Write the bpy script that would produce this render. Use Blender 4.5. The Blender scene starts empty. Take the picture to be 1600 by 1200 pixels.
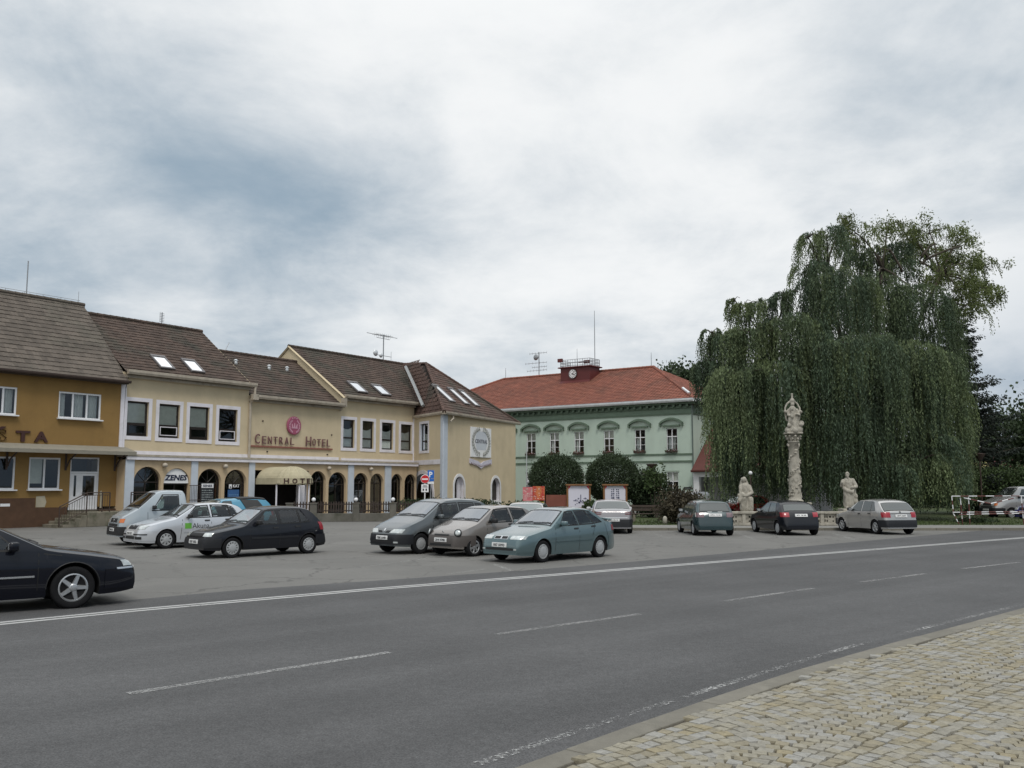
import bpy, bmesh, math, random
import numpy as np
from mathutils import Vector, Matrix
random.seed(7); np.random.seed(7)
R = math.radians
scene = bpy.context.scene
col = scene.collection

# ------------------------------------------------------------------ camera
FPX, CAMH = 1450.0, 2.05
PITCH = math.atan(157 / FPX)
cam_data = bpy.data.cameras.new('camera')
cam_data.sensor_width = 36.0
cam_data.lens = FPX * 36.0 / 1600.0
cam_data.clip_start, cam_data.clip_end = 0.1, 3000.0
cam = bpy.data.objects.new('camera', cam_data)
cam.location = (0, 0, CAMH)
cam.rotation_euler = (math.pi / 2 + PITCH, 0, 0)
col.objects.link(cam)
scene.camera = cam

# ------------------------------------------------------------------ sky, sun, exposure
SUN_EL, SUN_AZ = R(55), R(168)          # a veiled sun, high behind the photographer
world = bpy.data.worlds.new('World')
scene.world = world
world.use_nodes = True
wn, wl = world.node_tree.nodes, world.node_tree.links
wn.clear()


def wnode(t, **kw):
    n = wn.new(t)
    for k, v in kw.items():
        setattr(n, k, v)
    return n


def wmath(op, a, b=None, clamp=False):
    n = wnode('ShaderNodeMath', operation=op, use_clamp=clamp)
    for i, v in enumerate((a, b)):
        if v is None:
            continue
        if isinstance(v, (int, float)):
            n.inputs[i].default_value = v
        else:
            wl.new(v, n.inputs[i])
    return n.outputs[0]


def wmix(f, a, b):
    n = wnode('ShaderNodeMix', data_type='RGBA')
    for i, v in ((0, f), (6, a), (7, b)):
        if isinstance(v, (int, float)):
            n.inputs[i].default_value = v
        elif isinstance(v, tuple):
            n.inputs[i].default_value = v + (1,)
        else:
            wl.new(v, n.inputs[i])
    return n.outputs[2]


w_out = wnode('ShaderNodeOutputWorld')
w_bg = wnode('ShaderNodeBackground')
SKY_STRENGTH = 0.1
w_bg.inputs['Strength'].default_value = SKY_STRENGTH
w_sky = wnode('ShaderNodeTexSky', sky_type='NISHITA')
w_sky.sun_disc = False
w_sky.sun_elevation = SUN_EL
w_sky.sun_rotation = SUN_AZ
w_sky.air_density, w_sky.dust_density, w_sky.ozone_density = 1.0, 1.5, 1.5
w_tc = wnode('ShaderNodeTexCoord')
w_sep = wnode('ShaderNodeSeparateXYZ')
wl.new(w_tc.outputs['Generated'], w_sep.inputs[0])
dx, dy, dz = w_sep.outputs
den = wmath('ADD', wmath('MAXIMUM', dz, 0.0), 0.30)
w_cmb = wnode('ShaderNodeCombineXYZ')
wl.new(wmath('DIVIDE', dx, den), w_cmb.inputs[0])
wl.new(wmath('DIVIDE', dy, den), w_cmb.inputs[1])


def wnoise(scale, detail, off, rough=0.55, dist=0.0):
    m = wnode('ShaderNodeMapping')
    m.inputs['Location'].default_value = off
    wl.new(w_cmb.outputs[0], m.inputs[0])
    n = wnode('ShaderNodeTexNoise')
    n.inputs['Scale'].default_value = scale
    n.inputs['Detail'].default_value = detail
    n.inputs['Roughness'].default_value = rough
    n.inputs['Distortion'].default_value = dist
    wl.new(m.outputs[0], n.inputs['Vector'])
    return n.outputs['Fac']


def wramp(v, a, b):
    n = wnode('ShaderNodeMapRange', interpolation_type='SMOOTHSTEP')
    wl.new(v, n.inputs['Value'])
    n.inputs['From Min'].default_value, n.inputs['From Max'].default_value = a, b
    return n.outputs[0]


SKY_OFF = (-8.8207, 16.6538)
big = wnoise(0.62, 3, (SKY_OFF[0], SKY_OFF[1], 0), 0.5, 0.35)
mid = wnoise(2.6, 7, (SKY_OFF[0] * 1.7, 5.2, 2.0), 0.60, 0.35)
fine = wnoise(8.0, 6, (7.7, SKY_OFF[1] * 2.1, 4.0), 0.62, 0.1)
cov = wmath('ADD', wmath('ADD', wmath('MULTIPLY', big, 1.25), wmath('MULTIPLY', mid, 0.55)), wmath('MULTIPLY', fine, 0.18))
bright = wramp(cov, 0.66, 1.20)
CL = 1.0 / SKY_STRENGTH
c_dark = tuple(v * CL for v in (0.305, 0.40, 0.49))
c_lite = tuple(v * CL for v in (0.93, 0.945, 0.95))
cloud = wmix(bright, c_dark, c_lite)
# towards the right the deck thins out low over the horizon and the blue behind shows
gap = wmath('MULTIPLY', wmath('MULTIPLY', wramp(dx, 0.30, 0.62), wramp(dz, 0.30, 0.04)), 0.75)
haze_blue = tuple(v * CL for v in (0.17, 0.27, 0.40))
veil = wmix(gap, cloud, haze_blue)
# a veiled sky is brighter overhead than low down
rise = wmath('ADD', 1.0, wmath('MULTIPLY', wramp(dz, 0.42, 1.0), 0.75))
lift = wnode('ShaderNodeVectorMath', operation='SCALE')
wl.new(veil, lift.inputs[0])
wl.new(rise, lift.inputs['Scale'])
final = wmix(0.97, w_sky.outputs[0], lift.outputs[0])
wl.new(final, w_bg.inputs['Color'])
wl.new(w_bg.outputs[0], w_out.inputs['Surface'])

sun_data = bpy.data.lights.new('sun', 'SUN')
sun_data.energy = 1.4
sun_data.angle = R(18)
sun_data.color = (1.0, 0.96, 0.90)
sun = bpy.data.objects.new('sun', sun_data)
sun_dir = Vector((math.sin(SUN_AZ) * math.cos(SUN_EL), math.cos(SUN_AZ) * math.cos(SUN_EL), math.sin(SUN_EL)))
sun.rotation_euler = sun_dir.to_track_quat('Z', 'Y').to_euler()
col.objects.link(sun)

vs = scene.view_settings
vs.view_transform, vs.look, vs.gamma, vs.exposure = 'Standard', 'None', 1.0, 0.0
vs.use_curve_mapping = False
scene.cycles.use_denoising = True
scene.cycles.max_bounces = 6
scene.cycles.transparent_max_bounces = 12

# ------------------------------------------------------------------ helpers
CP, SP = math.cos(PITCH), math.sin(PITCH)


def ray(px, py):
    u, v = (px - 800) / FPX, (600 - py) / FPX
    return Vector((u, CP - v * SP, SP + v * CP))


def G(px, py, z=0.0):
    """Where a spot of the ground lies that the photograph shows at px, py."""
    d = ray(px, py)
    t = (z - CAMH) / d.z
    return Vector((d.x * t, d.y * t, z))


def at(px, py, Y):
    d = ray(px, py)
    t = Y / d.y
    return Vector((d.x * t, Y, CAMH + d.z * t))


def link(o, parent=None):
    col.objects.link(o)
    if parent is not None:
        o.parent = parent
    return o


def tag(o, label=None, cat=None, group=None, kind=None):
    for k, v in (('label', label), ('category', cat), ('group', group), ('kind', kind)):
        if v:
            o[k] = v
    return o


def empty(name, loc, rz=0.0, label=None, cat=None, group=None):
    o = bpy.data.objects.new(name, None)
    o.empty_display_size = 0.2
    o.location = loc
    o.rotation_euler = (0, 0, rz)
    col.objects.link(o)
    return tag(o, label, cat, group)


def kids(o):
    return [c for c in scene.objects if c.parent == o]


class MB:
    """Collects faces and links them as one mesh object."""

    def __init__(s):
        s.v, s.f, s.m = [], [], []
        s.mi = 0

    def add(s, vs, fs):
        b = len(s.v)
        s.v.extend([tuple(q) for q in vs])
        for f in fs:
            s.f.append([b + i for i in f])
            s.m.append(s.mi)
        return s

    def quad(s, a, b, c, d):
        return s.add([a, b, c, d], [(0, 1, 2, 3)])

    def poly(s, pts):
        return s.add(pts, [tuple(range(len(pts)))])

    def box(s, x0, x1, y0, y1, z0, z1, M=None):
        vs = [(x0, y0, z0), (x1, y0, z0), (x1, y1, z0), (x0, y1, z0), (x0, y0, z1), (x1, y0, z1), (x1, y1, z1), (x0, y1, z1)]
        if M is not None:
            vs = [M @ Vector(q) for q in vs]
        return s.add(vs, [(3, 2, 1, 0), (4, 5, 6, 7), (0, 1, 5, 4), (1, 2, 6, 5), (2, 3, 7, 6), (3, 0, 4, 7)])

    def bbox(s, x0, x1, y0, y1, z0, z1, b=0.01):
        """box with chamfered edges along every side"""
        vs, fs = [], []
        bm = bmesh.new()
        bmesh.ops.create_cube(bm, size=1.0)
        for q in bm.verts:
            q.co = Vector((x0 + (q.co.x + .5) * (x1 - x0), y0 + (q.co.y + .5) * (y1 - y0), z0 + (q.co.z + .5) * (z1 - z0)))
        bmesh.ops.bevel(bm, geom=list(bm.edges), offset=b, segments=2, affect='EDGES', profile=0.5)
        bm.verts.index_update()
        vs = [tuple(q.co) for q in bm.verts]
        fs = [tuple(q.index for q in f.verts) for f in bm.faces]
        bm.free()
        return s.add(vs, fs)

    def tube(s, pts, r, n=6, cap=True):
        pts = [Vector(p) for p in pts]
        rs = r if isinstance(r, (list, tuple)) else [r] * len(pts)
        vs, fs = [], []
        up0 = None
        for i, p in enumerate(pts):
            d = (pts[min(i + 1, len(pts) - 1)] - pts[max(i - 1, 0)])
            d = d.normalized() if d.length > 1e-9 else Vector((0, 0, 1))
            if up0 is None:
                up0 = Vector((0, 0, 1)) if abs(d.z) < .9 else Vector((1, 0, 0))
            a = d.cross(up0)
            a = a.normalized() if a.length > 1e-6 else Vector((1, 0, 0))
            b = d.cross(a).normalized()
            up0 = -b if b.length > 0 else up0
            up0 = a.cross(d)
            for k in range(n):
                t = 2 * math.pi * k / n
                vs.append(p + (a * math.cos(t) + b * math.sin(t)) * rs[i])
        for i in range(len(pts) - 1):
            for k in range(n):
                k2 = (k + 1) % n
                fs.append((i * n + k, i * n + k2, (i + 1) * n + k2, (i + 1) * n + k))
        if cap:
            fs.append(tuple(range(n))[::-1])
            fs.append(tuple((len(pts) - 1) * n + k for k in range(n)))
        return s.add(vs, fs)

    def lathe(s, prof, n=16, c=(0, 0, 0), axis='z', cap=True):
        vs, fs = [], []
        for (r, h) in prof:
            for k in range(n):
                t = 2 * math.pi * k / n
                a, b = r * math.cos(t), r * math.sin(t)
                q = (a, b, h) if axis == 'z' else ((a, h, b) if axis == 'y' else (h, a, b))
                vs.append((q[0] + c[0], q[1] + c[1], q[2] + c[2]))
        for i in range(len(prof) - 1):
            for k in range(n):
                k2 = (k + 1) % n
                fs.append((i * n + k, i * n + k2, (i + 1) * n + k2, (i + 1) * n + k))
        if cap:
            fs.append(tuple(range(n))[::-1])
            fs.append(tuple((len(prof) - 1) * n + k for k in range(n)))
        return s.add(vs, fs)

    def prism(s, pts2, y0, y1):
        """polygon in x,z extruded along y"""
        n = len(pts2)
        vs = [(x, y0, z) for x, z in pts2] + [(x, y1, z) for x, z in pts2]
        fs = [tuple(range(n)), tuple(range(2 * n - 1, n - 1, -1))]
        fs += [(i, i + n, (i + 1) % n + n, (i + 1) % n) for i in range(n)]
        return s.add(vs, fs)

    def mesh(s, name, mats, smooth=False):
        me = bpy.data.meshes.new(name)
        me.from_pydata(s.v, [], s.f)
        for m in (mats if isinstance(mats, (list, tuple)) else [mats]):
            me.materials.append(m)
        if any(s.m):
            me.polygons.foreach_set('material_index', s.m)
        if smooth:
            me.polygons.foreach_set('use_smooth', [True] * len(me.polygons))
        me.update()
        return me

    def build(s, name, mats, parent=None, smooth=False, fix=True):
        me = s.mesh(name, mats, smooth)
        if fix:
            bm = bmesh.new()
            bm.from_mesh(me)
            bmesh.ops.recalc_face_normals(bm, faces=bm.faces)
            bm.to_mesh(me)
            bm.free()
        return link(bpy.data.objects.new(name, me), parent)


def inst(name, me, parent=None, loc=(0, 0, 0), rot=(0, 0, 0), scale=(1, 1, 1)):
    o = bpy.data.objects.new(name, me)
    o.location, o.rotation_euler, o.scale = loc, rot, scale
    return link(o, parent)


def copy_tree(o, parent=None, table=None):
    c = o.copy()
    col.objects.link(c)
    c.parent = parent
    for ch in (table or TREE_CHILDREN(o)).get(o.name, []):
        copy_tree(ch, c, table)
    return c


def child_table():
    t = {}
    for o in scene.objects:
        if o.parent is not None:
            t.setdefault(o.parent.name, []).append(o)
    return t


def fast_mesh(name, quads, mats, smooth=False):
    """quads: array (n, k, 3) of separate k-gons"""
    q = np.asarray(quads, dtype=np.float32)
    n, k, _ = q.shape
    me = bpy.data.meshes.new(name)
    me.vertices.add(n * k)
    me.vertices.foreach_set('co', q.reshape(-1))
    me.loops.add(n * k)
    me.loops.foreach_set('vertex_index', np.arange(n * k, dtype=np.int32))
    me.polygons.add(n)
    me.polygons.foreach_set('loop_start', np.arange(0, n * k, k, dtype=np.int32))
    me.polygons.foreach_set('loop_total', np.full(n, k, dtype=np.int32))
    for m in (mats if isinstance(mats, (list, tuple)) else [mats]):
        me.materials.append(m)
    me.update(calc_edges=True)
    me.validate()
    return me


# ------------------------------------------------------------------ materials
def new_mat(name):
    m = bpy.data.materials.new(name)
    m.use_nodes = True
    n = m.node_tree.nodes
    return m, n, m.node_tree.links, n['Principled BSDF']


def mat(name, c, rough=0.8, var=0.12, scale=2.0, bump=0.0, bscale=60.0, metal=0.0, spec=0.4, coat=0.0,
        c2=None, c2_at=(0.5, 0.7), c2_scale=1.0, island=0.0, obj=0.0, stretch=(1, 1, 1), trans=0.0, coords='Object', fine=0.0, fscale=200.0, drip=0.0):
    m, n, l, p = new_mat(name)
    tc = n.new('ShaderNodeTexCoord')
    mp = n.new('ShaderNodeMapping')
    mp.inputs['Scale'].default_value = stretch
    l.new(tc.outputs[coords], mp.inputs[0])

    def noise(sc, det=5, rg=0.6):
        t = n.new('ShaderNodeTexNoise')
        t.inputs['Scale'].default_value = sc
        t.inputs['Detail'].default_value = det
        t.inputs['Roughness'].default_value = rg
        l.new(mp.outputs[0], t.inputs['Vector'])
        return t.outputs['Fac']

    def rng(v, a, b, lo, hi):
        t = n.new('ShaderNodeMapRange')
        l.new(v, t.inputs[0])
        for i, q in enumerate((a, b, lo, hi)):
            t.inputs[i + 1].default_value = q
        return t.outputs[0]

    def mul(a, b, op='MULTIPLY'):
        t = n.new('ShaderNodeMath')
        t.operation = op
        for i, q in enumerate((a, b)):
            if isinstance(q, (int, float)):
                t.inputs[i].default_value = q
            else:
                l.new(q, t.inputs[i])
        return t.outputs[0]

    base = n.new('ShaderNodeRGB')
    base.outputs[0].default_value = tuple(c) + (1,)
    cur = base.outputs[0]
    if c2 is not None:
        mx = n.new('ShaderNodeMix')
        mx.data_type = 'RGBA'
        l.new(rng(noise(c2_scale, 6, 0.65), c2_at[0], c2_at[1], 0, 1), mx.inputs[0])
        l.new(cur, mx.inputs[6])
        mx.inputs[7].default_value = tuple(c2) + (1,)
        cur = mx.outputs[2]
    val = rng(noise(scale), 0.3, 0.7, 1 - var, 1 + var)
    if fine:
        val = mul(val, rng(noise(fscale, 3, 0.7), 0.3, 0.7, 1 - fine, 1 + fine))
    if drip:
        # rain streaks: noise drawn out along the height
        m2 = n.new('ShaderNodeMapping')
        m2.inputs['Scale'].default_value = (1.1, 1.1, 0.12)
        l.new(tc.outputs[coords], m2.inputs[0])
        t2 = n.new('ShaderNodeTexNoise')
        t2.inputs['Scale'].default_value = 1.4
        t2.inputs['Detail'].default_value = 5
        l.new(m2.outputs[0], t2.inputs['Vector'])
        val = mul(val, rng(t2.outputs['Fac'], 0.42, 0.72, 1.0 + drip * .2, 1 - drip * .9))
    if island:
        g = n.new('ShaderNodeNewGeometry')
        val = mul(val, rng(g.outputs['Random Per Island'], 0, 1, 1 - island, 1 + island))
    if obj:
        oi = n.new('ShaderNodeObjectInfo')
        val = mul(val, rng(oi.outputs['Random'], 0, 1, 1 - obj, 1 + obj))
    hv = n.new('ShaderNodeHueSaturation')
    l.new(cur, hv.inputs['Color'])
    l.new(val, hv.inputs['Value'])
    l.new(hv.outputs[0], p.inputs['Base Color'])
    p.inputs['Roughness'].default_value = rough
    p.inputs['Metallic'].default_value = metal
    p.inputs['Specular IOR Level'].default_value = spec
    if coat:
        p.inputs['Coat Weight'].default_value = coat
        p.inputs['Coat Roughness'].default_value = 0.04
    if bump:
        b = n.new('ShaderNodeBump')
        b.inputs['Strength'].default_value = min(1.0, bump)
        b.inputs['Distance'].default_value = 0.02
        l.new(noise(bscale, 4), b.inputs['Height'])
        l.new(b.outputs[0], p.inputs['Normal'])
    if trans:
        out = n['Material Output']
        tr = n.new('ShaderNodeBsdfTranslucent')
        l.new(hv.outputs[0], tr.inputs['Color'])
        ms = n.new('ShaderNodeMixShader')
        ms.inputs[0].default_value = trans
        l.new(p.outputs[0], ms.inputs[1])
        l.new(tr.outputs[0], ms.inputs[2])
        l.new(ms.outputs[0], out.inputs['Surface'])
    return m


def glass_mat(name, tint=(0.55, 0.62, 0.60), base_refl=0.06, blend=0.28, rough=0.02):
    """thin pane: see-through, tinted, with a mirror share that grows towards grazing view"""
    m, n, l, p = new_mat(name)
    out = n['Material Output']
    tr = n.new('ShaderNodeBsdfTransparent')
    tr.inputs['Color'].default_value = tuple(tint) + (1,)
    gl = n.new('ShaderNodeBsdfGlossy')
    gl.inputs['Roughness'].default_value = rough
    gl.inputs['Color'].default_value = (0.95, 0.97, 1, 1)
    lw = n.new('ShaderNodeLayerWeight')
    lw.inputs['Blend'].default_value = blend
    ad = n.new('ShaderNodeMath')
    ad.operation = 'ADD'
    ad.use_clamp = True
    ad.inputs[1].default_value = base_refl
    l.new(lw.outputs['Fresnel'], ad.inputs[0])
    ms = n.new('ShaderNodeMixShader')
    l.new(ad.outputs[0], ms.inputs[0])
    l.new(tr.outputs[0], ms.inputs[1])
    l.new(gl.outputs[0], ms.inputs[2])
    l.new(ms.outputs[0], out.inputs['Surface'])
    n.remove(p)
    return m


def gloss_dark(name, c=(0.012, 0.016, 0.017), blend=0.35, add=0.05, rough=0.03):
    """car window: near-black tinted glass with a strong sky reflection at grazing angles"""
    m, n, l, p = new_mat(name)
    out = n['Material Output']
    p.inputs['Base Color'].default_value = tuple(c) + (1,)
    p.inputs['Roughness'].default_value = 0.25
    gl = n.new('ShaderNodeBsdfGlossy')
    gl.inputs['Roughness'].default_value = rough
    gl.inputs['Color'].default_value = (0.92, 1.0, 0.98, 1)
    lw = n.new('ShaderNodeLayerWeight')
    lw.inputs['Blend'].default_value = blend
    ad = n.new('ShaderNodeMath')
    ad.operation = 'ADD'
    ad.use_clamp = True
    ad.inputs[1].default_value = add
    l.new(lw.outputs['Fresnel'], ad.inputs[0])
    ms = n.new('ShaderNodeMixShader')
    l.new(ad.outputs[0], ms.inputs[0])
    l.new(p.outputs[0], ms.inputs[1])
    l.new(gl.outputs[0], ms.inputs[2])
    l.new(ms.outputs[0], out.inputs['Surface'])
    return m


M = {}
M['ochre'] = mat('ochre_stucco', (0.262, 0.158, 0.053), 0.9, 0.10, 1.2, 0.25, 40, c2=(0.215, 0.130, 0.044), drip=.08, c2_scale=0.6, fine=.05, fscale=25)
M['cream'] = mat('cream_stucco', (0.575, 0.480, 0.325), 0.9, 0.05, 0.8, 0.15, 50, c2=(0.51, 0.425, 0.29), drip=.05, c2_scale=0.35, fine=.03, fscale=18)
M['peach'] = mat('peach_stucco', (0.54, 0.415, 0.265), 0.9, 0.07, 1.0, 0.15, 50, c2=(0.46, 0.345, 0.23), drip=.08, c2_scale=0.7)
M['green'] = mat('green_stucco', (0.47, 0.56, 0.48), 0.9, 0.05, 0.6, 0.12, 45, c2=(0.43, 0.52, 0.445), drip=.07, c2_scale=0.4, fine=.03, fscale=16)
M['green_trim'] = mat('dark_green_trim', (0.120, 0.168, 0.122), 0.85, 0.12, 3)
M['white'] = mat('white_paint', (0.72, 0.72, 0.73), 0.6, 0.06, 3)
M['lilac_white'] = mat('lilac_white_trim', (0.70, 0.68, 0.72), 0.8, 0.06, 2, c2=(0.60, 0.58, 0.58), c2_scale=1.1)
M['pale_blue'] = mat('pale_blue_pilaster', (0.50, 0.545, 0.60), 0.8, 0.06, 2)
M['brown_plinth'] = mat('brown_plinth', (0.085, 0.045, 0.025), 0.8, 0.15, 3, 0.2, 30)
M['gutter'] = mat('grey_gutter', (0.42, 0.37, 0.30), 0.55, 0.14, 3, metal=0.1, c2=(0.30, 0.25, 0.19), c2_scale=2)
M['zinc'] = mat('zinc_sheet', (0.66, 0.68, 0.69), 0.42, 0.12, 4, metal=0.35)
M['dark_frame'] = mat('dark_brown_frame', (0.022, 0.016, 0.013), 0.45, 0.15, 5)
M['pane'] = glass_mat('window_glass', (.80, .84, .82), .05, .20)
M['dark_room'] = mat('room_dark', (0.05, 0.045, 0.04), 0.95, 0.2, 1)
M['curtain'] = mat('net_curtain', (0.85, 0.85, 0.84), 0.9, 0.06, 6, trans=0.12)
M['blind'] = mat('roller_blind', (0.62, 0.61, 0.57), 0.9, 0.08, 4)
M['tile_old'] = mat('old_brown_tiles', (0.070, 0.047, 0.036), 0.85, 0.2, 0.9, island=0.2, c2=(0.050, 0.043, 0.032), c2_scale=0.5, c2_at=(0.48, 0.62), fine=.15, fscale=9)
M['tile_grey'] = mat('weathered_grey_tiles', (0.108, 0.090, 0.074), 0.9, 0.15, 0.8, island=0.18, c2=(0.098, 0.088, 0.070), c2_scale=0.35, fine=.12, fscale=8)
M['tile_wing'] = mat('red_brown_tiles', (0.092, 0.055, 0.043), 0.85, 0.2, 0.9, island=0.15, c2=(0.062, 0.050, 0.038), c2_scale=0.35, c2_at=(0.5, 0.62), fine=.12, fscale=9)
M['tile_red'] = mat('brick_red_tiles', (0.225, 0.080, 0.052), 0.82, 0.12, 0.7, island=0.16, c2=(0.150, 0.062, 0.042), c2_scale=0.45, fine=.1, fscale=8)
M['deck'] = mat('roof_deck', (0.05, 0.04, 0.035), 0.9)
M['dark_red'] = mat('dark_red_sheet', (0.105, 0.022, 0.02), 0.5, 0.12, 2)
M['concrete'] = mat('weathered_concrete', (0.19, 0.17, 0.13), 0.92, 0.2, 1.6, 0.4, 25, c2=(0.085, 0.085, 0.055), c2_scale=1.3, c2_at=(0.45, 0.65))
M['iron'] = mat('brown_iron', (0.05, 0.032, 0.025), 0.6, 0.2, 8)
M['black'] = mat('black_plastic', (0.018, 0.018, 0.019), 0.6, 0.1, 6)
M['steel'] = mat('grey_steel', (0.30, 0.31, 0.32), 0.45, 0.1, 5, metal=0.6)
M['stone'] = mat('pale_sandstone', (0.37, 0.345, 0.29), 0.9, 0.18, 3.0, 0.6, 18, c2=(0.15, 0.14, 0.115), c2_scale=3.2, c2_at=(0.50, 0.68))
M['hole_shade'] = mat('painted_hole_shade', (0.06, 0.055, 0.045), 0.95, 0.2, 4)  # dark tone that paints the shade inside the balustrade piercings
M['wood'] = mat('varnished_wood', (0.20, 0.095, 0.035), 0.6, 0.2, 3, stretch=(1, 1, 0.2))
M['wood_dark'] = mat('dark_wood', (0.055, 0.04, 0.03), 0.7, 0.2, 4)
M['bark'] = mat('bark', (0.06, 0.05, 0.038), 0.95, 0.3, 4, 0.6, 14, stretch=(1, 1, 0.3))
M['plum'] = mat('plum_letters', (0.165, 0.085, 0.085), 0.5, 0.12, 5)
M['letter_brown'] = mat('dark_brown_letters', (0.055, 0.022, 0.018), 0.5, 0.15, 5)
M['pink'] = mat('raspberry_disc', (0.33, 0.085, 0.145), 0.4, 0.06, 2)
M['white_flat'] = mat('white_print', (0.78, 0.78, 0.78), 0.6, 0.03, 3)
M['blue_sign'] = mat('sign_blue', (0.02, 0.13, 0.48), 0.4, 0.05, 2)
M['red_sign'] = mat('sign_red', (0.55, 0.02, 0.025), 0.4, 0.05, 2)
M['red_paint'] = mat('faded_red_paint', (0.13, 0.040, 0.035), 0.6, 0.2, 5)
M['navy_print'] = mat('navy_print', (0.012, 0.018, 0.05), 0.6, 0.05, 3)
M['canopy_cloth'] = mat('beige_awning_cloth', (0.42, 0.375, 0.255), 0.85, 0.08, 2, c2=(0.33, 0.30, 0.20), c2_scale=1.2)
M['flower'] = mat('red_flowers', (0.18, 0.035, 0.04), 0.8, 0.3, 20, island=.5)


def text(parent, body, x, y, z, height, mtl, name='lettering', width=None, depth=0.02, shear=0.0, center=False, bold=0.0, rz=0.0):
    """flat or raised lettering that stands in the local x,z plane and faces -y"""
    cu = bpy.data.curves.new(name, 'FONT')
    cu.body = body
    cu.size = 1.0
    cu.extrude = 0.5
    cu.offset = bold
    cu.shear = shear
    cu.resolution_u = 2
    tmp = bpy.data.objects.new('lettering_tmp', cu)
    col.objects.link(tmp)
    dg = bpy.context.evaluated_depsgraph_get()
    me = bpy.data.meshes.new_from_object(tmp.evaluated_get(dg))
    bpy.data.objects.remove(tmp)
    bpy.data.curves.remove(cu)
    co = np.empty(len(me.vertices) * 3, dtype=np.float32)
    me.vertices.foreach_get('co', co)
    co = co.reshape(-1, 3)
    mn, mx = co.min(0), co.max(0)
    sz = height / max(1e-6, mx[1] - mn[1])
    sx = sz if width is None else width / (mx[0] - mn[0])
    X = (co[:, 0] - mn[0]) * sx
    if center:
        X -= (mx[0] - mn[0]) * sx / 2
    Z = (co[:, 1] - mn[1]) * sz
    Y = -(co[:, 2]) * depth
    c, s = math.cos(rz), math.sin(rz)
    out = np.stack([x + X * c - Y * s, y + X * s + Y * c, z + Z], 1).astype(np.float32)
    me.vertices.foreach_set('co', out.reshape(-1))
    me.materials.clear()
    me.materials.append(mtl)
    me.name = name
    me.update()
    return link(bpy.data.objects.new(name, me), parent)


def pnoise(x, y, seed=0):
    return math.sin(x * 1.7 + seed) * math.cos(y * 2.3 - seed * 1.3) * .5 + math.sin(x * 4.1 - y * 3.3 + seed * 2.1) * .3 + math.sin(x * 9.3 + y * 7.7 + seed) * .2


def loc_on(o, P):
    """world point -> local frame of a root empty with rotation about z"""
    a = o.rotation_euler.z
    d = Vector(P) - Vector(o.location)
    c, s = math.cos(a), math.sin(a)
    return Vector((d.x * c + d.y * s, -d.x * s + d.y * c, d.z))
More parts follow.
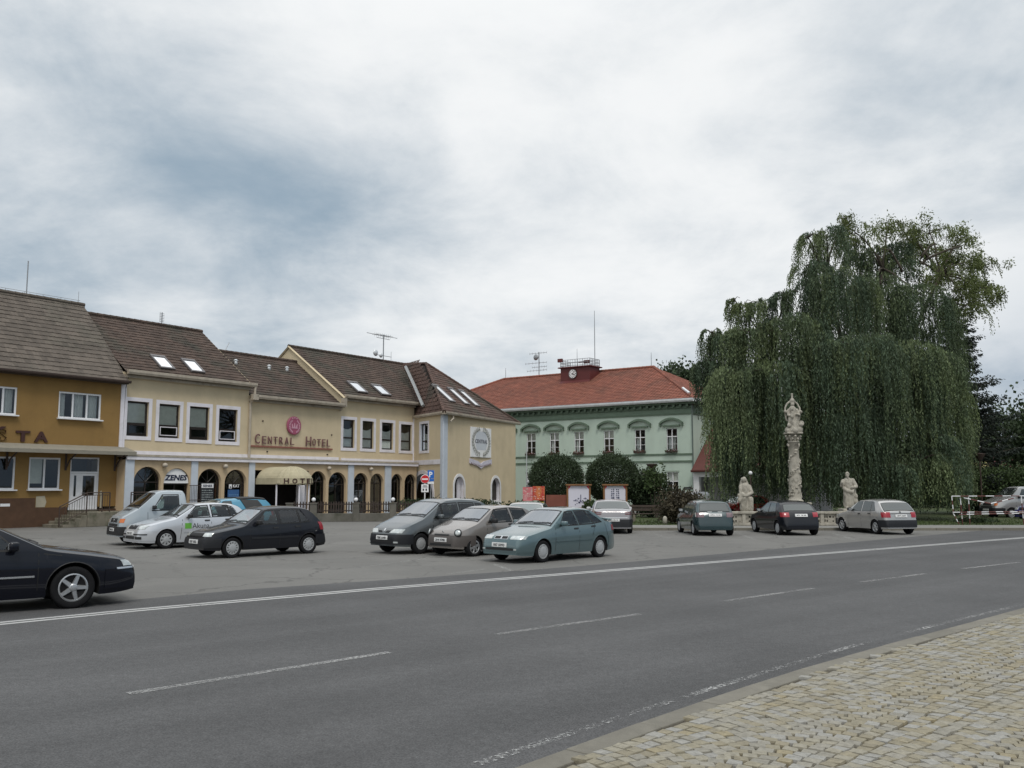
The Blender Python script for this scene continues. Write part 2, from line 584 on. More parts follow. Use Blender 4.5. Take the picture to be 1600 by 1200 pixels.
# ================================================================== GROUND
def asphalt(name, c, tone=0.10, grain=0.35, streak=None, patch=None):
    m, n, l, p = new_mat(name)
    tc = n.new('ShaderNodeTexCoord')

    def noise(sc, det, rg=0.6, rot=0.0, stretch=(1, 1, 1)):
        mp = n.new('ShaderNodeMapping')
        mp.inputs['Rotation'].default_value = (0, 0, rot)
        l.new(tc.outputs['Object'], mp.inputs[0])
        m2 = n.new('ShaderNodeMapping')
        m2.inputs['Scale'].default_value = stretch
        l.new(mp.outputs[0], m2.inputs[0])
        mp = m2
        t = n.new('ShaderNodeTexNoise')
        t.inputs['Scale'].default_value = sc
        t.inputs['Detail'].default_value = det
        t.inputs['Roughness'].default_value = rg
        l.new(mp.outputs[0], t.inputs['Vector'])
        return t.outputs['Fac']

    def rng(v, a, b, lo, hi):
        t = n.new('ShaderNodeMapRange')
        l.new(v, t.inputs[0])
        for i, q in enumerate((a, b, lo, hi)):
            t.inputs[i + 1].default_value = q
        return t.outputs[0]

    def mul(a, b):
        t = n.new('ShaderNodeMath')
        t.operation = 'MULTIPLY'
        l.new(a, t.inputs[0])
        l.new(b, t.inputs[1])
        return t.outputs[0]
    v = rng(noise(0.25, 6), 0.3, 0.7, 1 - tone, 1 + tone)
    v = mul(v, rng(noise(55, 3, 0.8), 0.3, 0.7, 1 - grain, 1 + grain))
    v = mul(v, rng(noise(9, 4, 0.7), 0.3, 0.7, 1 - tone * .8, 1 + tone * .8))
    if streak is not None:
        v = mul(v, rng(noise(0.9, 4, 0.5, streak, (0.03, 1, 1)), 0.3, 0.7, 0.86, 1.14))
    sp = noise(95, 1, 0.5)
    hv = n.new('ShaderNodeHueSaturation')
    hv.inputs['Color'].default_value = tuple(c) + (1,)
    l.new(v, hv.inputs['Value'])
    mx = n.new('ShaderNodeMix')
    mx.data_type = 'RGBA'
    l.new(rng(sp, 0.68, 0.76, 0, 0.55), mx.inputs[0])
    l.new(hv.outputs[0], mx.inputs[6])
    mx.inputs[7].default_value = tuple(min(1, q * 2.2) for q in c) + (1,)
    cur = mx.outputs[2]
    if patch is not None:
        vt = n.new('ShaderNodeTexVoronoi')
        vt.feature = 'DISTANCE_TO_EDGE'
        vt.inputs['Scale'].default_value = 0.33
        mpv = n.new('ShaderNodeVectorMath')
        mpv.operation = 'ADD'
        nz = n.new('ShaderNodeTexNoise')
        nz.inputs['Scale'].default_value = 1.2
        nz.inputs['Detail'].default_value = 6
        l.new(tc.outputs['Object'], nz.inputs['Vector'])
        sc = n.new('ShaderNodeVectorMath')
        sc.operation = 'SCALE'
        sc.inputs['Scale'].default_value = 1.3
        l.new(nz.outputs['Color'], sc.inputs[0])
        l.new(tc.outputs['Object'], mpv.inputs[0])
        l.new(sc.outputs[0], mpv.inputs[1])
        l.new(mpv.outputs[0], vt.inputs['Vector'])
        mx2 = n.new('ShaderNodeMix')
        mx2.data_type = 'RGBA'
        l.new(rng(vt.outputs['Distance'], 0.0, 0.016, 0.75, 0), mx2.inputs[0])
        l.new(cur, mx2.inputs[6])
        mx2.inputs[7].default_value = tuple(q * 0.45 for q in c) + (1,)
        mx3 = n.new('ShaderNodeMix')
        mx3.data_type = 'RGBA'
        l.new(rng(noise(0.16, 5, 0.6), 0.50, 0.56, 0, 0.6), mx3.inputs[0])
        l.new(mx2.outputs[2], mx3.inputs[6])
        mx3.inputs[7].default_value = tuple(patch) + (1,)
        cur = mx3.outputs[2]
    l.new(cur, p.inputs['Base Color'])
    p.inputs['Roughness'].default_value = 0.85
    p.inputs['Specular IOR Level'].default_value = 0.25
    b = n.new('ShaderNodeBump')
    b.inputs['Strength'].default_value = 0.5
    b.inputs['Distance'].default_value = 0.01
    l.new(noise(70, 3, 0.7), b.inputs['Height'])
    l.new(b.outputs[0], p.inputs['Normal'])
    return m


def worn_paint(name, c, keep=0.5, soft=0.12):
    """paint that survives only in patches; the surface below shows between them"""
    m, n, l, p = new_mat(name)
    tc = n.new('ShaderNodeTexCoord')
    a = n.new('ShaderNodeTexNoise')
    a.inputs['Scale'].default_value = 26
    a.inputs['Detail'].default_value = 6
    a.inputs['Roughness'].default_value = 0.8
    l.new(tc.outputs['Object'], a.inputs['Vector'])
    b = n.new('ShaderNodeTexNoise')
    b.inputs['Scale'].default_value = 0.9
    b.inputs['Detail'].default_value = 3
    l.new(tc.outputs['Object'], b.inputs['Vector'])
    ad = n.new('ShaderNodeMath')
    ad.operation = 'MULTIPLY_ADD'
    l.new(b.outputs['Fac'], ad.inputs[0])
    ad.inputs[1].default_value = 0.35
    l.new(a.outputs['Fac'], ad.inputs[2])
    t = n.new('ShaderNodeMapRange')
    l.new(ad.outputs[0], t.inputs[0])
    t.inputs[1].default_value, t.inputs[2].default_value = 1.175 - keep - soft, 1.175 - keep + soft
    p.inputs['Base Color'].default_value = tuple(c) + (1,)
    p.inputs['Roughness'].default_value = 0.85
    l.new(t.outputs[0], p.inputs['Alpha'])
    return m


ROAD_C = (0.083, 0.0825, 0.083)
LOT_C = (0.157, 0.153, 0.143)
M['road'] = asphalt('road_asphalt', ROAD_C, 0.17, 0.46, streak=R(-41))
M['lot'] = asphalt('plaza_asphalt', LOT_C, 0.10, 0.22, patch=(0.136, 0.133, 0.125))
M['earth'] = mat('earth', (0.07, 0.07, 0.055), 0.95, 0.2, 0.3)
M['kerbstone'] = mat('kerb_stone', (0.175, 0.163, 0.135), 0.9, 0.18, 2.0, 0.4, 40, obj=.10, c2=(0.14, 0.132, 0.108), c2_scale=1.5)
M['paving'] = mat('pale_paving', (0.20, 0.195, 0.18), 0.9, 0.12, 1.2, 0.3, 30, fine=.12, fscale=30)
M['paint'] = worn_paint('worn_white_line', (0.40, 0.40, 0.39), 0.66)
M['paint_thin'] = worn_paint('almost_gone_white_line', (0.36, 0.36, 0.35), 0.46)
M['paint_dots'] = worn_paint('traces_of_edge_line', (0.42, 0.42, 0.41), 0.42, 0.06)
M['paint_lot'] = worn_paint('worn_bay_line', (0.42, 0.42, 0.40), 0.42, 0.10)
M['lawn'] = mat('lawn', (0.045, 0.065, 0.02), 0.95, 0.3, 1.5, 0.5, 30, c2=(0.07, 0.065, 0.03), c2_scale=0.8)


def sheet(name, pts, z, m, kind='structure', parent=None, thick=0.0):
    mb = MB()
    top = [(p[0], p[1], z) for p in pts]
    mb.poly(top)
    if thick:
        n = len(pts)
        for i in range(n):
            a, b = top[i], top[(i + 1) % n]
            mb.quad(a, b, (b[0], b[1], z - thick), (a[0], a[1], z - thick))
    o = mb.build(name, m, parent)
    for p in o.data.polygons:
        pass
    if kind:
        o['kind'] = kind
    return o


def ext(pts, k0, k1):
    """lengthen a polyline at both ends"""
    pts = [Vector((p[0], p[1])) for p in pts]
    a = pts[0] + (pts[0] - pts[1]).normalized() * k0
    b = pts[-1] + (pts[-1] - pts[-2]).normalized() * k1
    return [a] + pts + [b]


def strip_between(name, A, B, z, m, parent=None, kind='structure'):
    mb = MB()
    for i in range(len(A) - 1):
        mb.quad((A[i][0], A[i][1], z), (A[i + 1][0], A[i + 1][1], z), (B[i + 1][0], B[i + 1][1], z), (B[i][0], B[i][1], z))
    o = mb.build(name, m, parent)
    if kind:
        o['kind'] = kind
    return o


def offset(pts, d):
    out = []
    for i, p in enumerate(pts):
        a = pts[max(0, i - 1)]
        b = pts[min(len(pts) - 1, i + 1)]
        t = (Vector(b[:2]) - Vector(a[:2])).normalized()
        out.append(Vector((p[0] - t.y * d, p[1] + t.x * d)))
    return out


ground = sheet('ground', [(-900, -300), (900, -300), (900, 1500), (-900, 1500)], -0.04, M['earth'])
plaza = sheet('plaza', [(-70, -40), (60, -40), (75, 44), (60, 95), (-70, 95)], 0.0, M['lot'])

kerb_out = ext([G(845, 1200, .0), G(1040, 1127), G(1235, 1060), G(1400, 1012), G(1600, 957), G(1760, 922)], 14, 40)
far_b = ext([G(0, 957), G(330, 925), G(800, 893), G(1000, 877), G(1300, 850), G(1440, 837.5)], 40, 60)
road = MB()
# triangulated band between near kerb and the worn edge of the carriageway
NB = 40


def resample(pts, n):
    L = [0]
    for i in range(len(pts) - 1):
        L.append(L[-1] + (pts[i + 1] - pts[i]).length)
    out = []
    for k in range(n):
        s = L[-1] * k / (n - 1)
        j = max(i for i in range(len(L)) if L[i] <= s + 1e-9)
        j = min(j, len(pts) - 2)
        t = (s - L[j]) / (L[j + 1] - L[j])
        out.append(pts[j].lerp(pts[j + 1], t))
    return out


ka, fa = resample(kerb_out, NB), resample(far_b, NB)
for i in range(NB - 1):
    road.quad((ka[i].x, ka[i].y, .004), (ka[i + 1].x, ka[i + 1].y, .004), (fa[i + 1].x, fa[i + 1].y, .004), (fa[i].x, fa[i].y, .004))
road_o = road.build('road', M['road'])
road_o['kind'] = 'structure'

line_c = ext([G(0, 975), G(395, 936), G(800, 904), G(1000, 888), G(1300, 864), G(1600, 840.5)], 30, 40)


def marking(name, pts, w, m, z=.009, d=0.0):
    a = resample([Vector(p[:2]) for p in pts], max(2, len(pts) * 3))
    o = strip_between(name, offset(a, d - w / 2), offset(a, d + w / 2), z, m)
    return o


marking('edge_line_marking', line_c, .13, M['paint'], d=-.11)
marking('edge_line_marking', line_c, .13, M['paint'], d=.11)
for (a, b, m) in (((200, 1085), (608, 1020), 'paint_thin'), ((775, 992), (1000, 960), 'paint_thin'), ((1130, 940), (1270, 920), 'paint_thin'),
                  ((1345, 910), (1445, 897), 'paint_thin'), ((1505, 889), (1592, 879), 'paint_thin')):
    marking('centre_line_marking', [G(*a), G(*b)], .13, M[m])
marking('worn_edge_marking', [G(740, 1197), G(800, 1177), G(975, 1120), G(1150, 1065), G(1325, 1012), G(1465, 977), G(1600, 945), G(1700, 922)], .10, M['paint_dots'])
for (a, b) in (((560, 887), (640, 876)), ((640, 876), (705, 869)), ((700, 897), (760, 889)), ((1003, 829), (1014, 835)), ((1020, 833), (1047, 842)),
               ((1150, 833), (1180, 843)), ((1300, 833), (1340, 845)), ((770, 881), (800, 892)), ((760, 897), (860, 888)), ((540, 826), (590, 822)), ((1050, 831.5), (1300, 831))):
    marking('bay_line_marking', [G(*a), G(*b)], .12, M['paint_lot'], .004)

# near pavement: flush kerb stones and cobbles laid in shallow arcs
SZ = 0.085
kerb_in = offset(kerb_out, -.235)
pave = MB()
far_r = [Vector((60, -40)), Vector((-30, -40))]
pave.poly([(p[0], p[1], SZ - .03) for p in offset(kerb_out, -.16)] + [(90, 20, SZ - .03), (60, -40, SZ - .03), (-30, -40, SZ - .03)])
M['joint'] = mat('sandy_joint', (0.080, 0.070, 0.052), 0.95, 0.25, 9, fine=.3, fscale=60)
pavement = pave.build('pavement', M['joint'])
pavement['kind'] = 'structure'
kr = resample(kerb_out, 400)
klen = sum((kr[i + 1] - kr[i]).length for i in range(399))
kmesh = MB().bbox(-.5, .5, -.115, .115, -.15, 0, .012).mesh('kerb_stone', M['kerbstone'])
kr = resample(kerb_out, int(klen / 1.0))
for i in range(len(kr) - 1):
    c = (kr[i] + kr[i + 1]) / 2
    d = kr[i + 1] - kr[i]
    if c.x < -4 or c.x > 34:
        continue
    n_ = Vector((d.y, -d.x)).normalized()
    inst('kerb_stone', kmesh, pavement, (c.x + n_.x * .115, c.y + n_.y * .115, SZ - .010 + random.uniform(-.003, .003)), (0, 0, math.atan2(d.y, d.x)), (d.length * .992, 1, 1))

# cobble colours: grey, sand and ochre granite
mC, nC, lC, pC = new_mat('granite_cobbles')
oi = nC.new('ShaderNodeObjectInfo')
gi = nC.new('ShaderNodeNewGeometry')
ad = nC.new('ShaderNodeMath'); ad.operation = 'ADD'
lC.new(oi.outputs['Random'], ad.inputs[0]); lC.new(gi.outputs['Random Per Island'], ad.inputs[1])
fr = nC.new('ShaderNodeMath'); fr.operation = 'FRACT'
lC.new(ad.outputs[0], fr.inputs[0])
cr = nC.new('ShaderNodeValToRGB')
cr.color_ramp.interpolation = 'CONSTANT'
els = [(0, (0.231, 0.207, 0.148)), (0.14, (0.247, 0.231, 0.190)), (0.3, (0.212, 0.187, 0.131)), (0.42, (0.256, 0.235, 0.181)), (0.56, (0.263, 0.255, 0.229)),
       (0.68, (0.235, 0.207, 0.144)), (0.78, (0.221, 0.207, 0.170)), (0.92, (0.247, 0.211, 0.133)), (0.95, (0.247, 0.238, 0.214))]
while len(cr.color_ramp.elements) < len(els):
    cr.color_ramp.elements.new(0.5)
for e, (p_, c_) in zip(cr.color_ramp.elements, els):
    e.position, e.color = p_, c_ + (1,)
lC.new(fr.outputs[0], cr.inputs[0])
tcC = nC.new('ShaderNodeTexCoord')
nzC = nC.new('ShaderNodeTexNoise'); nzC.inputs['Scale'].default_value = 24; nzC.inputs['Detail'].default_value = 6; nzC.inputs['Roughness'].default_value = .7
nmC = nC.new('ShaderNodeVectorMath'); nmC.operation = 'ADD'
lC.new(gi.outputs['Position'], nmC.inputs[0])
lC.new(nmC.outputs[0], nzC.inputs['Vector'])
mrC = nC.new('ShaderNodeMapRange'); mrC.inputs[1].default_value, mrC.inputs[2].default_value, mrC.inputs[3].default_value, mrC.inputs[4].default_value = .3, .7, .72, 1.25
lC.new(nzC.outputs['Fac'], mrC.inputs[0])
hsC = nC.new('ShaderNodeHueSaturation')
lC.new(cr.outputs[0], hsC.inputs['Color']); lC.new(mrC.outputs[0], hsC.inputs['Value'])
lC.new(hsC.outputs[0], pC.inputs['Base Color'])
pC.inputs['Roughness'].default_value = 0.8
bC = nC.new('ShaderNodeBump'); bC.inputs['Strength'].default_value = .6; bC.inputs['Distance'].default_value = .01
lC.new(nzC.outputs['Fac'], bC.inputs['Height']); lC.new(bC.outputs[0], pC.inputs['Normal'])
M['cobble'] = mC


def cobble_geo(rng_):
    """unit cobble, top at z=0, uneven corners"""
    j = lambda a: rng_.uniform(-a, a)
    cor = [(-.5 + j(.09), -.5 + j(.09)), (.5 + j(.09), -.5 + j(.09)), (.5 + j(.09), .5 + j(.09)), (-.5 + j(.09), .5 + j(.09))]
    tz = [j(.04), j(.04), j(.04), j(.04)]
    bot = [(x * 1.0, y * 1.0, -.45) for x, y in cor]
    mid_ = [(x, y, -.16 + t) for (x, y), t in zip(cor, tz)]
    top = [(x * .93, y * .93, 0.0 + t) for (x, y), t in zip(cor, tz)]
    v = bot + mid_ + top + [(j(.1), j(.1), .05)]
    f = []
    for r in (0, 4):
        for i in range(4):
            k = (i + 1) % 4
            f.append((r + i, r + k, r + 4 + k, r + 4 + i))
    for i in range(4):
        f.append((8 + i, 8 + (i + 1) % 4, 12))
    return v, f


rg = random.Random(3)
cob_meshes = []
for k in range(10):
    v, f = cobble_geo(rg)
    mb = MB().add(v, f)
    cob_meshes.append(mb.mesh('cobble', M['cobble']))
kb_a, kb_b = G(1040, 1127), G(1600, 957)
KU = (kb_b - kb_a).normalized()
KV = Vector((KU.y, -KU.x, 0))
cobs = []
FAN, ROWH, CL_ = 1.32, .112, .12


def kerb_side(p):
    """signed distance beyond the inner kerb edge"""
    best = None
    for i in range(len(kerb_in) - 1):
        a, b = kerb_in[i], kerb_in[i + 1]
        t = max(0, min(1, (p.xy - a).dot(b - a) / (b - a).length_squared))
        q = a.lerp(b, t)
        d = (p.xy - q)
        nrm = Vector((b.y - a.y, -(b.x - a.x))).normalized()
        s = d.dot(nrm)
        if best is None or d.length < best[0]:
            best = (d.length, s)
    return best[1]


for fan in range(-7, 14):
    vc = fan * FAN + .4
    for row in range(-76, 205):
        base_u = row * ROWH
        nst = int(FAN / CL_)
        for k in range(nst):
            tt = (k + .5 + rg.uniform(-.08, .08)) / nst * 2 - 1
            # an arc bulging along the kerb direction, laid side by side in lanes
            ang = tt * .58
            vv = vc + math.sin(ang) / math.sin(.58) * FAN / 2
            uu = base_u + (math.cos(ang) - 1) * FAN / 2 / math.sin(.58)
            p = kb_a + KU * uu + KV * vv
            if p.y < 3.2 or p.y > 25 or p.x > 19 or p.x < -3:
                continue
            # keep to what the camera and its neighbours can see
            if abs(p.x) > p.y * .62 + 4.0:
                continue
            sd = kerb_side(p)
            if sd < .03:
                continue
            rot = math.atan2(KU.y, KU.x) - ang
            cobs.append((p.x, p.y, rot + rg.uniform(-.1, .1), ROWH * rg.uniform(.92, 1.04), CL_ * rg.uniform(.90, 1.05), SZ + rg.uniform(-.004, .004)))


def shows(c):
    inside = abs(c[0]) < c[1] * .55 and c[1] > 6.7
    return (0 if inside else 1, c[0] ** 2 + c[1] ** 2)


cobs.sort(key=shows)
for c in cobs[:300]:
    inst('cobble', rg.choice(cob_meshes), pavement, (c[0], c[1], c[5]), (rg.uniform(-.02, .02), rg.uniform(-.02, .02), c[2]), (c[3], c[4], .1))
rest = MB()
for c in cobs[300:]:
    v, f = cobble_geo(rg)
    ca, sa = math.cos(c[2]), math.sin(c[2])
    rest.add([(c[0] + x * c[3] * ca - y * c[4] * sa, c[1] + x * c[3] * sa + y * c[4] * ca, c[5] + z * .1) for x, y, z in v], f)
ro = rest.build('cobble_field', M['cobble'], pavement, fix=False)
ro['kind'] = 'stuff'

# pavement along the park on the far side, with its raised kerb
KY = 42.0
PZ = .12
park_kerb = MB()
for x in np.arange(4.0, 70, 1.0):
    park_kerb.bbox(x + .005, x + .995, KY, KY + .15, -.1, PZ + random.uniform(-.004, .004), .012)
pk = park_kerb
far_pave = sheet('park_pavement', [(3.9, KY + .15), (75, KY + .15), (75, KY + 3.0), (3.9, KY + 3.0)], PZ - .006, M['paving'])
stone_m = MB().bbox(-.5, .5, -.075, .075, -.2, 0, .012).mesh('kerb_stone', M['kerbstone'])
for x in np.arange(4.5, 62, 1.0):
    inst('kerb_stone', stone_m, far_pave, (x, KY + .075, PZ + random.uniform(-.004, .004)), (0, 0, 0), (.99, 1, 1))
lawn = sheet('lawn', [(4.2, KY + 3.0), (120, KY + 3.0), (160, 140), (16, 140), (11, 70), (6, 58), (4.2, 52)], .10, M['lawn'], thick=.2)
# short grass tufts along the front of the lawn
gq = []
for _ in range(9000):
    x, y = random.uniform(5, 52), KY + 3.05 + abs(random.gauss(0, 4.0))
    h, a, w = random.uniform(.05, .14), random.uniform(0, 6.28), random.uniform(.012, .03)
    bx, by = math.cos(a) * w, math.sin(a) * w
    lx, ly = random.uniform(-.05, .05), random.uniform(-.05, .05)
    gq.append([(x - bx, y - by, .09), (x + bx, y + by, .09), (x + lx, y + ly, .1 + h)])
M['blade'] = mat('grass_blades', (0.06, 0.085, 0.025), 0.8, 0.2, 1, island=.35, trans=.25)
grass = link(bpy.data.objects.new('grass', fast_mesh('grass', gq, M['blade'])))
tag(grass, 'short green grass along the front of the park lawn', 'grass', kind='stuff')
# ================================================================== BUILDINGS
def wall_mb(mb, x0, x1, z0, z1, ops, y=0.0, depth=0.22, arcn=9, reveal_mi=None):
    """front wall in the local x,z plane at y with openings (xa, xb, za, zb, arched)"""
    xs = sorted({x0, x1} | {o[0] for o in ops} | {o[1] for o in ops})
    xs = [x for x in xs if x0 - 1e-6 <= x <= x1 + 1e-6]
    for a, b in zip(xs, xs[1:]):
        m = (a + b) / 2
        hs = sorted([o for o in ops if o[0] <= m <= o[1]], key=lambda o: o[2])
        z = z0
        for o in hs:
            if o[2] > z + 1e-6:
                mb.quad((a, y, z), (b, y, z), (b, y, o[2]), (a, y, o[2]))
            z = o[3]
        if z < z1 - 1e-6:
            mb.quad((a, y, z), (b, y, z), (b, y, z1), (a, y, z1))
    base = mb.mi
    for o in ops:
        xa, xb, za, zb = o[:4]
        if reveal_mi is not None:
            mb.mi = reveal_mi
        if len(o) > 4 and o[4]:
            r = (xb - xa) / 2
            zs = zb - r * o[4]
            cx = (xa + xb) / 2
            arc = [(cx - r * math.cos(math.pi * k / (2 * arcn)), zs + (zb - zs) * math.sin(math.pi * k / (2 * arcn))) for k in range(2 * arcn + 1)]
            mb.mi = base
            for k in range(2 * arcn):
                (ax, az), (bx, bz) = arc[k], arc[k + 1]
                mb.quad((ax, y, az), (bx, y, bz), (bx, y, zb), (ax, y, zb))
            if reveal_mi is not None:
                mb.mi = reveal_mi
            path = [(xa, za)] + arc + [(xb, za)]
        else:
            path = [(xa, za), (xa, zb), (xb, zb), (xb, za)]
        for (ax, az), (bx, bz) in zip(path, path[1:]):
            mb.quad((ax, y, az), (bx, y, bz), (bx, y + depth, bz), (ax, y + depth, az))
        if za > z0 + .01:
            mb.quad((xa, y, za), (xb, y, za), (xb, y + depth, za), (xa, y + depth, za))
        mb.mi = base
    return mb


def arch_path(o, n=12):
    xa, xb, za, zb, k = o
    r = (xb - xa) / 2
    zs = zb - r * k
    cx = (xa + xb) / 2
    return [(xa, za)] + [(cx - r * math.cos(math.pi * i / n), zs + (zb - zs) * math.sin(math.pi * i / n)) for i in range(n + 1)] + [(xb, za)]


def frame_mb(mb, xa, xb, za, zb, w, y0, y1):
    """rectangular frame, bars butted end to end"""
    mb.box(xa, xb, y0, y1, za, za + w)
    mb.box(xa, xb, y0, y1, zb - w, zb)
    mb.box(xa, xa + w, y0, y1, za + w, zb - w)
    mb.box(xb - w, xb, y0, y1, za + w, zb - w)
    return mb


def curtain_mb(xa, xb, za, zb, y, amp=.03, waves=7, swag=0.0, n=30):
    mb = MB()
    for i in range(n):
        for (s, t) in ((i / n, (i + 1) / n),):
            xA, xB = xa + (xb - xa) * s, xa + (xb - xa) * t
            yA, yB = y + amp * math.sin(s * waves * 6.28), y + amp * math.sin(t * waves * 6.28)
            zA = zb - swag * (1 - (2 * s - 1) ** 2)
            zB = zb - swag * (1 - (2 * t - 1) ** 2)
            mb.quad((xA, yA, za), (xB, yB, za), (xB, yB, zB), (xA, yA, zA))
    return mb


def pane(parent, xa, xb, za, zb, y, name='pane'):
    mb = MB().quad((xa, y, za), (xb, y, za), (xb, y, zb), (xa, y, zb))
    return mb.build(name, M['pane'], parent)


def window(parent, xa, xb, za, zb, y, frame, fw=.06, bars_x=(), bars_z=(), sill=None, pane_y=.03, bw=None):
    """one window: frame with its bars (part) and panes, sill (sub-parts)"""
    bw = bw or fw
    mb = MB()
    frame_mb(mb, xa, xb, za, zb, fw, y, y + .07)
    for bx in bars_x:
        mb.box(bx - bw / 2, bx + bw / 2, y + .003, y + .067, za + fw, zb - fw)
    for bz in bars_z:
        mb.box(xa + fw, xb - fw, y + .006, y + .062, bz - bw / 2, bz + bw / 2)
    w = mb.build('window', frame, parent)
    ex = [xa + fw] + [q for q in bars_x] + [xb - fw]
    ez = [za + fw] + [q for q in bars_z] + [zb - fw]
    for a, b in zip(ex, ex[1:]):
        for c, d in zip(ez, ez[1:]):
            pane(w, a, b, c, d, y + pane_y)
    if sill:
        MB().box(xa - .06, xb + .06, y - .22, y - .004, za - .05, za + .01).build('sill', sill, w)
    return w


def tile_field(name, parent, O, U, V, poly, mtl, tw=.30, th=.33, seed=1, lift=.035, rough=.006):
    """courses of single curved tiles over a flat roof slope; poly in (u,v) metres from O"""
    rg_ = random.Random(seed)
    O, U, V = Vector(O), Vector(U).normalized(), Vector(V).normalized()
    N = U.cross(V).normalized()
    if N.z < 0:
        N = -N
    vmax = max(p[1] for p in poly)
    vmin = min(p[1] for p in poly)
    mb = MB()
    row = 0
    v = vmin - .05
    while v < vmax - .02:
        vm = max(vmin + 1e-3, min(vmax - 1e-3, v + th * .5))
        xs = []
        for (a, b) in zip(poly, poly[1:] + poly[:1]):
            if (a[1] - vm) * (b[1] - vm) < 0:
                xs.append(a[0] + (b[0] - a[0]) * (vm - a[1]) / (b[1] - a[1]))
        xs.sort()
        for u0, u1 in zip(xs[::2], xs[1::2]):
            k0 = math.floor(u0 / tw)
            off_ = 0
            u = k0 * tw + off_
            while u < u1:
                a, b = max(u, u0), min(u + tw, u1)
                if b - a > tw * .2:
                    dz_ = rg_.uniform(-rough, rough)
                    sk = rg_.uniform(-.008, .008)
                    v1 = min(v + th * 1.06, vmax)
                    vv0 = v + sk
                    pts = []
                    for (uu, hh) in ((a, .0), (a + (b - a) * .35, .022), (a + (b - a) * .7, .004), (b - .004, .016)):
                        pts.append((uu, hh))
                    front = [O + U * uu + V * vv0 + N * (lift + hh + dz_) for uu, hh in pts]
                    back = [O + U * uu + V * v1 + N * (.006 + hh * .8 + dz_) for uu, hh in pts]
                    low = [O + U * uu + V * vv0 + N * .002 for uu, hh in pts]
                    n = len(pts)
                    vs_ = front + back + low
                    fs_ = [(i, i + 1, n + i + 1, n + i) for i in range(n - 1)] + [(2 * n + i, 2 * n + i + 1, i + 1, i) for i in range(n - 1)]
                    mb.add(vs_, fs_)
                u += tw
        v += th
        row += 1
    o = mb.build(name, mtl, parent, fix=False)
    o['kind'] = 'stuff'
    return o


def roof_slope(parent, pts, tile, tw=.30, th=.33, seed=1, tiles=True):
    """roof deck from 3D corner points (first two along the eave) with its tiles"""
    pts = [Vector(p) for p in pts]
    d = MB().poly(pts).build('roof_slope', M['deck'], parent)
    if tiles:
        O = pts[0]
        U = (pts[1] - pts[0]).normalized()
        n = (pts[1] - pts[0]).cross(pts[-1] - pts[0]).normalized()
        if n.z < 0:
            n = -n
        V = n.cross(U).normalized()
        if V.z < 0:
            V = -V
        poly = [((p - O).dot(U), (p - O).dot(V)) for p in pts]
        tile_field('roof_tiles', d, O, U, V, poly, tile, tw, th, seed)
    return d


def ridge(parent, a, b, mtl, r=.13, step=.38):
    """overlapping half-round ridge tiles"""
    a, b = Vector(a), Vector(b)
    L_ = (b - a).length
    n = max(1, int(L_ / step))
    mb = MB()
    for i in range(n):
        p, q = a.lerp(b, i / n), a.lerp(b, (i + 1.12) / n)
        mb.tube([p, q], [r, r * .86], 8)
    o = mb.build('ridge_tiles', mtl, parent)
    o['kind'] = 'stuff'
    return o


def gutter(parent, a, b, mtl, name='gutter', h=.2, d=.16):
    """box gutter from a to b, hung outside the eave"""
    a, b = Vector(a), Vector(b)
    u = (b - a).normalized()
    n = Vector((u.y, -u.x, 0))
    mb = MB()
    prof = [(0, 0), (d * .75, 0), (d, h * .45), (d, h), (d - .02, h), (d - .03, h * .5), (d * .7, .03), (.02, .03), (.02, h), (0, h)]
    vs_ = [p + n * q[0] + Vector((0, 0, q[1])) for p in (a, b) for q in prof]
    k = len(prof)
    fs_ = [(i, (i + 1) % k, k + (i + 1) % k, k + i) for i in range(k)] + [tuple(range(k)), tuple(range(2 * k - 1, k - 1, -1))]
    mb.add(vs_, fs_)
    return mb.build(name, mtl, parent)


def skylight(parent, O, U, V, w, h):
    """roof window lying on a slope: frame with flashing, bright pane"""
    O, U, V = Vector(O), Vector(U).normalized(), Vector(V).normalized()
    N = U.cross(V).normalized()
    if N.z < 0:
        N = -N
    T = Matrix((U, V, N)).transposed().to_4x4()
    T.translation = O + N * .05
    mb = MB()
    for (x0, x1, y0, y1, zz) in ((-.08, w + .08, -.12, 0, .09), (-.08, w + .08, h, h + .16, .11), (-.08, 0, 0, h, .1), (w, w + .08, 0, h, .1)):
        mb.box(x0, x1, y0, y1, 0, zz, T)
    s = mb.build('skylight', M['skyframe'], parent)
    MB().add([T @ Vector(q) for q in ((0, 0, .07), (w, 0, .07), (w, h, .07), (0, h, .07))], [(0, 1, 2, 3)]).build('pane', M['skypane'], s)
    return s


M['skyframe'] = mat('skylight_flashing', (0.16, 0.15, 0.15), 0.5, 0.1, 4, metal=.2)
mS, nS, lS, pS = new_mat('skylight_glass')
pS.inputs['Base Color'].default_value = (0.30, 0.32, 0.34, 1)
pS.inputs['Metallic'].default_value = 0.9
pS.inputs['Roughness'].default_value = 0.08
pS.inputs['Base Color'].default_value = (0.82, 0.84, 0.86, 1)
M['skypane'] = mS

FA = R(55)                       # the terrace of houses along the square
PA = at(190, 757, 49.0)
PA.z = 0


def fpos(x, y=0.0, z=0.0):
    c, s = math.cos(FA), math.sin(FA)
    return Vector((PA.x + x * c - y * s, PA.y + x * s + y * c, z))


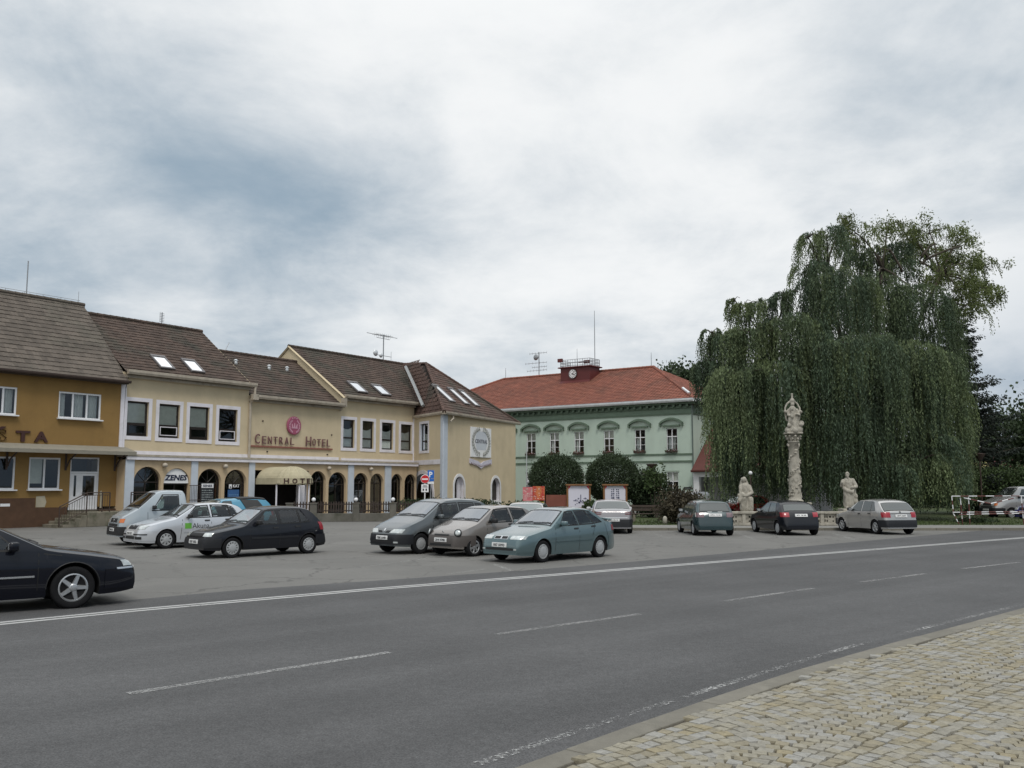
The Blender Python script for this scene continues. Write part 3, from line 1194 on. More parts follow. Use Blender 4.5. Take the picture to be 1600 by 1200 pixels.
# ------------------------------------------------------------------ post office
post = empty('post_office', fpos(0), FA, 'ochre post office with brown plinth and dark letters over its canopy', 'building')
PX0 = -22.0
wins_up = [(-3.62, -1.36, 5.34, 6.68), (-7.6, -5.68, 5.34, 6.68), (-12.2, -9.9, 5.34, 6.68), (-16.6, -14.3, 5.34, 6.68)]
wins_lo = [(-4.92, -3.36, 1.80, 3.36), (-7.4, -5.57, 1.80, 3.36), (-10.4, -8.6, 1.80, 3.36), (-13.5, -11.7, 1.80, 3.36)]
door = (-2.84, -1.28, .78, 3.42)
mb = wall_mb(MB(), PX0, -.22, .93, 7.8, [w + (0,) for w in wins_up] + [w + (0,) for w in wins_lo] + [door[:2] + (.93, 3.42, 0)], 0, .2)
mb.quad((-.22, 0, 0), (-.22, 11, 0), (-.22, 11, 7.8), (-.22, 0, 7.8))
mb.poly([(-.22, 0, 7.8), (-.22, 9, 7.8), (-.22, 4.4, 11.9)])
mb.quad((PX0, 0, 0), (PX0, 11, 0), (PX0, 11, 7.8), (PX0, 0, 7.8))
mb.quad((PX0, 9, 0), (-.22, 9, 0), (-.22, 9, 7.8), (PX0, 9, 7.8))
mb.build('wall', M['ochre'], post)
mb = MB()
mb.box(PX0, -2.95, -.06, .02, 0, .93)
mb.box(-1.2, -.22, -.06, .02, 0, .80)
mb.box(PX0, -4.55, -.045, -.002, .93, 1.40)
mb.build('plinth', M['brown_plinth'], post)
MB().quad((-6.2, -.0485, 1.02), (-5.75, -.0485, 1.02), (-5.75, -.0485, 1.15), (-6.2, -.0485, 1.15)).build('notice', M['white_flat'], post)
M['bare'] = mat('bare_plaster_patch', (0.40, 0.36, 0.27), 0.95, 0.12, 3)
MB().poly([(-4.5, -.012, .95), (-4.05, -.012, .95), (-3.98, -.012, 1.2), (-4.08, -.012, 1.5), (-4.5, -.012, 1.47)]).build('plaster_patch', M['bare'], post)
MB().poly([(-1.2, -.008, .85), (-1.05, -.008, .85), (-1.02, -.008, 1.3), (-1.12, -.008, 1.75), (-1.2, -.008, 1.7)]).build('plaster_patch', M['bare'], post)
M['room_grey'] = mat('dim_room', (0.10, 0.10, 0.095), 0.9, 0.2, 1)
for (xa, xb, za, zb) in wins_up:
    w3 = (xb - xa) / 3
    w = window(post, xa, xb, za, zb, .03, M['white'], .085, (xa + w3, xa + 2 * w3), (), M['white'])
    for s_, e_ in ((xa + .08, xa + .62 * w3), (xb - .75 * w3, xb - .08), (xa + 1.2 * w3, xa + 1.9 * w3)):
        curtain_mb(s_, e_, za + .08, zb - .08, .28, .03, 4).build('curtain', M['curtain'], w)
for (xa, xb, za, zb) in wins_lo:
    m_ = (xa + xb) / 2
    w = window(post, xa, xb, za, zb, .03, M['white'], .085, (m_,), (), M['white'])
    MB().quad((xa + .08, .15, za + .3), (m_ - .06, .15, za + .3), (m_ - .06, .15, zb - .08), (xa + .08, .15, zb - .08)).build('blind', M['blind'], w)
# door with transom light, glazed leaf and a narrow side leaf
xa, xb, za, zb = door
mb = frame_mb(MB(), xa, xb, za, zb, .075, .05, .13)
mb.box(xa + .075, xb - .075, .053, .127, 2.62, 2.70)
dr = mb.build('door', M['white'], post)
leaf = MB()
frame_mb(leaf, xa + .60, xb - .085, .79, 2.61, .12, .06, .12)
leaf.box(xa + .72, xb - .205, .063, .117, 1.36, 1.48)
leaf.box(xa + .72, xb - .205, .075, .105, .91, 1.36)
leaf.build('door_leaf', M['white'], dr)
leaf = MB()
frame_mb(leaf, xa + .085, xa + .595, .79, 2.61, .11, .06, .12)
leaf.box(xa + .195, xa + .26, .075, .105, .90, 2.50)
leaf.box(xa + .39, xa + .485, .075, .105, .90, 2.50)
leaf.box(xa + .26, xa + .39, .075, .105, .90, 1.45)
leaf.build('door_leaf', M['white'], dr)
pane(dr, xa + .08, xb - .08, 2.70, zb - .08, .09)
pane(dr, xa + .72, xb - .205, 1.48, 2.49, .09)
pane(dr, xa + .26, xa + .39, 1.45, 2.50, .09)
MB().tube([(xa + .68, .03, 1.62), (xa + .68, -.03, 1.62), (xa + .80, -.03, 1.62)], .014, 6).build('handle', M['steel'], dr)
MB().box(-2.84, -1.28, .02, .05, .72, .79).build('threshold', M['concrete'], dr)
MB().quad((-1.05, 1.6, .8), (-20, 1.6, .8), (-20, 1.6, 7.6), (-1.05, 1.6, 7.6)).build('room_back', M['room_grey'], post)
# canopy on iron brackets
mb = MB()
mb.add([(PX0, -1.05, 3.56), (.12, -1.05, 3.56), (.12, -1.05, 3.74), (PX0, -1.05, 3.74), (PX0, -.002, 3.60), (.12, -.002, 3.60), (.12, -.002, 4.02), (PX0, -.002, 4.02)],
       [(0, 1, 2, 3), (3, 2, 6, 7), (0, 4, 5, 1), (1, 5, 6, 2), (0, 3, 7, 4)])
mb.build('canopy', mat('canopy_sheet', (0.25, 0.23, 0.185), .8, .12, 1.5, c2=(.17, .16, .13), c2_scale=1.5), post)
for bx in (-17, -13.5, -9.9, -6.0, -3.1, -.45):
    MB().tube([(bx, -.03, 2.75), (bx, -.03, 3.58)], .055, 4).tube([(bx, -.04, 2.85), (bx, -.35, 3.25), (bx, -.9, 3.56)], .04, 5).build('bracket', M['iron'], post)
for ch, cx in (('P', -8.55), ('O', -7.50), ('\u0160', -6.43), ('T', -5.32), ('A', -4.42)):
    text(post, ch, cx, -.03, 4.10, .52 if ch != '\u0160' else .68, M['letter_brown'], 'letter', width=.68, depth=.08, center=True, bold=.035)
# roof
ZE, ZR, DR = 7.85, 12.05, 4.35
zf, zr_ = ZE - .32, ZR
roof_slope(post, [(PX0, -.45, 7.42), (-.10, -.45, 7.42), (-.10, DR, ZR), (PX0, DR, ZR)], M['tile_grey'], .32, .36, 3)
roof_slope(post, [(-.10, 9.15, 7.42), (PX0, 9.15, 7.42), (PX0, DR, ZR), (-.10, DR, ZR)], M['tile_grey'], tiles=False)
ridge(post, (PX0, DR, ZR + .04), (-.08, DR, ZR + .04), M['tile_grey'])
MB().box(PX0, -.12, -.45, 0, 7.30, 7.38).build('eave_boards', M['wood_dark'], post)
gutter(post, (PX0, -.46, 7.34), (-.06, -.46, 7.34), M['iron'], h=.14, d=.14)
MB().bbox(-7.6, -5.25, DR - .3, DR + .8, 11.4, 13.05, .02).bbox(-7.7, -5.15, DR - .4, DR + .9, 13.05, 13.2, .02).build('chimney', mat('chimney_plaster', (.12, .095, .06), .95, .2, 4), post)
mb = MB()
for i in range(22):
    mb.tube([(-.4 - i * 1.0, DR, ZR + .1), (-.4 - i * 1.0, DR, ZR + .26)], .012, 4)
mb.tube([(PX0, DR, ZR + .25), (-.3, DR, ZR + .25)], .012, 4)
mb.tube([(-.4, DR, ZR + .1), (-.4, DR, ZR + .75)], .014, 4)
mb.build('lightning_wire', M['steel'], post)
mast = MB().tube([(-3.25, DR + .1, ZR), (-3.25, DR + .1, ZR + 1.95)], .03, 6)
mast.build('antenna_mast', M['steel'], post)

# steps, ramp wall and railings in front of the post office door
st = empty('entrance_steps', fpos(-2.0, -1.2), FA, 'weathered concrete steps and landing before the white post office door', 'steps')
SX = lambda x: x + 2.0
mb = MB()
mb.bbox(SX(-2.95), SX(.1), -.75, 1.1, 0, .70, .02)
mb.build('landing', M['concrete'], st)
for i in range(5):
    h = .70 - .14 * (i + 1)
    MB().bbox(SX(-2.97 - .30 * (i + 1)), SX(-2.97 - .30 * i) - .004, -.75, 1.1, 0, h, .015).build('step', M['concrete'], st)
MB().bbox(SX(.12), SX(2.0), -.6, 1.1, .52, .70, .02).bbox(SX(.12), SX(.3), .4, 1.1, 0, .515, .02).build('bridge_slab', M['concrete'], st)


def railing(parent_label, pts, h=.95, gap=.13, loc_obj=None):
    base = pts[0]
    e = empty('railing', fpos(base[0], base[1], base[2]), FA, parent_label, 'railing', 'iron railings on the post office steps')
    P = [Vector(p) - Vector(base) for p in pts]
    rail = MB()
    rail.tube([p + Vector((0, 0, h)) for p in P], .028, 6)
    rail.tube([p + Vector((0, 0, h * .88)) for p in P], .018, 5)
    rail.tube([p + Vector((0, 0, .12)) for p in P], .018, 5)
    rail.build('handrail', M['iron'], e)
    for p in P:
        MB().tube([p, p + Vector((0, 0, h))], .03, 6).build('post', M['iron'], e)
    bar = MB().tube([(0, 0, .12), (0, 0, h * .88)], .011, 4).mesh('bar', M['iron'])
    for a, b in zip(P, P[1:]):
        n = max(1, int((b - a).length / gap))
        for i in range(1, n):
            inst('bar', bar, e, a.lerp(b, i / n))
    return e


railing('brown iron railing climbing beside the steps to the white door', [(-4.35, -1.9, .05), (-3.0, -1.9, .70), (-2.2, -1.9, .70), (-1.8, -1.9, .70)])
railing('brown iron railing at the right end of the landing by the hotel pilaster', [(-.55, -1.75, .70), (.35, -1.75, .70), (.75, -1.75, .70)])
bx = empty('electric_box', fpos(.85, -2.2), FA, 'white electric cabinet behind the pale blue pickup by the railing', 'cabinet')
MB().bbox(-.45, .45, -.2, .2, .05, 1.25, .02).build('cabinet_body', M['lilac_white'], bx)
MB().bbox(-.41, .41, -.215, -.2, .12, 1.18, .004).build('cabinet_door', M['lilac_white'], bx)
MB().box(-.47, .47, -.24, .22, 1.25, 1.30).build('cabinet_top', M['steel'], bx)

# ------------------------------------------------------------------ hotel: shop block, lettered middle block, right block
hotel = empty('hotel', fpos(0), FA, 'long cream hotel with arcade, brown tiled roofs and white framed windows', 'building')
HX1 = 23.2
winsL = [(.12, 1.40, 4.62, 6.48), (2.04, 3.36, 4.60, 6.46), (3.99, 5.32, 4.57, 6.46), (5.98, 7.30, 4.55, 6.45)]
winsR = [(16.0, 17.08, 4.50, 6.40), (17.82, 18.95, 4.50, 6.40), (19.76, 20.95, 4.50, 6.40), (21.75, 22.95, 4.48, 6.38)]
mb = wall_mb(MB(), -.2, 15.8, 3.62, 7.4, [w + (0,) for w in winsL], 0, .25)
wall_mb(mb, 15.8, HX1, 3.62, 8.0, [w + (0,) for w in winsR], 0, .25)
mb.quad((-.2, 0, 7.4), (8.1, 0, 7.4), (8.1, 0, 8.0), (-.2, 0, 8.0))
for gx, zz, yr, zrr in ((8.1, 8.0, 4.9, 11.7), (15.8, 8.0, 5.27, 11.68)):
    mb.poly([(gx, 0, 7.0), (gx, 10.5, 7.0), (gx, 10.5, 8.0), (gx, yr, zrr), (gx, 0, zz)])
mb.quad((-.2, 10.5, 0), (HX1 + 3, 10.5, 0), (HX1 + 3, 10.5, 8), (-.2, 10.5, 8))
mb.quad((-.2, 0, 3.5), (-.2, 0, 8.0), (-.2, 10.5, 8.0), (-.2, 10.5, 3.5))
mb.build('wall', M['cream'], hotel)
# ledge roof over the arcade: stone fascia and two rails
mb = MB()
mb.box(-.35, 22.6, -1.0, -.003, 3.50, 3.62)
mb.build('ledge_cornice', M['gutter'], hotel)
MB().box(-.35, 22.62, -.98, -.85, 3.34, 3.497).build('ledge_fascia', M['lilac_white'], hotel)
MB().box(-.2, 15.6, -.06, -.003, 3.62, 3.84).box(15.85, HX1, -.055, -.003, 3.62, 3.80).build('band', M['lilac_white'], hotel)
# arcade wall with round arches
archesL = [(.17, 1.80, .1, 2.99, 1.0), (1.95, 3.58, .1, 2.93, 1.0), (4.12, 5.70, .1, 2.93, 1.0), (5.92, 7.48, .1, 2.91, 1.0)]
archesR = [(12.45, 13.78, .1, 2.90, 1.0), (14.02, 15.62, .1, 2.85, 1.0), (16.28, 17.66, .1, 2.82, 1.0), (17.86, 19.18, .1, 2.80, 1.0), (19.95, 21.1, .1, 2.79, 1.0), (21.34, 22.6, .1, 2.78, 1.0)]
mb = wall_mb(MB(), -.3, 8.0, .0, 3.34, archesL, -.80, .35)
wall_mb(mb, 12.3, 22.62, .0, 3.34, archesR, -.80, .35)
mb.quad((8.0, -.8, 2.9), (12.3, -.8, 2.9), (12.3, -.8, 3.34), (8.0, -.8, 3.34))
mb.quad((-.3, -.8, 0), (-.3, 2.4, 0), (-.3, 2.4, 3.34), (-.3, -.8, 3.34))
mb.build('arcade_wall', M['peach'], hotel)
for (pa, pb) in ((-.36, .14), (3.63, 4.06), (7.60, 8.02), (15.72, 16.24), (19.26, 19.88)):
    MB().bbox(pa, pb, -.88, -.803, 0, 3.335, .012).build('pilaster', M['pale_blue'], hotel)
# shop fronts behind the arcade
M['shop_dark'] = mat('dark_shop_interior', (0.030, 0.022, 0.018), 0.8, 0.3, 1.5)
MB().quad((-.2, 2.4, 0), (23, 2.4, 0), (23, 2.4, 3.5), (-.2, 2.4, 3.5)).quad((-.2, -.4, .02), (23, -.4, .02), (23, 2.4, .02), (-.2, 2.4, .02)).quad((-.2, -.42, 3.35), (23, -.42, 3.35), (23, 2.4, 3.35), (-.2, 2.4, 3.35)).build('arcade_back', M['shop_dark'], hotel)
M['shop_glass'] = glass_mat('shop_glass', (.42, .44, .44), .07, .22)
for o in archesL[:1] + archesL[2:] + archesR:
    xa, xb, za, zb, k = o
    mb = MB()
    pth = arch_path((xa + .02, xb - .02, za, zb - .02, 1.0))
    pin = arch_path((xa + .09, xb - .09, za, zb - .09, 1.0))
    for i in range(len(pth) - 1):
        (a, b), (c, d), (e, f), (g, h) = pth[i], pth[i + 1], pin[i + 1], pin[i]
        mb.add([(a, -.6, b), (c, -.6, d), (e, -.6, f), (g, -.6, h), (a, -.52, b), (c, -.52, d), (e, -.52, f), (g, -.52, h)], [(0, 1, 2, 3), (3, 2, 6, 7), (4, 7, 6, 5)])
    zs = zb - (xb - xa) / 2
    mb.box(xa + .09, xb - .09, -.597, -.523, zs - .03, zs + .03)
    cx = (xa + xb) / 2
    mb.box(cx - .025, cx + .025, -.594, -.526, za, zs - .03)
    for q in (45, 90, 135):
        rr = (xb - xa) / 2 - .08
        mb.tube([(cx, -.56, zs), (cx + rr * math.cos(R(q)), -.56, zs + rr * math.sin(R(q)))], .018, 4)
    w = mb.build('shop_window', M['dark_frame'], hotel)
    MB().poly([(a, -.55, b) for a, b in pin]).build('pane', M['shop_glass'], w)
# curtained arcade windows of the restaurant
for o in archesR[2:5]:
    curtain_mb(o[0] + .1, o[1] - .1, .6, 2.0, .1, .05, 6).build('curtain', mat('dim_drape', (.14, .14, .15), .9, .1, 3), hotel)
# shop sign filling the second arch, door under it
xa, xb, za, zb, k = archesL[1]
pth = arch_path((xa + .02, xb - .02, 2.12, zb - .02, 1.0))
mb = MB().add([(a, -.72, b) for a, b in pth] + [(a, -.66, b) for a, b in pth], [tuple(range(len(pth)))] + [(i, i + 1, len(pth) + i + 1, len(pth) + i) for i in range(len(pth) - 1)])
sg = mb.build('shop_sign', M['white_flat'], hotel)
text(sg, 'ZENES', xa + .10, -.735, 2.27, .30, M['navy_print'], 'lettering', width=xb - xa - .22, depth=.012, shear=.18, bold=.03)
mb = frame_mb(MB(), xa + .03, xb - .03, .1, 2.10, .07, -.6, -.52)
mb.box((xa + xb) / 2 - .03, (xa + xb) / 2 + .03, -.597, -.523, .17, 2.03)
mb.box(xa + .1, (xa + xb) / 2 - .03, -.594, -.526, 1.0, 1.08)
mb.box((xa + xb) / 2 + .03, xb - .1, -.594, -.526, 1.0, 1.08)
dshop = mb.build('shop_door', M['dark_frame'], hotel)
pane(dshop, xa + .1, xb - .1, 1.08, 2.03, -.56)
mb = MB()
for i in range(8):
    mb.tube([(3.45 + i * .1, -1.05, .1), (3.45 + i * .1, -1.05, 2.0)], .012, 4)
mb.tube([(3.4, -1.05, 2.0), (4.2, -1.05, 2.0)], .02, 4).tube([(3.4, -1.05, 1.2), (4.2, -1.05, 1.2)], .02, 4)
mb.build('folded_grille', M['iron'], hotel)
# the two shop window posters
M['poster_black'] = mat('poster_black', (0.015, 0.018, 0.022), .5, .2, 3)
M['poster_blue'] = mat('poster_blue', (0.04, 0.11, 0.26), .5, .15, 3)
M['print_grey'] = mat('print_grey', (0.28, 0.31, 0.31), .6, .25, 8)
ps = MB().box(4.42, 5.32, -.66, -.64, .55, 2.14).build('window_poster', M['poster_black'], hotel)
MB().box(4.47, 5.27, -.668, -.6605, 1.86, 2.10).build('poster_heading', M['white_flat'], ps)
text(ps, 'SENES', 4.56, -.675, 1.91, .13, M['navy_print'], width=.62, depth=.008, bold=.02)
mb = MB()
rg2 = random.Random(5)
for i in range(9):
    zz = 1.72 - i * .125
    x_ = 4.5
    while x_ < 5.2:
        w_ = rg2.uniform(.04, .16)
        mb.box(x_, min(5.24, x_ + w_), -.668, -.6605, zz - .028, zz + rg2.uniform(.01, .035))
        x_ += w_ + rg2.uniform(.02, .05)
mb.build('poster_print', M['print_grey'], ps)
ps = MB().box(6.28, 7.08, -.66, -.64, .55, 1.75).build('window_poster', M['poster_blue'], hotel)
mb = MB()
for i in range(7):
    zz = 1.45 - i * .12
    x_ = 6.36
    while x_ < 7.0:
        w_ = rg2.uniform(.04, .14)
        mb.box(x_, min(7.02, x_ + w_), -.668, -.6605, zz - .02, zz + .02)
        x_ += w_ + rg2.uniform(.02, .05)
mb.build('poster_print', mat('poster_pale_blue', (.16, .30, .48), .6, .1, 4), ps)
lg = MB().box(6.34, 6.54, -.668, -.6605, 1.82, 2.06).build('logo', M['white_flat'], hotel)
MB().prism([(6.38, 1.86), (6.5, 1.86), (6.44, 1.98)], -.676, -.6685).build('logo_mark', M['navy_print'], lg)
text(hotel, 'KAT', 6.62, -.665, 1.88, .17, M['white_flat'], 'logo_lettering', width=.46, depth=.012, bold=.01)
# wall lamps under the ledge
for lx in (1.88, 5.82, 13.9, 17.76):
    mb = MB().lathe([(.05, 0), (.13, .04), (.15, .12), (.12, .2), (.04, .24)], 10, (lx, -.97, 2.96))
    l_ = mb.build('wall_lamp', M['gutter'], hotel, True)
    MB().tube([(lx, -.8, 3.1), (lx, -.95, 3.12)], .03, 6).build('lamp_arm', M['iron'], l_)


def hotel_window(xa, xb, za, zb, style, n):
    tr = MB()
    frame_mb(tr, xa - .20, xb + .20, za - .20, zb + .20, .20, -.035, -.003)
    t = tr.build('window_surround', M['lilac_white'], hotel)
    zt = za + (zb - za) * .36
    w = window(hotel, xa, xb, za, zb, .12, M['dark_frame'], .09, (), (zt,), None, .03, .10)
    if style == 'office':
        if n < 3:
            MB().quad((xa + .09, .18, zt + .05), (xb - .09, .18, zt + .05), (xb - .09, .18, zb - .1), (xa + .09, .18, zb - .1)).build('blind', M['blind'], w)
        # tilted lower vent light
        mb = MB()
        frame_mb(mb, xa + .12, xb - .12, za + .12, zt - .06, .04, .02, .05)
        mb.build('vent_frame', M['lilac_white'] if n in (1, 3) else M['dark_frame'], w)
    else:
        curtain_mb(xa + .09, xb - .09, zt + .02, zb - .50, .19, .02, 6, .14).build('curtain', M['curtain'], w)
        curtain_mb(xa + .09, xb - .09, za + .09, zt - .05, .19, .02, 7).build('curtain', M['curtain'], w)
    return w


for n, w in enumerate(winsL):
    hotel_window(*w, 'office', n)
for n, w in enumerate(winsR):
    hotel_window(*w, 'net', n)
MB().quad((-.1, 1.8, 3.7), (23, 1.8, 3.7), (23, 1.8, 7.3), (-.1, 1.8, 7.3)).build('room_back', M['room_grey'], hotel)
# roofs of the three blocks (each its own slope)
roof_slope(hotel, [(-.12, -.35, 7.86), (8.18, -.35, 7.86), (8.18, 4.9, 11.72), (-.12, 4.9, 11.72)], M['tile_old'], .28, .32, 5)
roof_slope(hotel, [(8.18, 10.6, 7.8), (-.12, 10.6, 7.8), (-.12, 4.9, 11.72), (8.18, 4.9, 11.72)], M['tile_old'], tiles=False)
roof_slope(hotel, [(8.18, -.35, 7.18), (15.75, -.35, 7.18), (15.75, 4.5, 10.56), (8.18, 4.5, 10.56)], M['tile_old'], .28, .32, 6)
roof_slope(hotel, [(15.75, 10.6, 6.8), (8.18, 10.6, 6.8), (8.18, 4.5, 10.56), (15.75, 4.5, 10.56)], M['tile_old'], tiles=False)
roof_slope(hotel, [(15.72, -.35, 7.80), (23.35, -.35, 7.80), (28.6, 5.27, 11.74), (15.72, 5.27, 11.74)], M['tile_old'], .28, .32, 8)
roof_slope(hotel, [(30, 10.7, 7.8), (15.72, 10.7, 7.8), (15.72, 5.27, 11.74), (28.6, 5.27, 11.74)], M['tile_old'], tiles=False)
ridge(hotel, (-.12, 4.9, 11.76), (8.18, 4.9, 11.76), M['tile_old'])
ridge(hotel, (8.18, 4.5, 10.6), (15.75, 4.5, 10.6), M['tile_old'])
ridge(hotel, (15.72, 5.27, 11.78), (28.0, 5.27, 11.78), M['tile_old'])
MB().tube([(15.74, -.38, 7.78), (15.74, 5.27, 11.74), (15.74, 10.6, 7.85)], .09, 4).tube([(8.2, -.38, 7.84), (8.2, 4.9, 11.7)], .035, 4).build('verge_board', M['cream'], hotel)
gutter(hotel, (-.2, -.36, 7.86), (8.3, -.36, 7.86), M['gutter'], h=.24, d=.2)
gutter(hotel, (8.3, -.36, 7.18), (15.7, -.36, 7.18), M['gutter'], h=.24, d=.2)
gutter(hotel, (15.72, -.36, 7.80), (23.3, -.36, 7.80), M['gutter'], h=.24, d=.2)
MB().box(-.2, 8.1, -.2, -.003, 7.70, 7.86).box(8.1, 15.75, -.18, -.003, 7.02, 7.18).box(15.8, 23.2, -.2, -.003, 7.64, 7.80).build('eave_moulding', M['gutter'], hotel)
dp = MB().tube([(8.2, -.45, 7.86), (8.2, -.42, 7.3), (8.15, -.12, 6.9), (8.15, -.12, 3.62)], .075, 8)
dp.box(8.0, 8.4, -.56, -.3, 7.1, 7.45)
dp.build('downpipe', M['gutter'], hotel)
MB().box(15.55, 15.85, -.5, -.24, 7.2, 7.78).tube([(15.65, -.3, 7.2), (15.6, -.1, 6.95)], .06, 6).build('gutter_hopper', M['gutter'], hotel)
MB().tube([(.05, -.10, 7.7), (-.05, -.05, 7.1), (-.1, -.04, 3.7)], .02, 5).build('cable', M['iron'], hotel)
MB().box(-.28, .02, -.06, -.003, 3.6, 7.7).build('corner_strip', M['lilac_white'], hotel)
# skylights: two on the shop block, two on the right block
pl = Vector((8.3, 0, 0))
UL, VL = Vector((1, 0, 0)), Vector((0, 5.25, 3.86)).normalized()
OL = Vector((0, -.35, 7.86))
for sx in (2.35, 4.35):
    skylight(hotel, OL + UL * sx + VL * 1.05, UL, VL, .78, 1.1)
VR = Vector((0, 5.62, 3.94)).normalized()
OR = Vector((0, -.35, 7.80))
for sx in (17.75, 20.15):
    skylight(hotel, OR + UL * sx + VL * 1.0, UL, VR, .85, 1.15)
VM = Vector((0, 4.85, 3.38)).normalized()
OM = Vector((0, -.35, 7.18))
for sx, sv in ((9.6, 4.35), (12.2, 4.2), (13.8, 4.3)):
    p = OM + UL * sx + VM * sv
    v_ = MB().lathe([(.12, 0), (.10, .24), (.07, .28)], 8, (p.x, p.y, p.z - .05))
    v_.build('roof_vent', M['zinc'], hotel, True)
    MB().lathe([(.14, .0), (.14, .04), (.04, .10)], 8, (p.x, p.y, p.z + .23)).build('vent_cap', M['zinc'], hotel)
# round raspberry emblem and raised lettering
em = MB().lathe([(.54, .0), (.58, .03), (.58, .09), (.52, .12)], 36, (11.62, -.15, 5.74), 'y').build('emblem_disc', M['pink'], hotel)
M['pale_pink'] = mat('pale_pink_print', (.62, .36, .44), .5, .05, 3)
mb = MB()
for k in range(9):
    for sgn in (-1, 1):
        a = R(-70 + k * 15)
        r_ = .40
        cx, cz = 11.62 + sgn * r_ * math.cos(a), 5.70 + r_ * math.sin(a)
        d1 = Vector((-sgn * math.sin(a), 0, math.cos(a)))
        d2 = Vector((sgn * math.cos(a), 0, math.sin(a)))
        c_ = Vector((cx, -.167, cz))
        for s2 in (-1, 1):
            tip = c_ + d1 * .10 + d2 * .06 * s2
            mb.poly([c_, c_ + d1 * .06 + d2 * .005 * s2, tip, c_ + d1 * .02 + d2 * .05 * s2])
for i, (w_, h_) in enumerate(((-.16, .20), (0, .26), (.16, .20))):
    mb.poly([(11.62 + w_ - .06, -.167, 5.64), (11.62 + w_ + .06, -.167, 5.64), (11.62 + w_ * 1.3 + .03, -.167, 5.64 + h_), (11.62 + w_ * 1.3 - .03, -.167, 5.64 + h_)])
mb.box(11.62 - .24, 11.62 + .24, -.172, -.158, 5.56, 5.63)
for i in (-1, 0, 1):
    mb.lathe([(.045, 0), (.045, .008)], 8, (11.62 + i * .17, -.172, 6.22 - abs(i) * .03), 'y')
mb.build('emblem_print', M['pale_pink'], em)
x_ = 8.62
for word, x0, x1 in (('CENTRAL', 8.58, 11.78), ('HOTEL', 12.66, 14.86)):
    t_ = text(hotel, word[0], x0, -.10, 4.50, .60, M['plum'], 'letter', width=.36 if word[0] == 'C' else .44, depth=.06)
    n = len(word) - 1
    stp = (x1 - x0 - .52) / n
    for i, ch in enumerate(word[1:]):
        text(hotel, ch, x0 + .52 + i * stp + .03, -.10, 4.52, .46, M['plum'], 'letter', width=stp * .66, depth=.06)
MB().bbox(8.25, 15.0, -.10, -.003, 4.30, 4.40, .01).build('sign_rail', mat('sign_rail_red', (.24, .10, .075), .5, .1, 3), hotel)
for sx, sz in ((9.2, 5.9), (9.6, 4.05), (14.6, 4.0), (14.95, 5.3)):
    MB().lathe([(.05, 0), (.05, .06)], 6, (sx, -.06, sz), 'y').build('spot_fixing', M['iron'], hotel)
# hotel antenna on the right ridge
an = empty('roof_antenna', fpos(25.4, 5.2, 11.8), FA, 'tall antenna mast with dishes on the right hotel roof ridge', 'antenna')
mb = MB().tube([(0, 0, -.2), (0, 0, 2.05)], .045, 6)
mb.build('mast', M['steel'], an)
mb = MB().tube([(-1.9, 0, 1.98), (1.6, 0, 1.98)], .022, 4)
for i in range(9):
    x_ = -1.0 + i * .22
    mb.tube([(x_, -.3, 1.98 + .02 * (i % 2)), (x_, .3, 1.98)], .014, 4)
    mb.tube([(x_, 0, 1.80), (x_, 0, 2.15)], .014, 4)
mb.tube([(-.8, 0, 1.75), (.7, 0, 1.75)], .02, 4).tube([(-.9, 0, .38), (.95, 0, .38)], .02, 4).tube([(.9, 0, .1), (.9, 0, .8)], .02, 4).tube([(-.2, 0, -.02), (.9, 0, -.05)], .014, 4)
mb.build('aerial', M['steel'], an)
for dx_, dz_, r_ in ((-1.05, .5, .28), (-.45, .36, .2)):
    MB().lathe([(.02, -.1), (r_ * .7, -.06), (r_, 0), (r_ * .96, .015), (r_ * .6, -.03), (.02, -.06)], 14, (dx_, -.15, dz_), 'y').build('dish', M['zinc'], an, True)
a2 = empty('roof_antenna', fpos(5.3, 4.9, 11.8), FA, 'small comb antenna standing on the shop block roof ridge', 'antenna')
mb = MB().tube([(0, 0, -.1), (0, 0, .75)], .03, 5)
for i in range(6):
    mb.tube([(-.16, 0, .18 + i * .1), (.16, 0, .18 + i * .1)], .014, 4)
mb.tube([(-.14, 0, .15), (-.14, 0, .75)], .014, 4)
mb.build('aerial', M['steel'], a2)
a3 = empty('lightning_rod', fpos(9.7, 4.5, 10.6), FA, 'thin slanted rod on the low middle roof ridge', 'rod')
MB().tube([(0, 0, 0), (.35, 0, .65)], .022, 5).build('rod', M['steel'], a3)

# ------------------------------------------------------------------ hotel wing that juts out towards the square
CW = at(692, 757, 64.0)
CW.z = 0
WA, WS = R(65), R(-58)
uw = Vector((math.cos(WA), math.sin(WA), 0))
us = Vector((math.cos(WS), math.sin(WS), 0))
wing = empty('hotel_wing', CW, WA, 'cream hotel wing with a white wreath sign and narrow arched windows', 'building')
WL = 11.9
EW = 7.0
dW1, dW2 = (1.95, 3.55, .1, 2.66, 1.0), (8.0, 9.45, .62, 2.58, 1.0)
# end face: local x along the wall, -y outward
doorW = (1.62, 3.05, .1, 2.62, 1.0)
winW = (7.55, 8.95, .85, 2.55, 1.0)
mb = wall_mb(MB(), 0, WL, 0, EW, [doorW, winW], 0, .3, reveal_mi=1)
lS_ = -us * 5.05
ls_l = loc_on(wing, CW + lS_)
bk = loc_on(wing, CW + uw * WL + Vector((-7.5, 5.2, 0)))
bl = loc_on(wing, fpos(23.0, 6.0))
e_ = Vector((WL, 0, 0))
for a, b in ((e_, bk), (bk, bl)):
    mb.quad((a.x, a.y, 0), (b.x, b.y, 0), (b.x, b.y, EW), (a.x, a.y, EW))
mb.build('wall', [M['cream'], M['lilac_white']], wing)
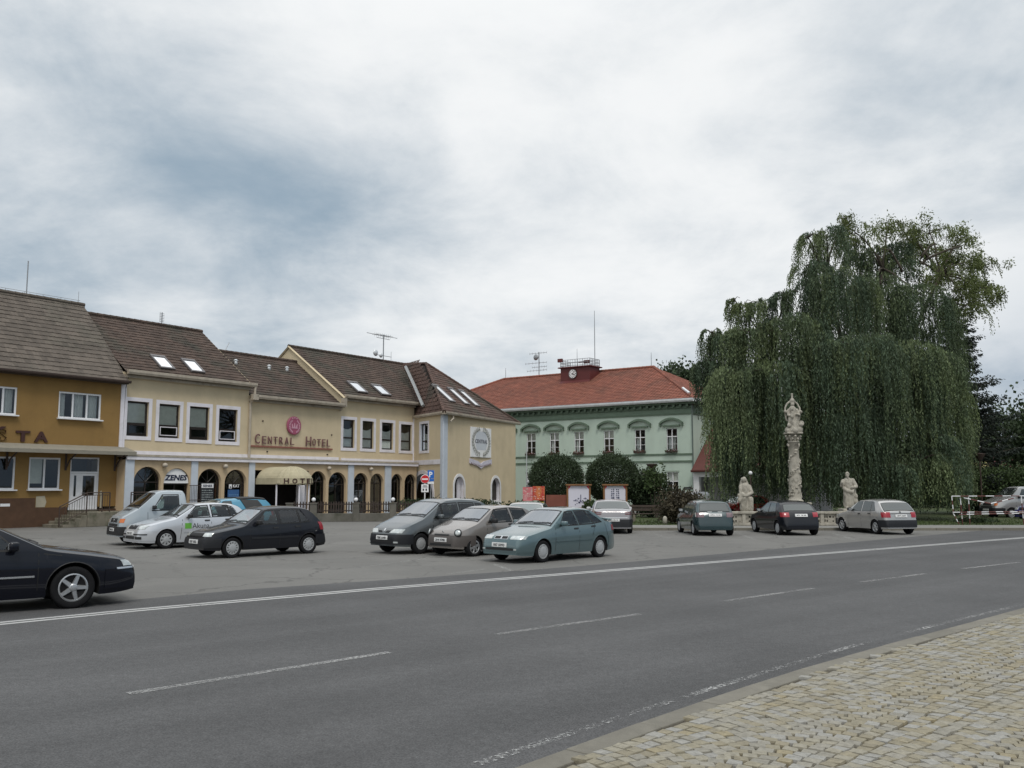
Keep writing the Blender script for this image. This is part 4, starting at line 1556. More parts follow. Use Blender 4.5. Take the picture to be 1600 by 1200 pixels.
# short face with the big arch, built in its own direction as a child
sf_rot = WS - WA
cs, ss = math.cos(sf_rot), math.sin(sf_rot)
bigA = (.30, 3.55, .0, 2.80, .98)
upW = (1.55, 2.75, 4.45, 6.38, 0)


def rot_build(mb, name, mats, parent):
    o0 = ls_l
    mb.v = [(o0.x + x * cs - y * ss, o0.y + x * ss + y * cs, z) for x, y, z in mb.v]
    return mb.build(name, mats, parent)


rot_build(wall_mb(MB(), 0, 5.05, 0, EW, [bigA, upW], 0, .35, reveal_mi=1), 'short_wall', [M['cream'], M['pale_blue']], wing)
pth = arch_path((bigA[0], bigA[1], 0, bigA[3], bigA[4]), 20)
pou = arch_path((bigA[0] - .28, bigA[1] + .28, 0, bigA[3] + .28, bigA[4]), 20)
mb = MB()
for i in range(len(pth) - 1):
    (a, b), (c, d), (e, f), (g, h) = pth[i], pth[i + 1], pou[i + 1], pou[i]
    mb.add([(a, -.04, b), (c, -.04, d), (e, -.04, f), (g, -.04, h), (e, -.003, f), (g, -.003, h)], [(0, 1, 2, 3), (3, 2, 4, 5)])
rot_build(mb, 'arch_surround', M['lilac_white'], wing)
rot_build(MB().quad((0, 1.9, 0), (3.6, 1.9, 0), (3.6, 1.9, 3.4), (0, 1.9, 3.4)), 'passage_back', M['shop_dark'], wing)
rot_build(frame_mb(MB(), upW[0] - .18, upW[1] + .18, upW[2] - .18, upW[3] + .18, .18, -.035, -.003), 'window_surround', M['lilac_white'], wing)
xa, xb, za, zb = upW[:4]
zt = za + .68
w_ = rot_build(frame_mb(MB(), xa, xb, za, zb, .09, .12, .19).box(xa + .09, xb - .09, .123, .187, zt - .05, zt + .05), 'window', M['dark_frame'], wing)
rot_build(MB().quad((xa + .09, .15, za + .09), (xb - .09, .15, za + .09), (xb - .09, .15, zb - .09), (xa + .09, .15, zb - .09)), 'pane', M['pane'], w_)
rot_build(curtain_mb(xa + .09, xb - .09, zt + .05, zb - .6, .26, .025, 6, .1), 'curtain', M['curtain'], w_)
rot_build(curtain_mb(xa + .09, xb - .09, za + .1, zt - .06, .26, .025, 7), 'curtain', M['curtain'], w_)
rot_build(MB().quad((.6, 1.5, 3.6), (3.8, 1.5, 3.6), (3.8, 1.5, 6.9), (.6, 1.5, 6.9)), 'room_back', M['room_grey'], wing)
rot_build(MB().box(0, 4.75, -.05, -.003, 3.45, 3.78), 'band', M['lilac_white'], wing)
rot_build(MB().box(.02, .5, -.07, -.003, 3.5, 6.9), 'corner_strip', M['lilac_white'], wing)
# corner pilaster, wraps the acute corner
MB().box(-.02, .55, -.05, -.003, 0, 6.95).build('pilaster', M['pale_blue'], wing)
rot_build(MB().box(4.72, 5.07, -.05, -.003, 0, 6.95), 'pilaster', M['pale_blue'], wing)
for o_, nm in ((doorW, 'door_surround'), (winW, 'window_surround')):
    pi_ = arch_path(o_, 14)
    po_ = arch_path((o_[0] - .2, o_[1] + .2, o_[2], o_[3] + .2, 1.0), 14)
    mb = MB()
    for i in range(len(pi_) - 1):
        (a, b), (c, d), (e, f), (g, h) = pi_[i], pi_[i + 1], po_[i + 1], po_[i]
        mb.add([(a, -.04, b), (c, -.04, d), (e, -.04, f), (g, -.04, h), (e, -.003, f), (g, -.003, h)], [(0, 1, 2, 3), (3, 2, 4, 5)])
    mb.build(nm, M['white'], wing)
MB().box(winW[0] - .2, winW[1] + .2, -.045, -.002, .15, .84).build('apron_panel', M['white'], wing)
for o_ in (doorW, winW):
    pi_ = arch_path((o_[0] + .03, o_[1] - .03, o_[2], o_[3] - .03, 1.0), 14)
    mb = MB().poly([(a, .26, b) for a, b in pi_]) if o_ is winW else MB().poly([(a, .26, b) for a, b in pi_ if a <= (o_[0] + o_[1]) / 2 + .01] + [((o_[0] + o_[1]) / 2, .26, o_[2])])
    w_ = mb.build('arched_window' if o_ is winW else 'arched_door', M['dark_frame'], wing)
MB().poly([(a, .22, b) for a, b in arch_path((doorW[0] + .72, doorW[1] - .05, .1, doorW[3] - .15, 1.0), 10)]).build('door_leaf', M['lilac_white'], wing)
# wreath sign and ribbon banner
SGX0, SGX1, SGZ0, SGZ1 = 3.95, 7.30, 4.05, 6.25
sp = MB().bbox(SGX0, SGX1, -.09, -.003, SGZ0, SGZ1, .015).build('wreath_sign', M['white_flat'], wing)
M['leaf_grey'] = mat('grey_relief_leaves', (.36, .365, .33), .8, .15, 5)
cx, cz = (SGX0 + SGX1) / 2, (SGZ0 + SGZ1) / 2 + .06
leafm = MB().add([(0, -.005, 0), (.10, -.05, .085), (.26, -.01, .02), (.12, -.03, -.07)], [(0, 3, 2, 1)]).mesh('leaf', M['leaf_grey'])
for k in range(14):
    for sgn in (-1, 1):
        a = R(-80 + k * 11.5)
        rx, rz_ = 1.34, .98
        px, pz = cx + sgn * rx * math.cos(a), cz + rz_ * math.sin(a)
        tang = math.atan2(rz_ * math.cos(a), -rx * math.sin(a) * sgn)
        for s2 in (-1, 1):
            o = inst('leaf', leafm, sp, (px, -.1, pz), (0, -(tang + s2 * .65), 0), (1.15, 1, 1))
MB().poly([(cx - .75, -.094, cz - .62), (cx + .75, -.094, cz - .62), (cx + 1.0, -.094, cz), (cx + .75, -.094, cz + .75), (cx - .75, -.094, cz + .75), (cx - 1.0, -.094, cz)]).build('sign_field', mat('pale_field', (.55, .58, .62), .6, .04, 2), sp)
text(sp, 'CENTRAL', cx - 1.02, -.10, cz - .12, .28, mat('sign_slate', (.09, .09, .11), .6, .1, 3), width=2.0, depth=.02)
mb = MB()
pts_ = [(SGX0 - .1, 3.58), (cx - .5, 3.40), (cx, 3.22), (cx + .5, 3.40), (SGX1 + .1, 3.58)]
for (a, b), (c, d) in zip(pts_, pts_[1:]):
    mb.add([(a, -.09, b), (c, -.09, d), (c, -.09, d + .36), (a, -.09, b + .36), (a, -.004, b), (c, -.004, d), (c, -.004, d + .36), (a, -.004, b + .36)], [(0, 1, 2, 3), (0, 4, 5, 1), (3, 2, 6, 7), (0, 3, 7, 4), (1, 5, 6, 2)])
bn = mb.build('ribbon_banner', mat('ribbon_lilac', (.56, .54, .62), .6, .08, 3), wing)
mb = MB()
for i in range(16):
    t = (i + .5) / 16
    xx = SGX0 + (SGX1 - SGX0) * t
    k = min(1, abs(xx - cx) / 1.6)
    mb.box(xx - .05, xx + .05, -.097, -.0905, 3.33 + .22 * k, 3.43 + .22 * k)
mb.build('ribbon_print', M['plum'], bn)
# wing roof
eL = loc_on(wing, at(641, 651, 68.6))
eC = loc_on(wing, at(694, 643.5, 63.6))
eR = loc_on(wing, at(811, 660, 75.6))
ap = loc_on(wing, at(666, 569, 72))
rl = loc_on(wing, at(622, 570.5, 75.5))
for q in (eL, eC, eR):
    q.z = 7.0
roof_slope(wing, [eC, eR, ap], M['tile_wing'], .30, .34, 11)
roof_slope(wing, [eL, eC, ap, rl], M['tile_wing'], .30, .34, 12)
b2 = bk + Vector((0, .5, 0))
MB().poly([eR, Vector((bk.x, bk.y, 7.0)), rl, ap]).build('rear_slope', M['deck'], wing)
ridge(wing, eC + Vector((0, 0, .04)), ap + Vector((0, 0, .04)), M['tile_wing'], .14)
ridge(wing, ap + Vector((0, 0, .04)), rl + Vector((0, 0, .04)), M['tile_wing'], .14)
ridge(wing, eR + Vector((0, 0, .04)), ap + Vector((0, 0, .04)), M['tile_wing'], .14)
gutter(wing, eC + Vector((0, 0, -.14)), eR + Vector((0, 0, -.14)), M['gutter'], h=.2, d=.18)
gutter(wing, eL + Vector((0, 0, -.14)), eC + Vector((0, 0, -.14)), M['gutter'], h=.2, d=.18)
va, vb = loc_on(wing, at(634, 573, 71.5)), loc_on(wing, at(661, 634, 66.8))
MB().tube([va, va.lerp(vb, .5) + Vector((0, 0, .05)), vb], .13, 4).build('valley_flashing', mat('dull_lead', (.30, .31, .31), .6, .15, 3), wing)
MB().tube([(.9, -.25, 6.9), (.9, -.3, 6.65), (.4, -.35, 6.4)], .06, 6).build('downpipe_stub', M['gutter'], wing)
nrm = (eR - eC).cross(ap - eC).normalized()
if nrm.z < 0:
    nrm = -nrm
Uw = (eR - eC).normalized()
Vw = nrm.cross(Uw)
if Vw.z < 0:
    Vw = -Vw
for u_, v_ in ((3.0, 1.6), (5.4, 1.6), (7.2, 1.6)):
    skylight(wing, eC + Uw * u_ + Vw * v_, Uw, Vw, .78, 1.75)

# ------------------------------------------------------------------ green town hall
GA = R(-36)
PB = at(1083, 757, 72.0)
PB.z = 0
hall = empty('town_hall', PB, GA, 'pale green town hall with red tiled hip roof and small clock turret', 'building')
GL = 30.3
wc = [-1.73, -4.54, -7.42, -10.3, -12.78, -15.2, -17.7, -20.2, -22.7, -25.4, -28.0]
opU = [(c - .47, c + .47, 4.58, 6.45, 0) for c in wc]
opL = [(c - .49, c + .49, 1.10, 3.0, 0) for c in wc]
mb = wall_mb(MB(), -GL, 0, 0, 8.0, opU + opL, 0, .2)
mb.quad((0, 0, 0), (0, 14.2, 0), (0, 14.2, 8), (0, 0, 8)).quad((-GL, 0, 0), (-GL, 14.2, 0), (-GL, 14.2, 8), (-GL, 0, 8)).quad((-GL, 14.2, 0), (0, 14.2, 0), (0, 14.2, 8), (-GL, 14.2, 8))
mb.build('wall', M['green'], hall)
MB().quad((-GL, 2.2, 0.1), (-.2, 2.2, 0.1), (-.2, 2.2, 7.8), (-GL, 2.2, 7.8)).build('room_back', M['dark_room'], hall)
mb = MB()
mb.box(-GL - .05, .06, -.06, -.003, 7.50, 7.62).box(-GL - .1, .12, -.12, -.003, 8.0, 8.12).box(-GL - .3, .34, -.36, -.003, 8.30, 8.46)
mb.box(.003, .06, -.003, 14, 7.50, 7.62).box(.003, .34, -.003, 14, 8.30, 8.46)
mb.build('cornice', M['green_trim'], hall)
MB().quad((-GL, -.012, 7.62), (0.012, -.012, 7.62), (0.012, -.012, 8.3), (-GL, -.012, 8.3)).quad((.012, -.012, 7.62), (.012, 14, 7.62), (.012, 14, 8.3), (.012, -.012, 8.3)).build('frieze', mat('mid_green_frieze', (.165, .225, .170), .9, .1, 2), hall)
mod = MB().bbox(-.09, .09, -.30, -.012, 8.10, 8.298, .01).mesh('modillion', M['green_trim'])
for i in range(52):
    inst('modillion', mod, hall, (-.25 - i * .58, 0, 0))
MB().box(-GL, .02, -.05, -.003, 4.33, 4.47).box(-GL, .02, -.06, -.003, 3.78, 3.92).build('string_course', M['green_trim'], hall)
MB().box(-GL, .02, -.04, -.003, .0, .55).build('plinth', mat('hall_plinth', (.30, .34, .29), .9, .1, 2), hall)


def hood(cx):
    mb = MB()
    n = 10
    w, z0, rise = 1.02, 6.72, .40
    outer = [(cx - w + 2 * w * k / n, z0 + rise * math.sin(math.pi * k / n) ** .8) for k in range(n + 1)]
    for (a, b), (c, d) in zip(outer, outer[1:]):
        mb.add([(a, -.22, b - .0), (c, -.22, d), (c, -.22, d + .17), (a, -.22, b + .17), (a, -.003, b), (c, -.003, d), (c, -.003, d + .17), (a, -.003, b + .17)],
               [(0, 1, 2, 3), (0, 4, 5, 1), (3, 2, 6, 7)])
    for s_ in (-1, 1):
        x0 = cx + s_ * w
        mb.box(min(x0, x0 - s_ * .14), max(x0, x0 - s_ * .14), -.219, -.003, z0 - .10, z0 + .05)
    mb.box(cx - .72, cx + .72, -.14, -.003, 6.60, 6.72)
    return mb.build('window_hood', M['green_trim'], hall)


M['frame_green'] = mat('window_reveal_green', (.30, .36, .30), .8, .08, 3)
for i, c in enumerate(wc):
    hood(c)
    xa, xb, za, zb = opU[i][:4]
    mb = frame_mb(MB(), xa, xb, za + .12, zb, .05, .06, .12)
    mb.box(c - .035, c + .035, .05, .125, za + .17, zb - .05)
    zt = za + 1.23
    mb.box(xa + .05, c - .035, .055, .123, zt - .035, zt + .035).box(c + .035, xb - .05, .055, .123, zt - .035, zt + .035)
    mb.box(xa + .05, c - .035, .065, .115, za + .62, za + .65).box(c + .035, xb - .05, .065, .115, za + .62, za + .65)
    w_ = mb.build('window', M['white'], hall)
    for (a, b) in ((xa + .05, c - .035), (c + .035, xb - .05)):
        pane(w_, a, b, za + .17, zt - .035, .09)
        pane(w_, a, b, zt + .035, zb - .05, .09)
    if i in (2, 3, 4, 5):
        MB().quad((xa + .05, .16, zt + .03), (xb - .05, .16, zt + .03), (xb - .05, .16, zb - .05), (xa + .05, .16, zb - .05)).build('blind', M['blind'], w_)
    if i in (0, 1, 3, 4):
        curtain_mb(xa + .08, c - .08 if i == 1 else xa + (.3 if i else .7), za + .2, zt, .22, .03, 3).build('curtain', M['curtain'], w_)
    bxm = MB().bbox(xa - .03, xb + .03, -.24, -.03, za - .02, za + .13, .01).build('flower_box', M['wood_dark'], w_)
    fq = []
    rr = random.Random(i)
    for _ in range(110):
        p_ = Vector((rr.uniform(xa - .05, xb + .05), rr.uniform(-.30, -.02), za + .1 + abs(rr.gauss(0, .09)) - (.12 if rr.random() < .3 else 0)))
        a_ = Vector((rr.uniform(-1, 1), rr.uniform(-1, 1), rr.uniform(-1, 1))).normalized() * .045
        b_ = Vector((rr.uniform(-1, 1), rr.uniform(-1, 1), rr.uniform(-1, 1))).normalized() * .045
        fq.append([p_ - a_, p_ - b_, p_ + a_, p_ + b_])
    me = fast_mesh('flowers', fq, [M['flower'], M['blade']])
    me.polygons.foreach_set('material_index', [1 if rr.random() < .5 else 0 for _ in fq])
    fo = link(bpy.data.objects.new('flowers', me), bxm)
    xa, xb, za, zb = opL[i][:4]
    mb = frame_mb(MB(), xa, xb, za, zb, .05, .06, .12)
    zt = za + 1.2
    mb.box(c - .035, c + .035, .05, .125, za + .05, zb - .05)
    mb.box(xa + .05, c - .035, .055, .123, zt - .035, zt + .035).box(c + .035, xb - .05, .055, .123, zt - .035, zt + .035)
    w_ = mb.build('window', M['white'], hall)
    for (a, b) in ((xa + .05, c - .035), (c + .035, xb - .05)):
        pane(w_, a, b, za + .05, zt - .035, .09)
        pane(w_, a, b, zt + .035, zb - .05, .09)
    MB().quad((xa + .05, .16, zt + .03), (xb - .05, .16, zt + .03), (xb - .05, .16, zb - .05), (xa + .05, .16, zb - .05)).build('blind', M['blind'], w_)
    MB().box(xa - .1, xb + .1, -.03, -.002, zb + .02, zb + .14).build('lintel', M['frame_green'], w_)
pq = MB().bbox(-.78, -.12, -.03, -.003, 1.66, 1.86, .006).build('name_plate', mat('plaque_black', (.02, .025, .022), .4, .1, 3), hall)
MB().box(-.70, -.2, -.036, -.0305, 1.745, 1.775).build('plate_print', M['print_grey'], pq)
MB().tube([(.08, -.10, 8.2), (.08, -.10, 0)], .055, 8).build('downpipe', mat('dark_pipe', (.11, .14, .125), .5, .1, 4), hall)
# roof: hips rise evenly from the eaves
EO, EZ, RB, RZ = .42, 8.62, 7.1, 12.4
e1, e2, e3, e4 = (-GL - EO, -EO, EZ), (EO, -EO, EZ), (EO, 14.2 + EO, EZ), (-GL - EO, 14.2 + EO, EZ)
r1, r2 = (-23.4, RB, RZ), (-6.87, RB, RZ)
roof_slope(hall, [e1, e2, r2, r1], M['tile_red'], .30, .36, 21)
roof_slope(hall, [e2, e3, r2], M['tile_red'], .30, .36, 22)
roof_slope(hall, [e3, e4, r1, r2], M['tile_red'], tiles=False)
roof_slope(hall, [e4, e1, r1], M['tile_red'], .30, .36, 23)
for a, b in ((e2, r2), (r1, r2), (e1, r1)):
    ridge(hall, Vector(a) + Vector((0, 0, .05)), Vector(b) + Vector((0, 0, .05)), M['tile_red'], .13)
gutter(hall, Vector(e1) + Vector((0, -.02, -.17)), Vector(e2) + Vector((0, -.02, -.17)), M['zinc'], h=.26, d=.22)
gutter(hall, Vector(e2) + Vector((.02, 0, -.17)), Vector(e3) + Vector((.02, 0, -.17)), M['zinc'], h=.26, d=.22)
tq = Vector(e2).lerp(Vector(r2), .10)
tq2 = Vector(e2).lerp(Vector(r2), .25)
MB().tube([tq + Vector((0, 0, .16)), tq2 + Vector((0, 0, .16))], .12, 5).build('hip_repair', M['zinc'], hall)
# clock turret with a railed platform
TX0, TX1 = -15.35, -12.2
mb = MB()
ty0, ty1, tz1 = 5.0, 6.7, 12.68
mb.add([(TX0, ty0, 11.1), (TX1, ty0, 11.1), (TX1, ty1, 11.1), (TX0, ty1, 11.1), (TX0, ty0, tz1), (TX1, ty0, tz1), (TX1, ty1, tz1), (TX0, ty1, tz1)], [(0, 1, 5, 4), (1, 2, 6, 5), (2, 3, 7, 6), (3, 0, 4, 7), (4, 5, 6, 7)])
mb.add([(TX0 - .15, ty0 - .42, 11.08), (TX1 + .15, ty0 - .42, 11.08), (TX1, ty0 - .002, 11.5), (TX0, ty0 - .002, 11.5)], [(0, 1, 2, 3)])
tur = mb.build('clock_turret', M['dark_red'], hall)
MB().bbox(TX0 - .2, TX1 + .2, ty0 - .2, ty1 + .2, tz1, tz1 + .1, .02).build('platform', M['dark_red'], tur)
mb = MB()
zz = tz1 + .1
for (xa, ya), (xb, yb) in (((TX0, ty0), (TX1, ty0)), ((TX1, ty0), (TX1, ty1)), ((TX1, ty1), (TX0, ty1)), ((TX0, ty1), (TX0, ty0))):
    for h in (.66, .36, .10):
        mb.tube([(xa, ya, zz + h), (xb, yb, zz + h)], .022, 4)
    for k in range(13):
        mb.tube([(xa + (xb - xa) * k / 12, ya + (yb - ya) * k / 12, zz), (xa + (xb - xa) * k / 12, ya + (yb - ya) * k / 12, zz + .66)], .014 if k % 3 else .03, 4)
mb.build('railing', M['steel'], tur)
MB().box(TX0 - .28, TX0 + .2, ty0 - .1, ty0 + .1, zz + .5, zz + .82).box(TX1 - .7, TX1 - .1, ty0 + .05, ty0 + .15, zz + .2, zz + .5).box(TX0 + 1.9, TX0 + 2.8, ty0 + .05, ty0 + .12, zz + .3, zz + .42).build('loudspeaker', M['dark_red'], tur)
clx, clz = TX0 + 1.36, 12.10
ck = MB().lathe([(.40, 0), (.43, -.03), (.43, .06), (.0, .06)], 32, (clx, ty0 - .065, clz), 'y').build('clock', mat('clock_rim', (.03, .03, .03), .4, .1, 3), tur)
MB().lathe([(.395, 0), (.395, .006)], 32, (clx, ty0 - .105, clz), 'y').build('clock_face', M['white_flat'], ck)
mb = MB()
for k in range(12):
    a = R(30 * k)
    p1 = Vector((clx + .26 * math.sin(a), ty0 - .112, clz + .26 * math.cos(a)))
    p2 = Vector((clx + .365 * math.sin(a), ty0 - .112, clz + .365 * math.cos(a)))
    mb.tube([p1, p2], (.024 if k % 3 else .034), 4)
mb.build('hour_marks', M['black'], ck)
for a, L_, w in ((R(38), .33, .022), (R(112), .24, .03)):
    MB().tube([(clx - .09 * math.sin(a), ty0 - .125, clz - .09 * math.cos(a)), (clx + L_ * math.sin(a), ty0 - .125, clz + L_ * math.cos(a))], w, 4).build('clock_hand', M['black'], ck)
ga = empty('roof_antenna', PB + Matrix.Rotation(GA, 3, 'Z') @ Vector((-19.2, RB, RZ)), GA, 'crossed antenna mast with a dish on the red town hall ridge', 'antenna')
mb = MB().tube([(0, 0, -.1), (0, 0, 2.4)], .045, 6)
mb.build('mast', M['steel'], ga)
mb = MB()
for (h, a, b) in ((2.3, -1.1, .9), (1.35, -1.6, .9), (.95, -.8, .9), (.62, -1.4, .9)):
    mb.tube([(a, 0, h), (b, 0, h)], .02, 4)
    for k in range(7):
        x_ = a + (b - a) * k / 6
        mb.tube([(x_, 0, h - .12), (x_, 0, h + .12)], .013, 4)
mb.build('aerial', M['steel'], ga)
MB().lathe([(.02, -.08), (.22, -.04), (.3, .02), (.28, .03), (.02, -.04)], 12, (-.3, -.1, 1.9), 'y').build('dish', M['steel'], ga, True)
hx = Matrix.Rotation(GA, 3, 'Z')
for (lx, ly, z0, z1, r_, lab) in ((-12.45, 6.3, 12.7, 18.0, .035, 'tall thin whip antenna behind the clock turret railing'), (-14.3, 6.2, 12.7, 14.6, .022, 'short rod standing on the clock turret platform'),
                                  (-23.2, RB, RZ, RZ + 1.15, .025, 'short lightning rod at the left end of the red ridge'), (-7.1, RB, RZ, RZ + 1.35, .025, 'short lightning rod at the right end of the red ridge')):
    e = empty('lightning_rod', PB + hx @ Vector((lx, ly, z0)), GA, lab, 'rod')
    MB().tube([(0, 0, -.1), (0, 0, (z1 - z0) * .6), (.0, 0, z1 - z0)], [r_, r_, r_ * .6], 6).build('rod', M['steel'], e)
# annex with a steep dark red roof, right of the hall
ann = empty('annex', PB + hx @ Vector((.18, -.4, 0)), GA, 'low white annex with steep dark red roof beside the green hall', 'building')
M['ann_red'] = mat('dark_red_annex_roof', (.105, .034, .027), .7, .15, 2, stretch=(3, 1, 1))
MB().quad((0, -.25, 3.15), (9, -.25, 3.15), (9, 5, 7.6), (0, 5, 7.6)).quad((0, -.25, 3.0), (9, -.25, 3.0), (9, 5, 7.45), (0, 5, 7.45)).quad((0, -.25, 3.0), (0, 5, 7.45), (0, 5, 7.6), (0, -.25, 3.15)).build('roof', M['ann_red'], ann)
gutter(ann, (0, -.26, 2.98), (9, -.26, 2.98), M['ann_red'], h=.16, d=.15)
MB().box(0, 9, 0, .3, 2.62, 2.95).build('lintel', M['white'], ann)
M['ann_grey'] = mat('annex_grey_wall', (.34, .33, .34), .9, .08, 1.5)
MB().bbox(0.02, .5, .0, .4, 0, 2.62, .02).build('pillar', M['white'], ann)
MB().quad((.5, 1.6, 0), (9, 1.6, 0), (9, 1.6, 2.9), (.5, 1.6, 2.9)).quad((.5, .4, 0), (.5, 1.6, 0), (.5, 1.6, 2.9), (.5, .4, 2.9)).quad((9, 0, 0), (9, 5, 0), (9, 5, 7.4), (9, 0, 2.95)).build('wall', M['ann_grey'], ann)
MB().box(1.9, 1.96, 1.5, 1.55, 0, 2.2).lathe([(.09, 0), (.12, .06), (.08, .14)], 8, (2.15, 1.45, 1.75)).build('door_frame', M['lilac_white'], ann)
# ================================================================== TREES AND SHRUBS
M['willow'] = mat('willow_leaves', (0.088, 0.122, 0.062), 0.7, 0.35, 0.35, island=.40, trans=.30, c2=(0.100, 0.126, 0.050), c2_scale=.35, c2_at=(.5, .65), coords='Object')
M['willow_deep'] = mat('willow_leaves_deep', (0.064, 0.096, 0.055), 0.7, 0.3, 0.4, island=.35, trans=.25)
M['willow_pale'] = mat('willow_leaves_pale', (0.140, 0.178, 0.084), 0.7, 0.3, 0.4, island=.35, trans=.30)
M['willow_top'] = mat('willow_leaves_sunny', (0.130, 0.160, 0.056), 0.7, 0.3, 0.4, island=.40, trans=.40)  # light through the upper right boughs, put into a paler, yellower colour
M['leaf_dark'] = mat('dark_leaves', (0.036, 0.056, 0.024), 0.7, 0.3, 1.0, island=.45, trans=.2)
M['leaf_mid'] = mat('mid_green_leaves', (0.055, 0.085, 0.030), 0.7, 0.3, 1.0, island=.45, trans=.25)
M['leaf_olive'] = mat('olive_leaves', (0.055, 0.066, 0.032), 0.75, 0.3, 1.2, island=.45, trans=.2)
M['needle'] = mat('spruce_needles', (0.016, 0.025, 0.018), 0.8, 0.3, 1.0, island=.4)
M['reddish'] = mat('brownish_shrub_leaves', (0.060, 0.050, 0.030), 0.75, 0.3, 1.2, island=.5, trans=.2)

nr = np.random.RandomState(11)


def unit(v):
    return v / np.maximum(1e-9, np.linalg.norm(v, axis=1, keepdims=True))


def leaf_quads(P, D, L, W, rs):
    """diamond leaves at points P along directions D"""
    n = len(P)
    S = unit(np.cross(D, unit(rs.normal(size=(n, 3)))))
    L = L[:, None]
    W = W[:, None]
    return np.stack([P, P + D * L * .45 + S * W, P + D * L, P + D * L * .45 - S * W], 1)


def strands(C, r, n, l0, l1, rs, ds=.115, flat=.6, th_max=1.75, zmin=.5, wleaf=.030, lleaf=.20, per=26, spread=.17):
    """hanging whips, gathered in tresses; returns one leaf array per tress"""
    out = []
    nt = max(2, n // per)
    for _ in range(nt):
        p0, t0 = rs.uniform(0, 6.28), math.sqrt(rs.uniform(0, 1)) * th_max
        q0 = rs.uniform(.75, 1.15)
        lt = rs.uniform(l0, l1)
        arch0 = rs.uniform(.10, .6) * min(1.3, r)
        tress = []
        for _k in range(per):
            phi = p0 + rs.normal(0, spread / max(.35, math.sin(min(t0, 1.5)) + .1))
            th = t0 + rs.normal(0, spread * .8)
            o = (math.cos(phi), math.sin(phi))
            rr = r * q0 * (1 + rs.normal(0, .05))
            S = (C[0] + rr * o[0] * math.sin(th), C[1] + rr * o[1] * math.sin(th), C[2] + rr * flat * math.cos(th))
            k = max(3, int(lt * rs.uniform(.55, 1.1) / ds))
            t = np.arange(k) * ds
            e = 1 - np.exp(-t * 1.6)
            arch = arch0 * rs.uniform(.7, 1.2)
            z = S[2] + .30 * arch * np.sin(np.minimum(t * 2.2, math.pi)) - t * (1 - .3 * np.exp(-t * 2))
            sway = rs.normal(size=2) * .06
            wob = .05 * np.sin(t * 2.1 + phi * 3)
            x = S[0] + o[0] * arch * e + sway[0] * t + wob
            y = S[1] + o[1] * arch * e + sway[1] * t
            m = z > zmin + rs.uniform(0, .8)
            if m.sum() < 2:
                continue
            P = np.stack([x, y, z], 1)[m]
            kk = len(P)
            D = unit(np.stack([rs.normal(0, .45, kk), rs.normal(0, .45, kk), np.full(kk, -1.0)], 1))
            taper = 1 - .35 * np.arange(kk) / kk
            tress.append(leaf_quads(P, D, lleaf * rs.uniform(.7, 1.35, kk) * taper, wleaf * rs.uniform(.7, 1.3, kk), rs))
        if tress:
            out.append(np.concatenate(tress))
    return out


def leaf_cloud(C, rad, n, size, rs, rough=.18, seed=0, hollow=.55, aspect=.5, up=0.0):
    """leaves through an ellipsoid with a lumpy, gappy skin"""
    d = unit(rs.normal(size=(n, 3)))
    q = d * 3.1 + seed
    lump = 1 + rough * (np.sin(q[:, 0] * 1.7 + q[:, 1] * 1.3) + np.sin(q[:, 1] * 2.9 - q[:, 2] * 2.1) * .7 + np.sin(q[:, 2] * 4.3 + q[:, 0] * 3.7) * .45)
    rr = (hollow + (1 - hollow) * rs.uniform(0, 1, n) ** .45) * lump * (1 + rs.normal(0, .035, n))
    P = np.asarray(C) + d * np.asarray(rad) * rr[:, None]
    D = unit(rs.normal(size=(n, 3)) + d * .6 + np.array([0, 0, up]))
    return leaf_quads(P, D, size * rs.uniform(.7, 1.4, n), size * aspect * rs.uniform(.6, 1.2, n), rs)


def limb(mb, a, b, r0, r1, sag=.6, n=7, seed=0, kn=6):
    a, b = Vector(a), Vector(b)
    rg_ = random.Random(seed)
    mid_ = a.lerp(b, .45) + Vector((rg_.uniform(-.3, .3), rg_.uniform(-.3, .3), sag))
    pts, rs_ = [], []
    for i in range(n + 1):
        t = i / n
        p = a * (1 - t) ** 2 + mid_ * 2 * t * (1 - t) + b * t * t
        p += Vector((rg_.uniform(-1, 1), rg_.uniform(-1, 1), 0)) * .06 * (1 if 0 < i < n else 0)
        pts.append(p)
        rs_.append(r0 + (r1 - r0) * t ** .8)
    mb.tube(pts, rs_, kn)
    return pts


def tree_root(name, x, y, label, cat, group=None, z=0.1):
    return empty(name, (x, y, z), 0, label, cat, group)


def rel(q, x, y, z=.1):
    return q - np.array([x, y, z], dtype=np.float32)


# ---- the weeping willow
WX, WY = at(1345, 800, 58.0).x, 58.0
wl_root = tree_root('willow_tree', WX, WY, 'huge weeping willow with hanging curtains of leaves behind the stone column', 'tree')
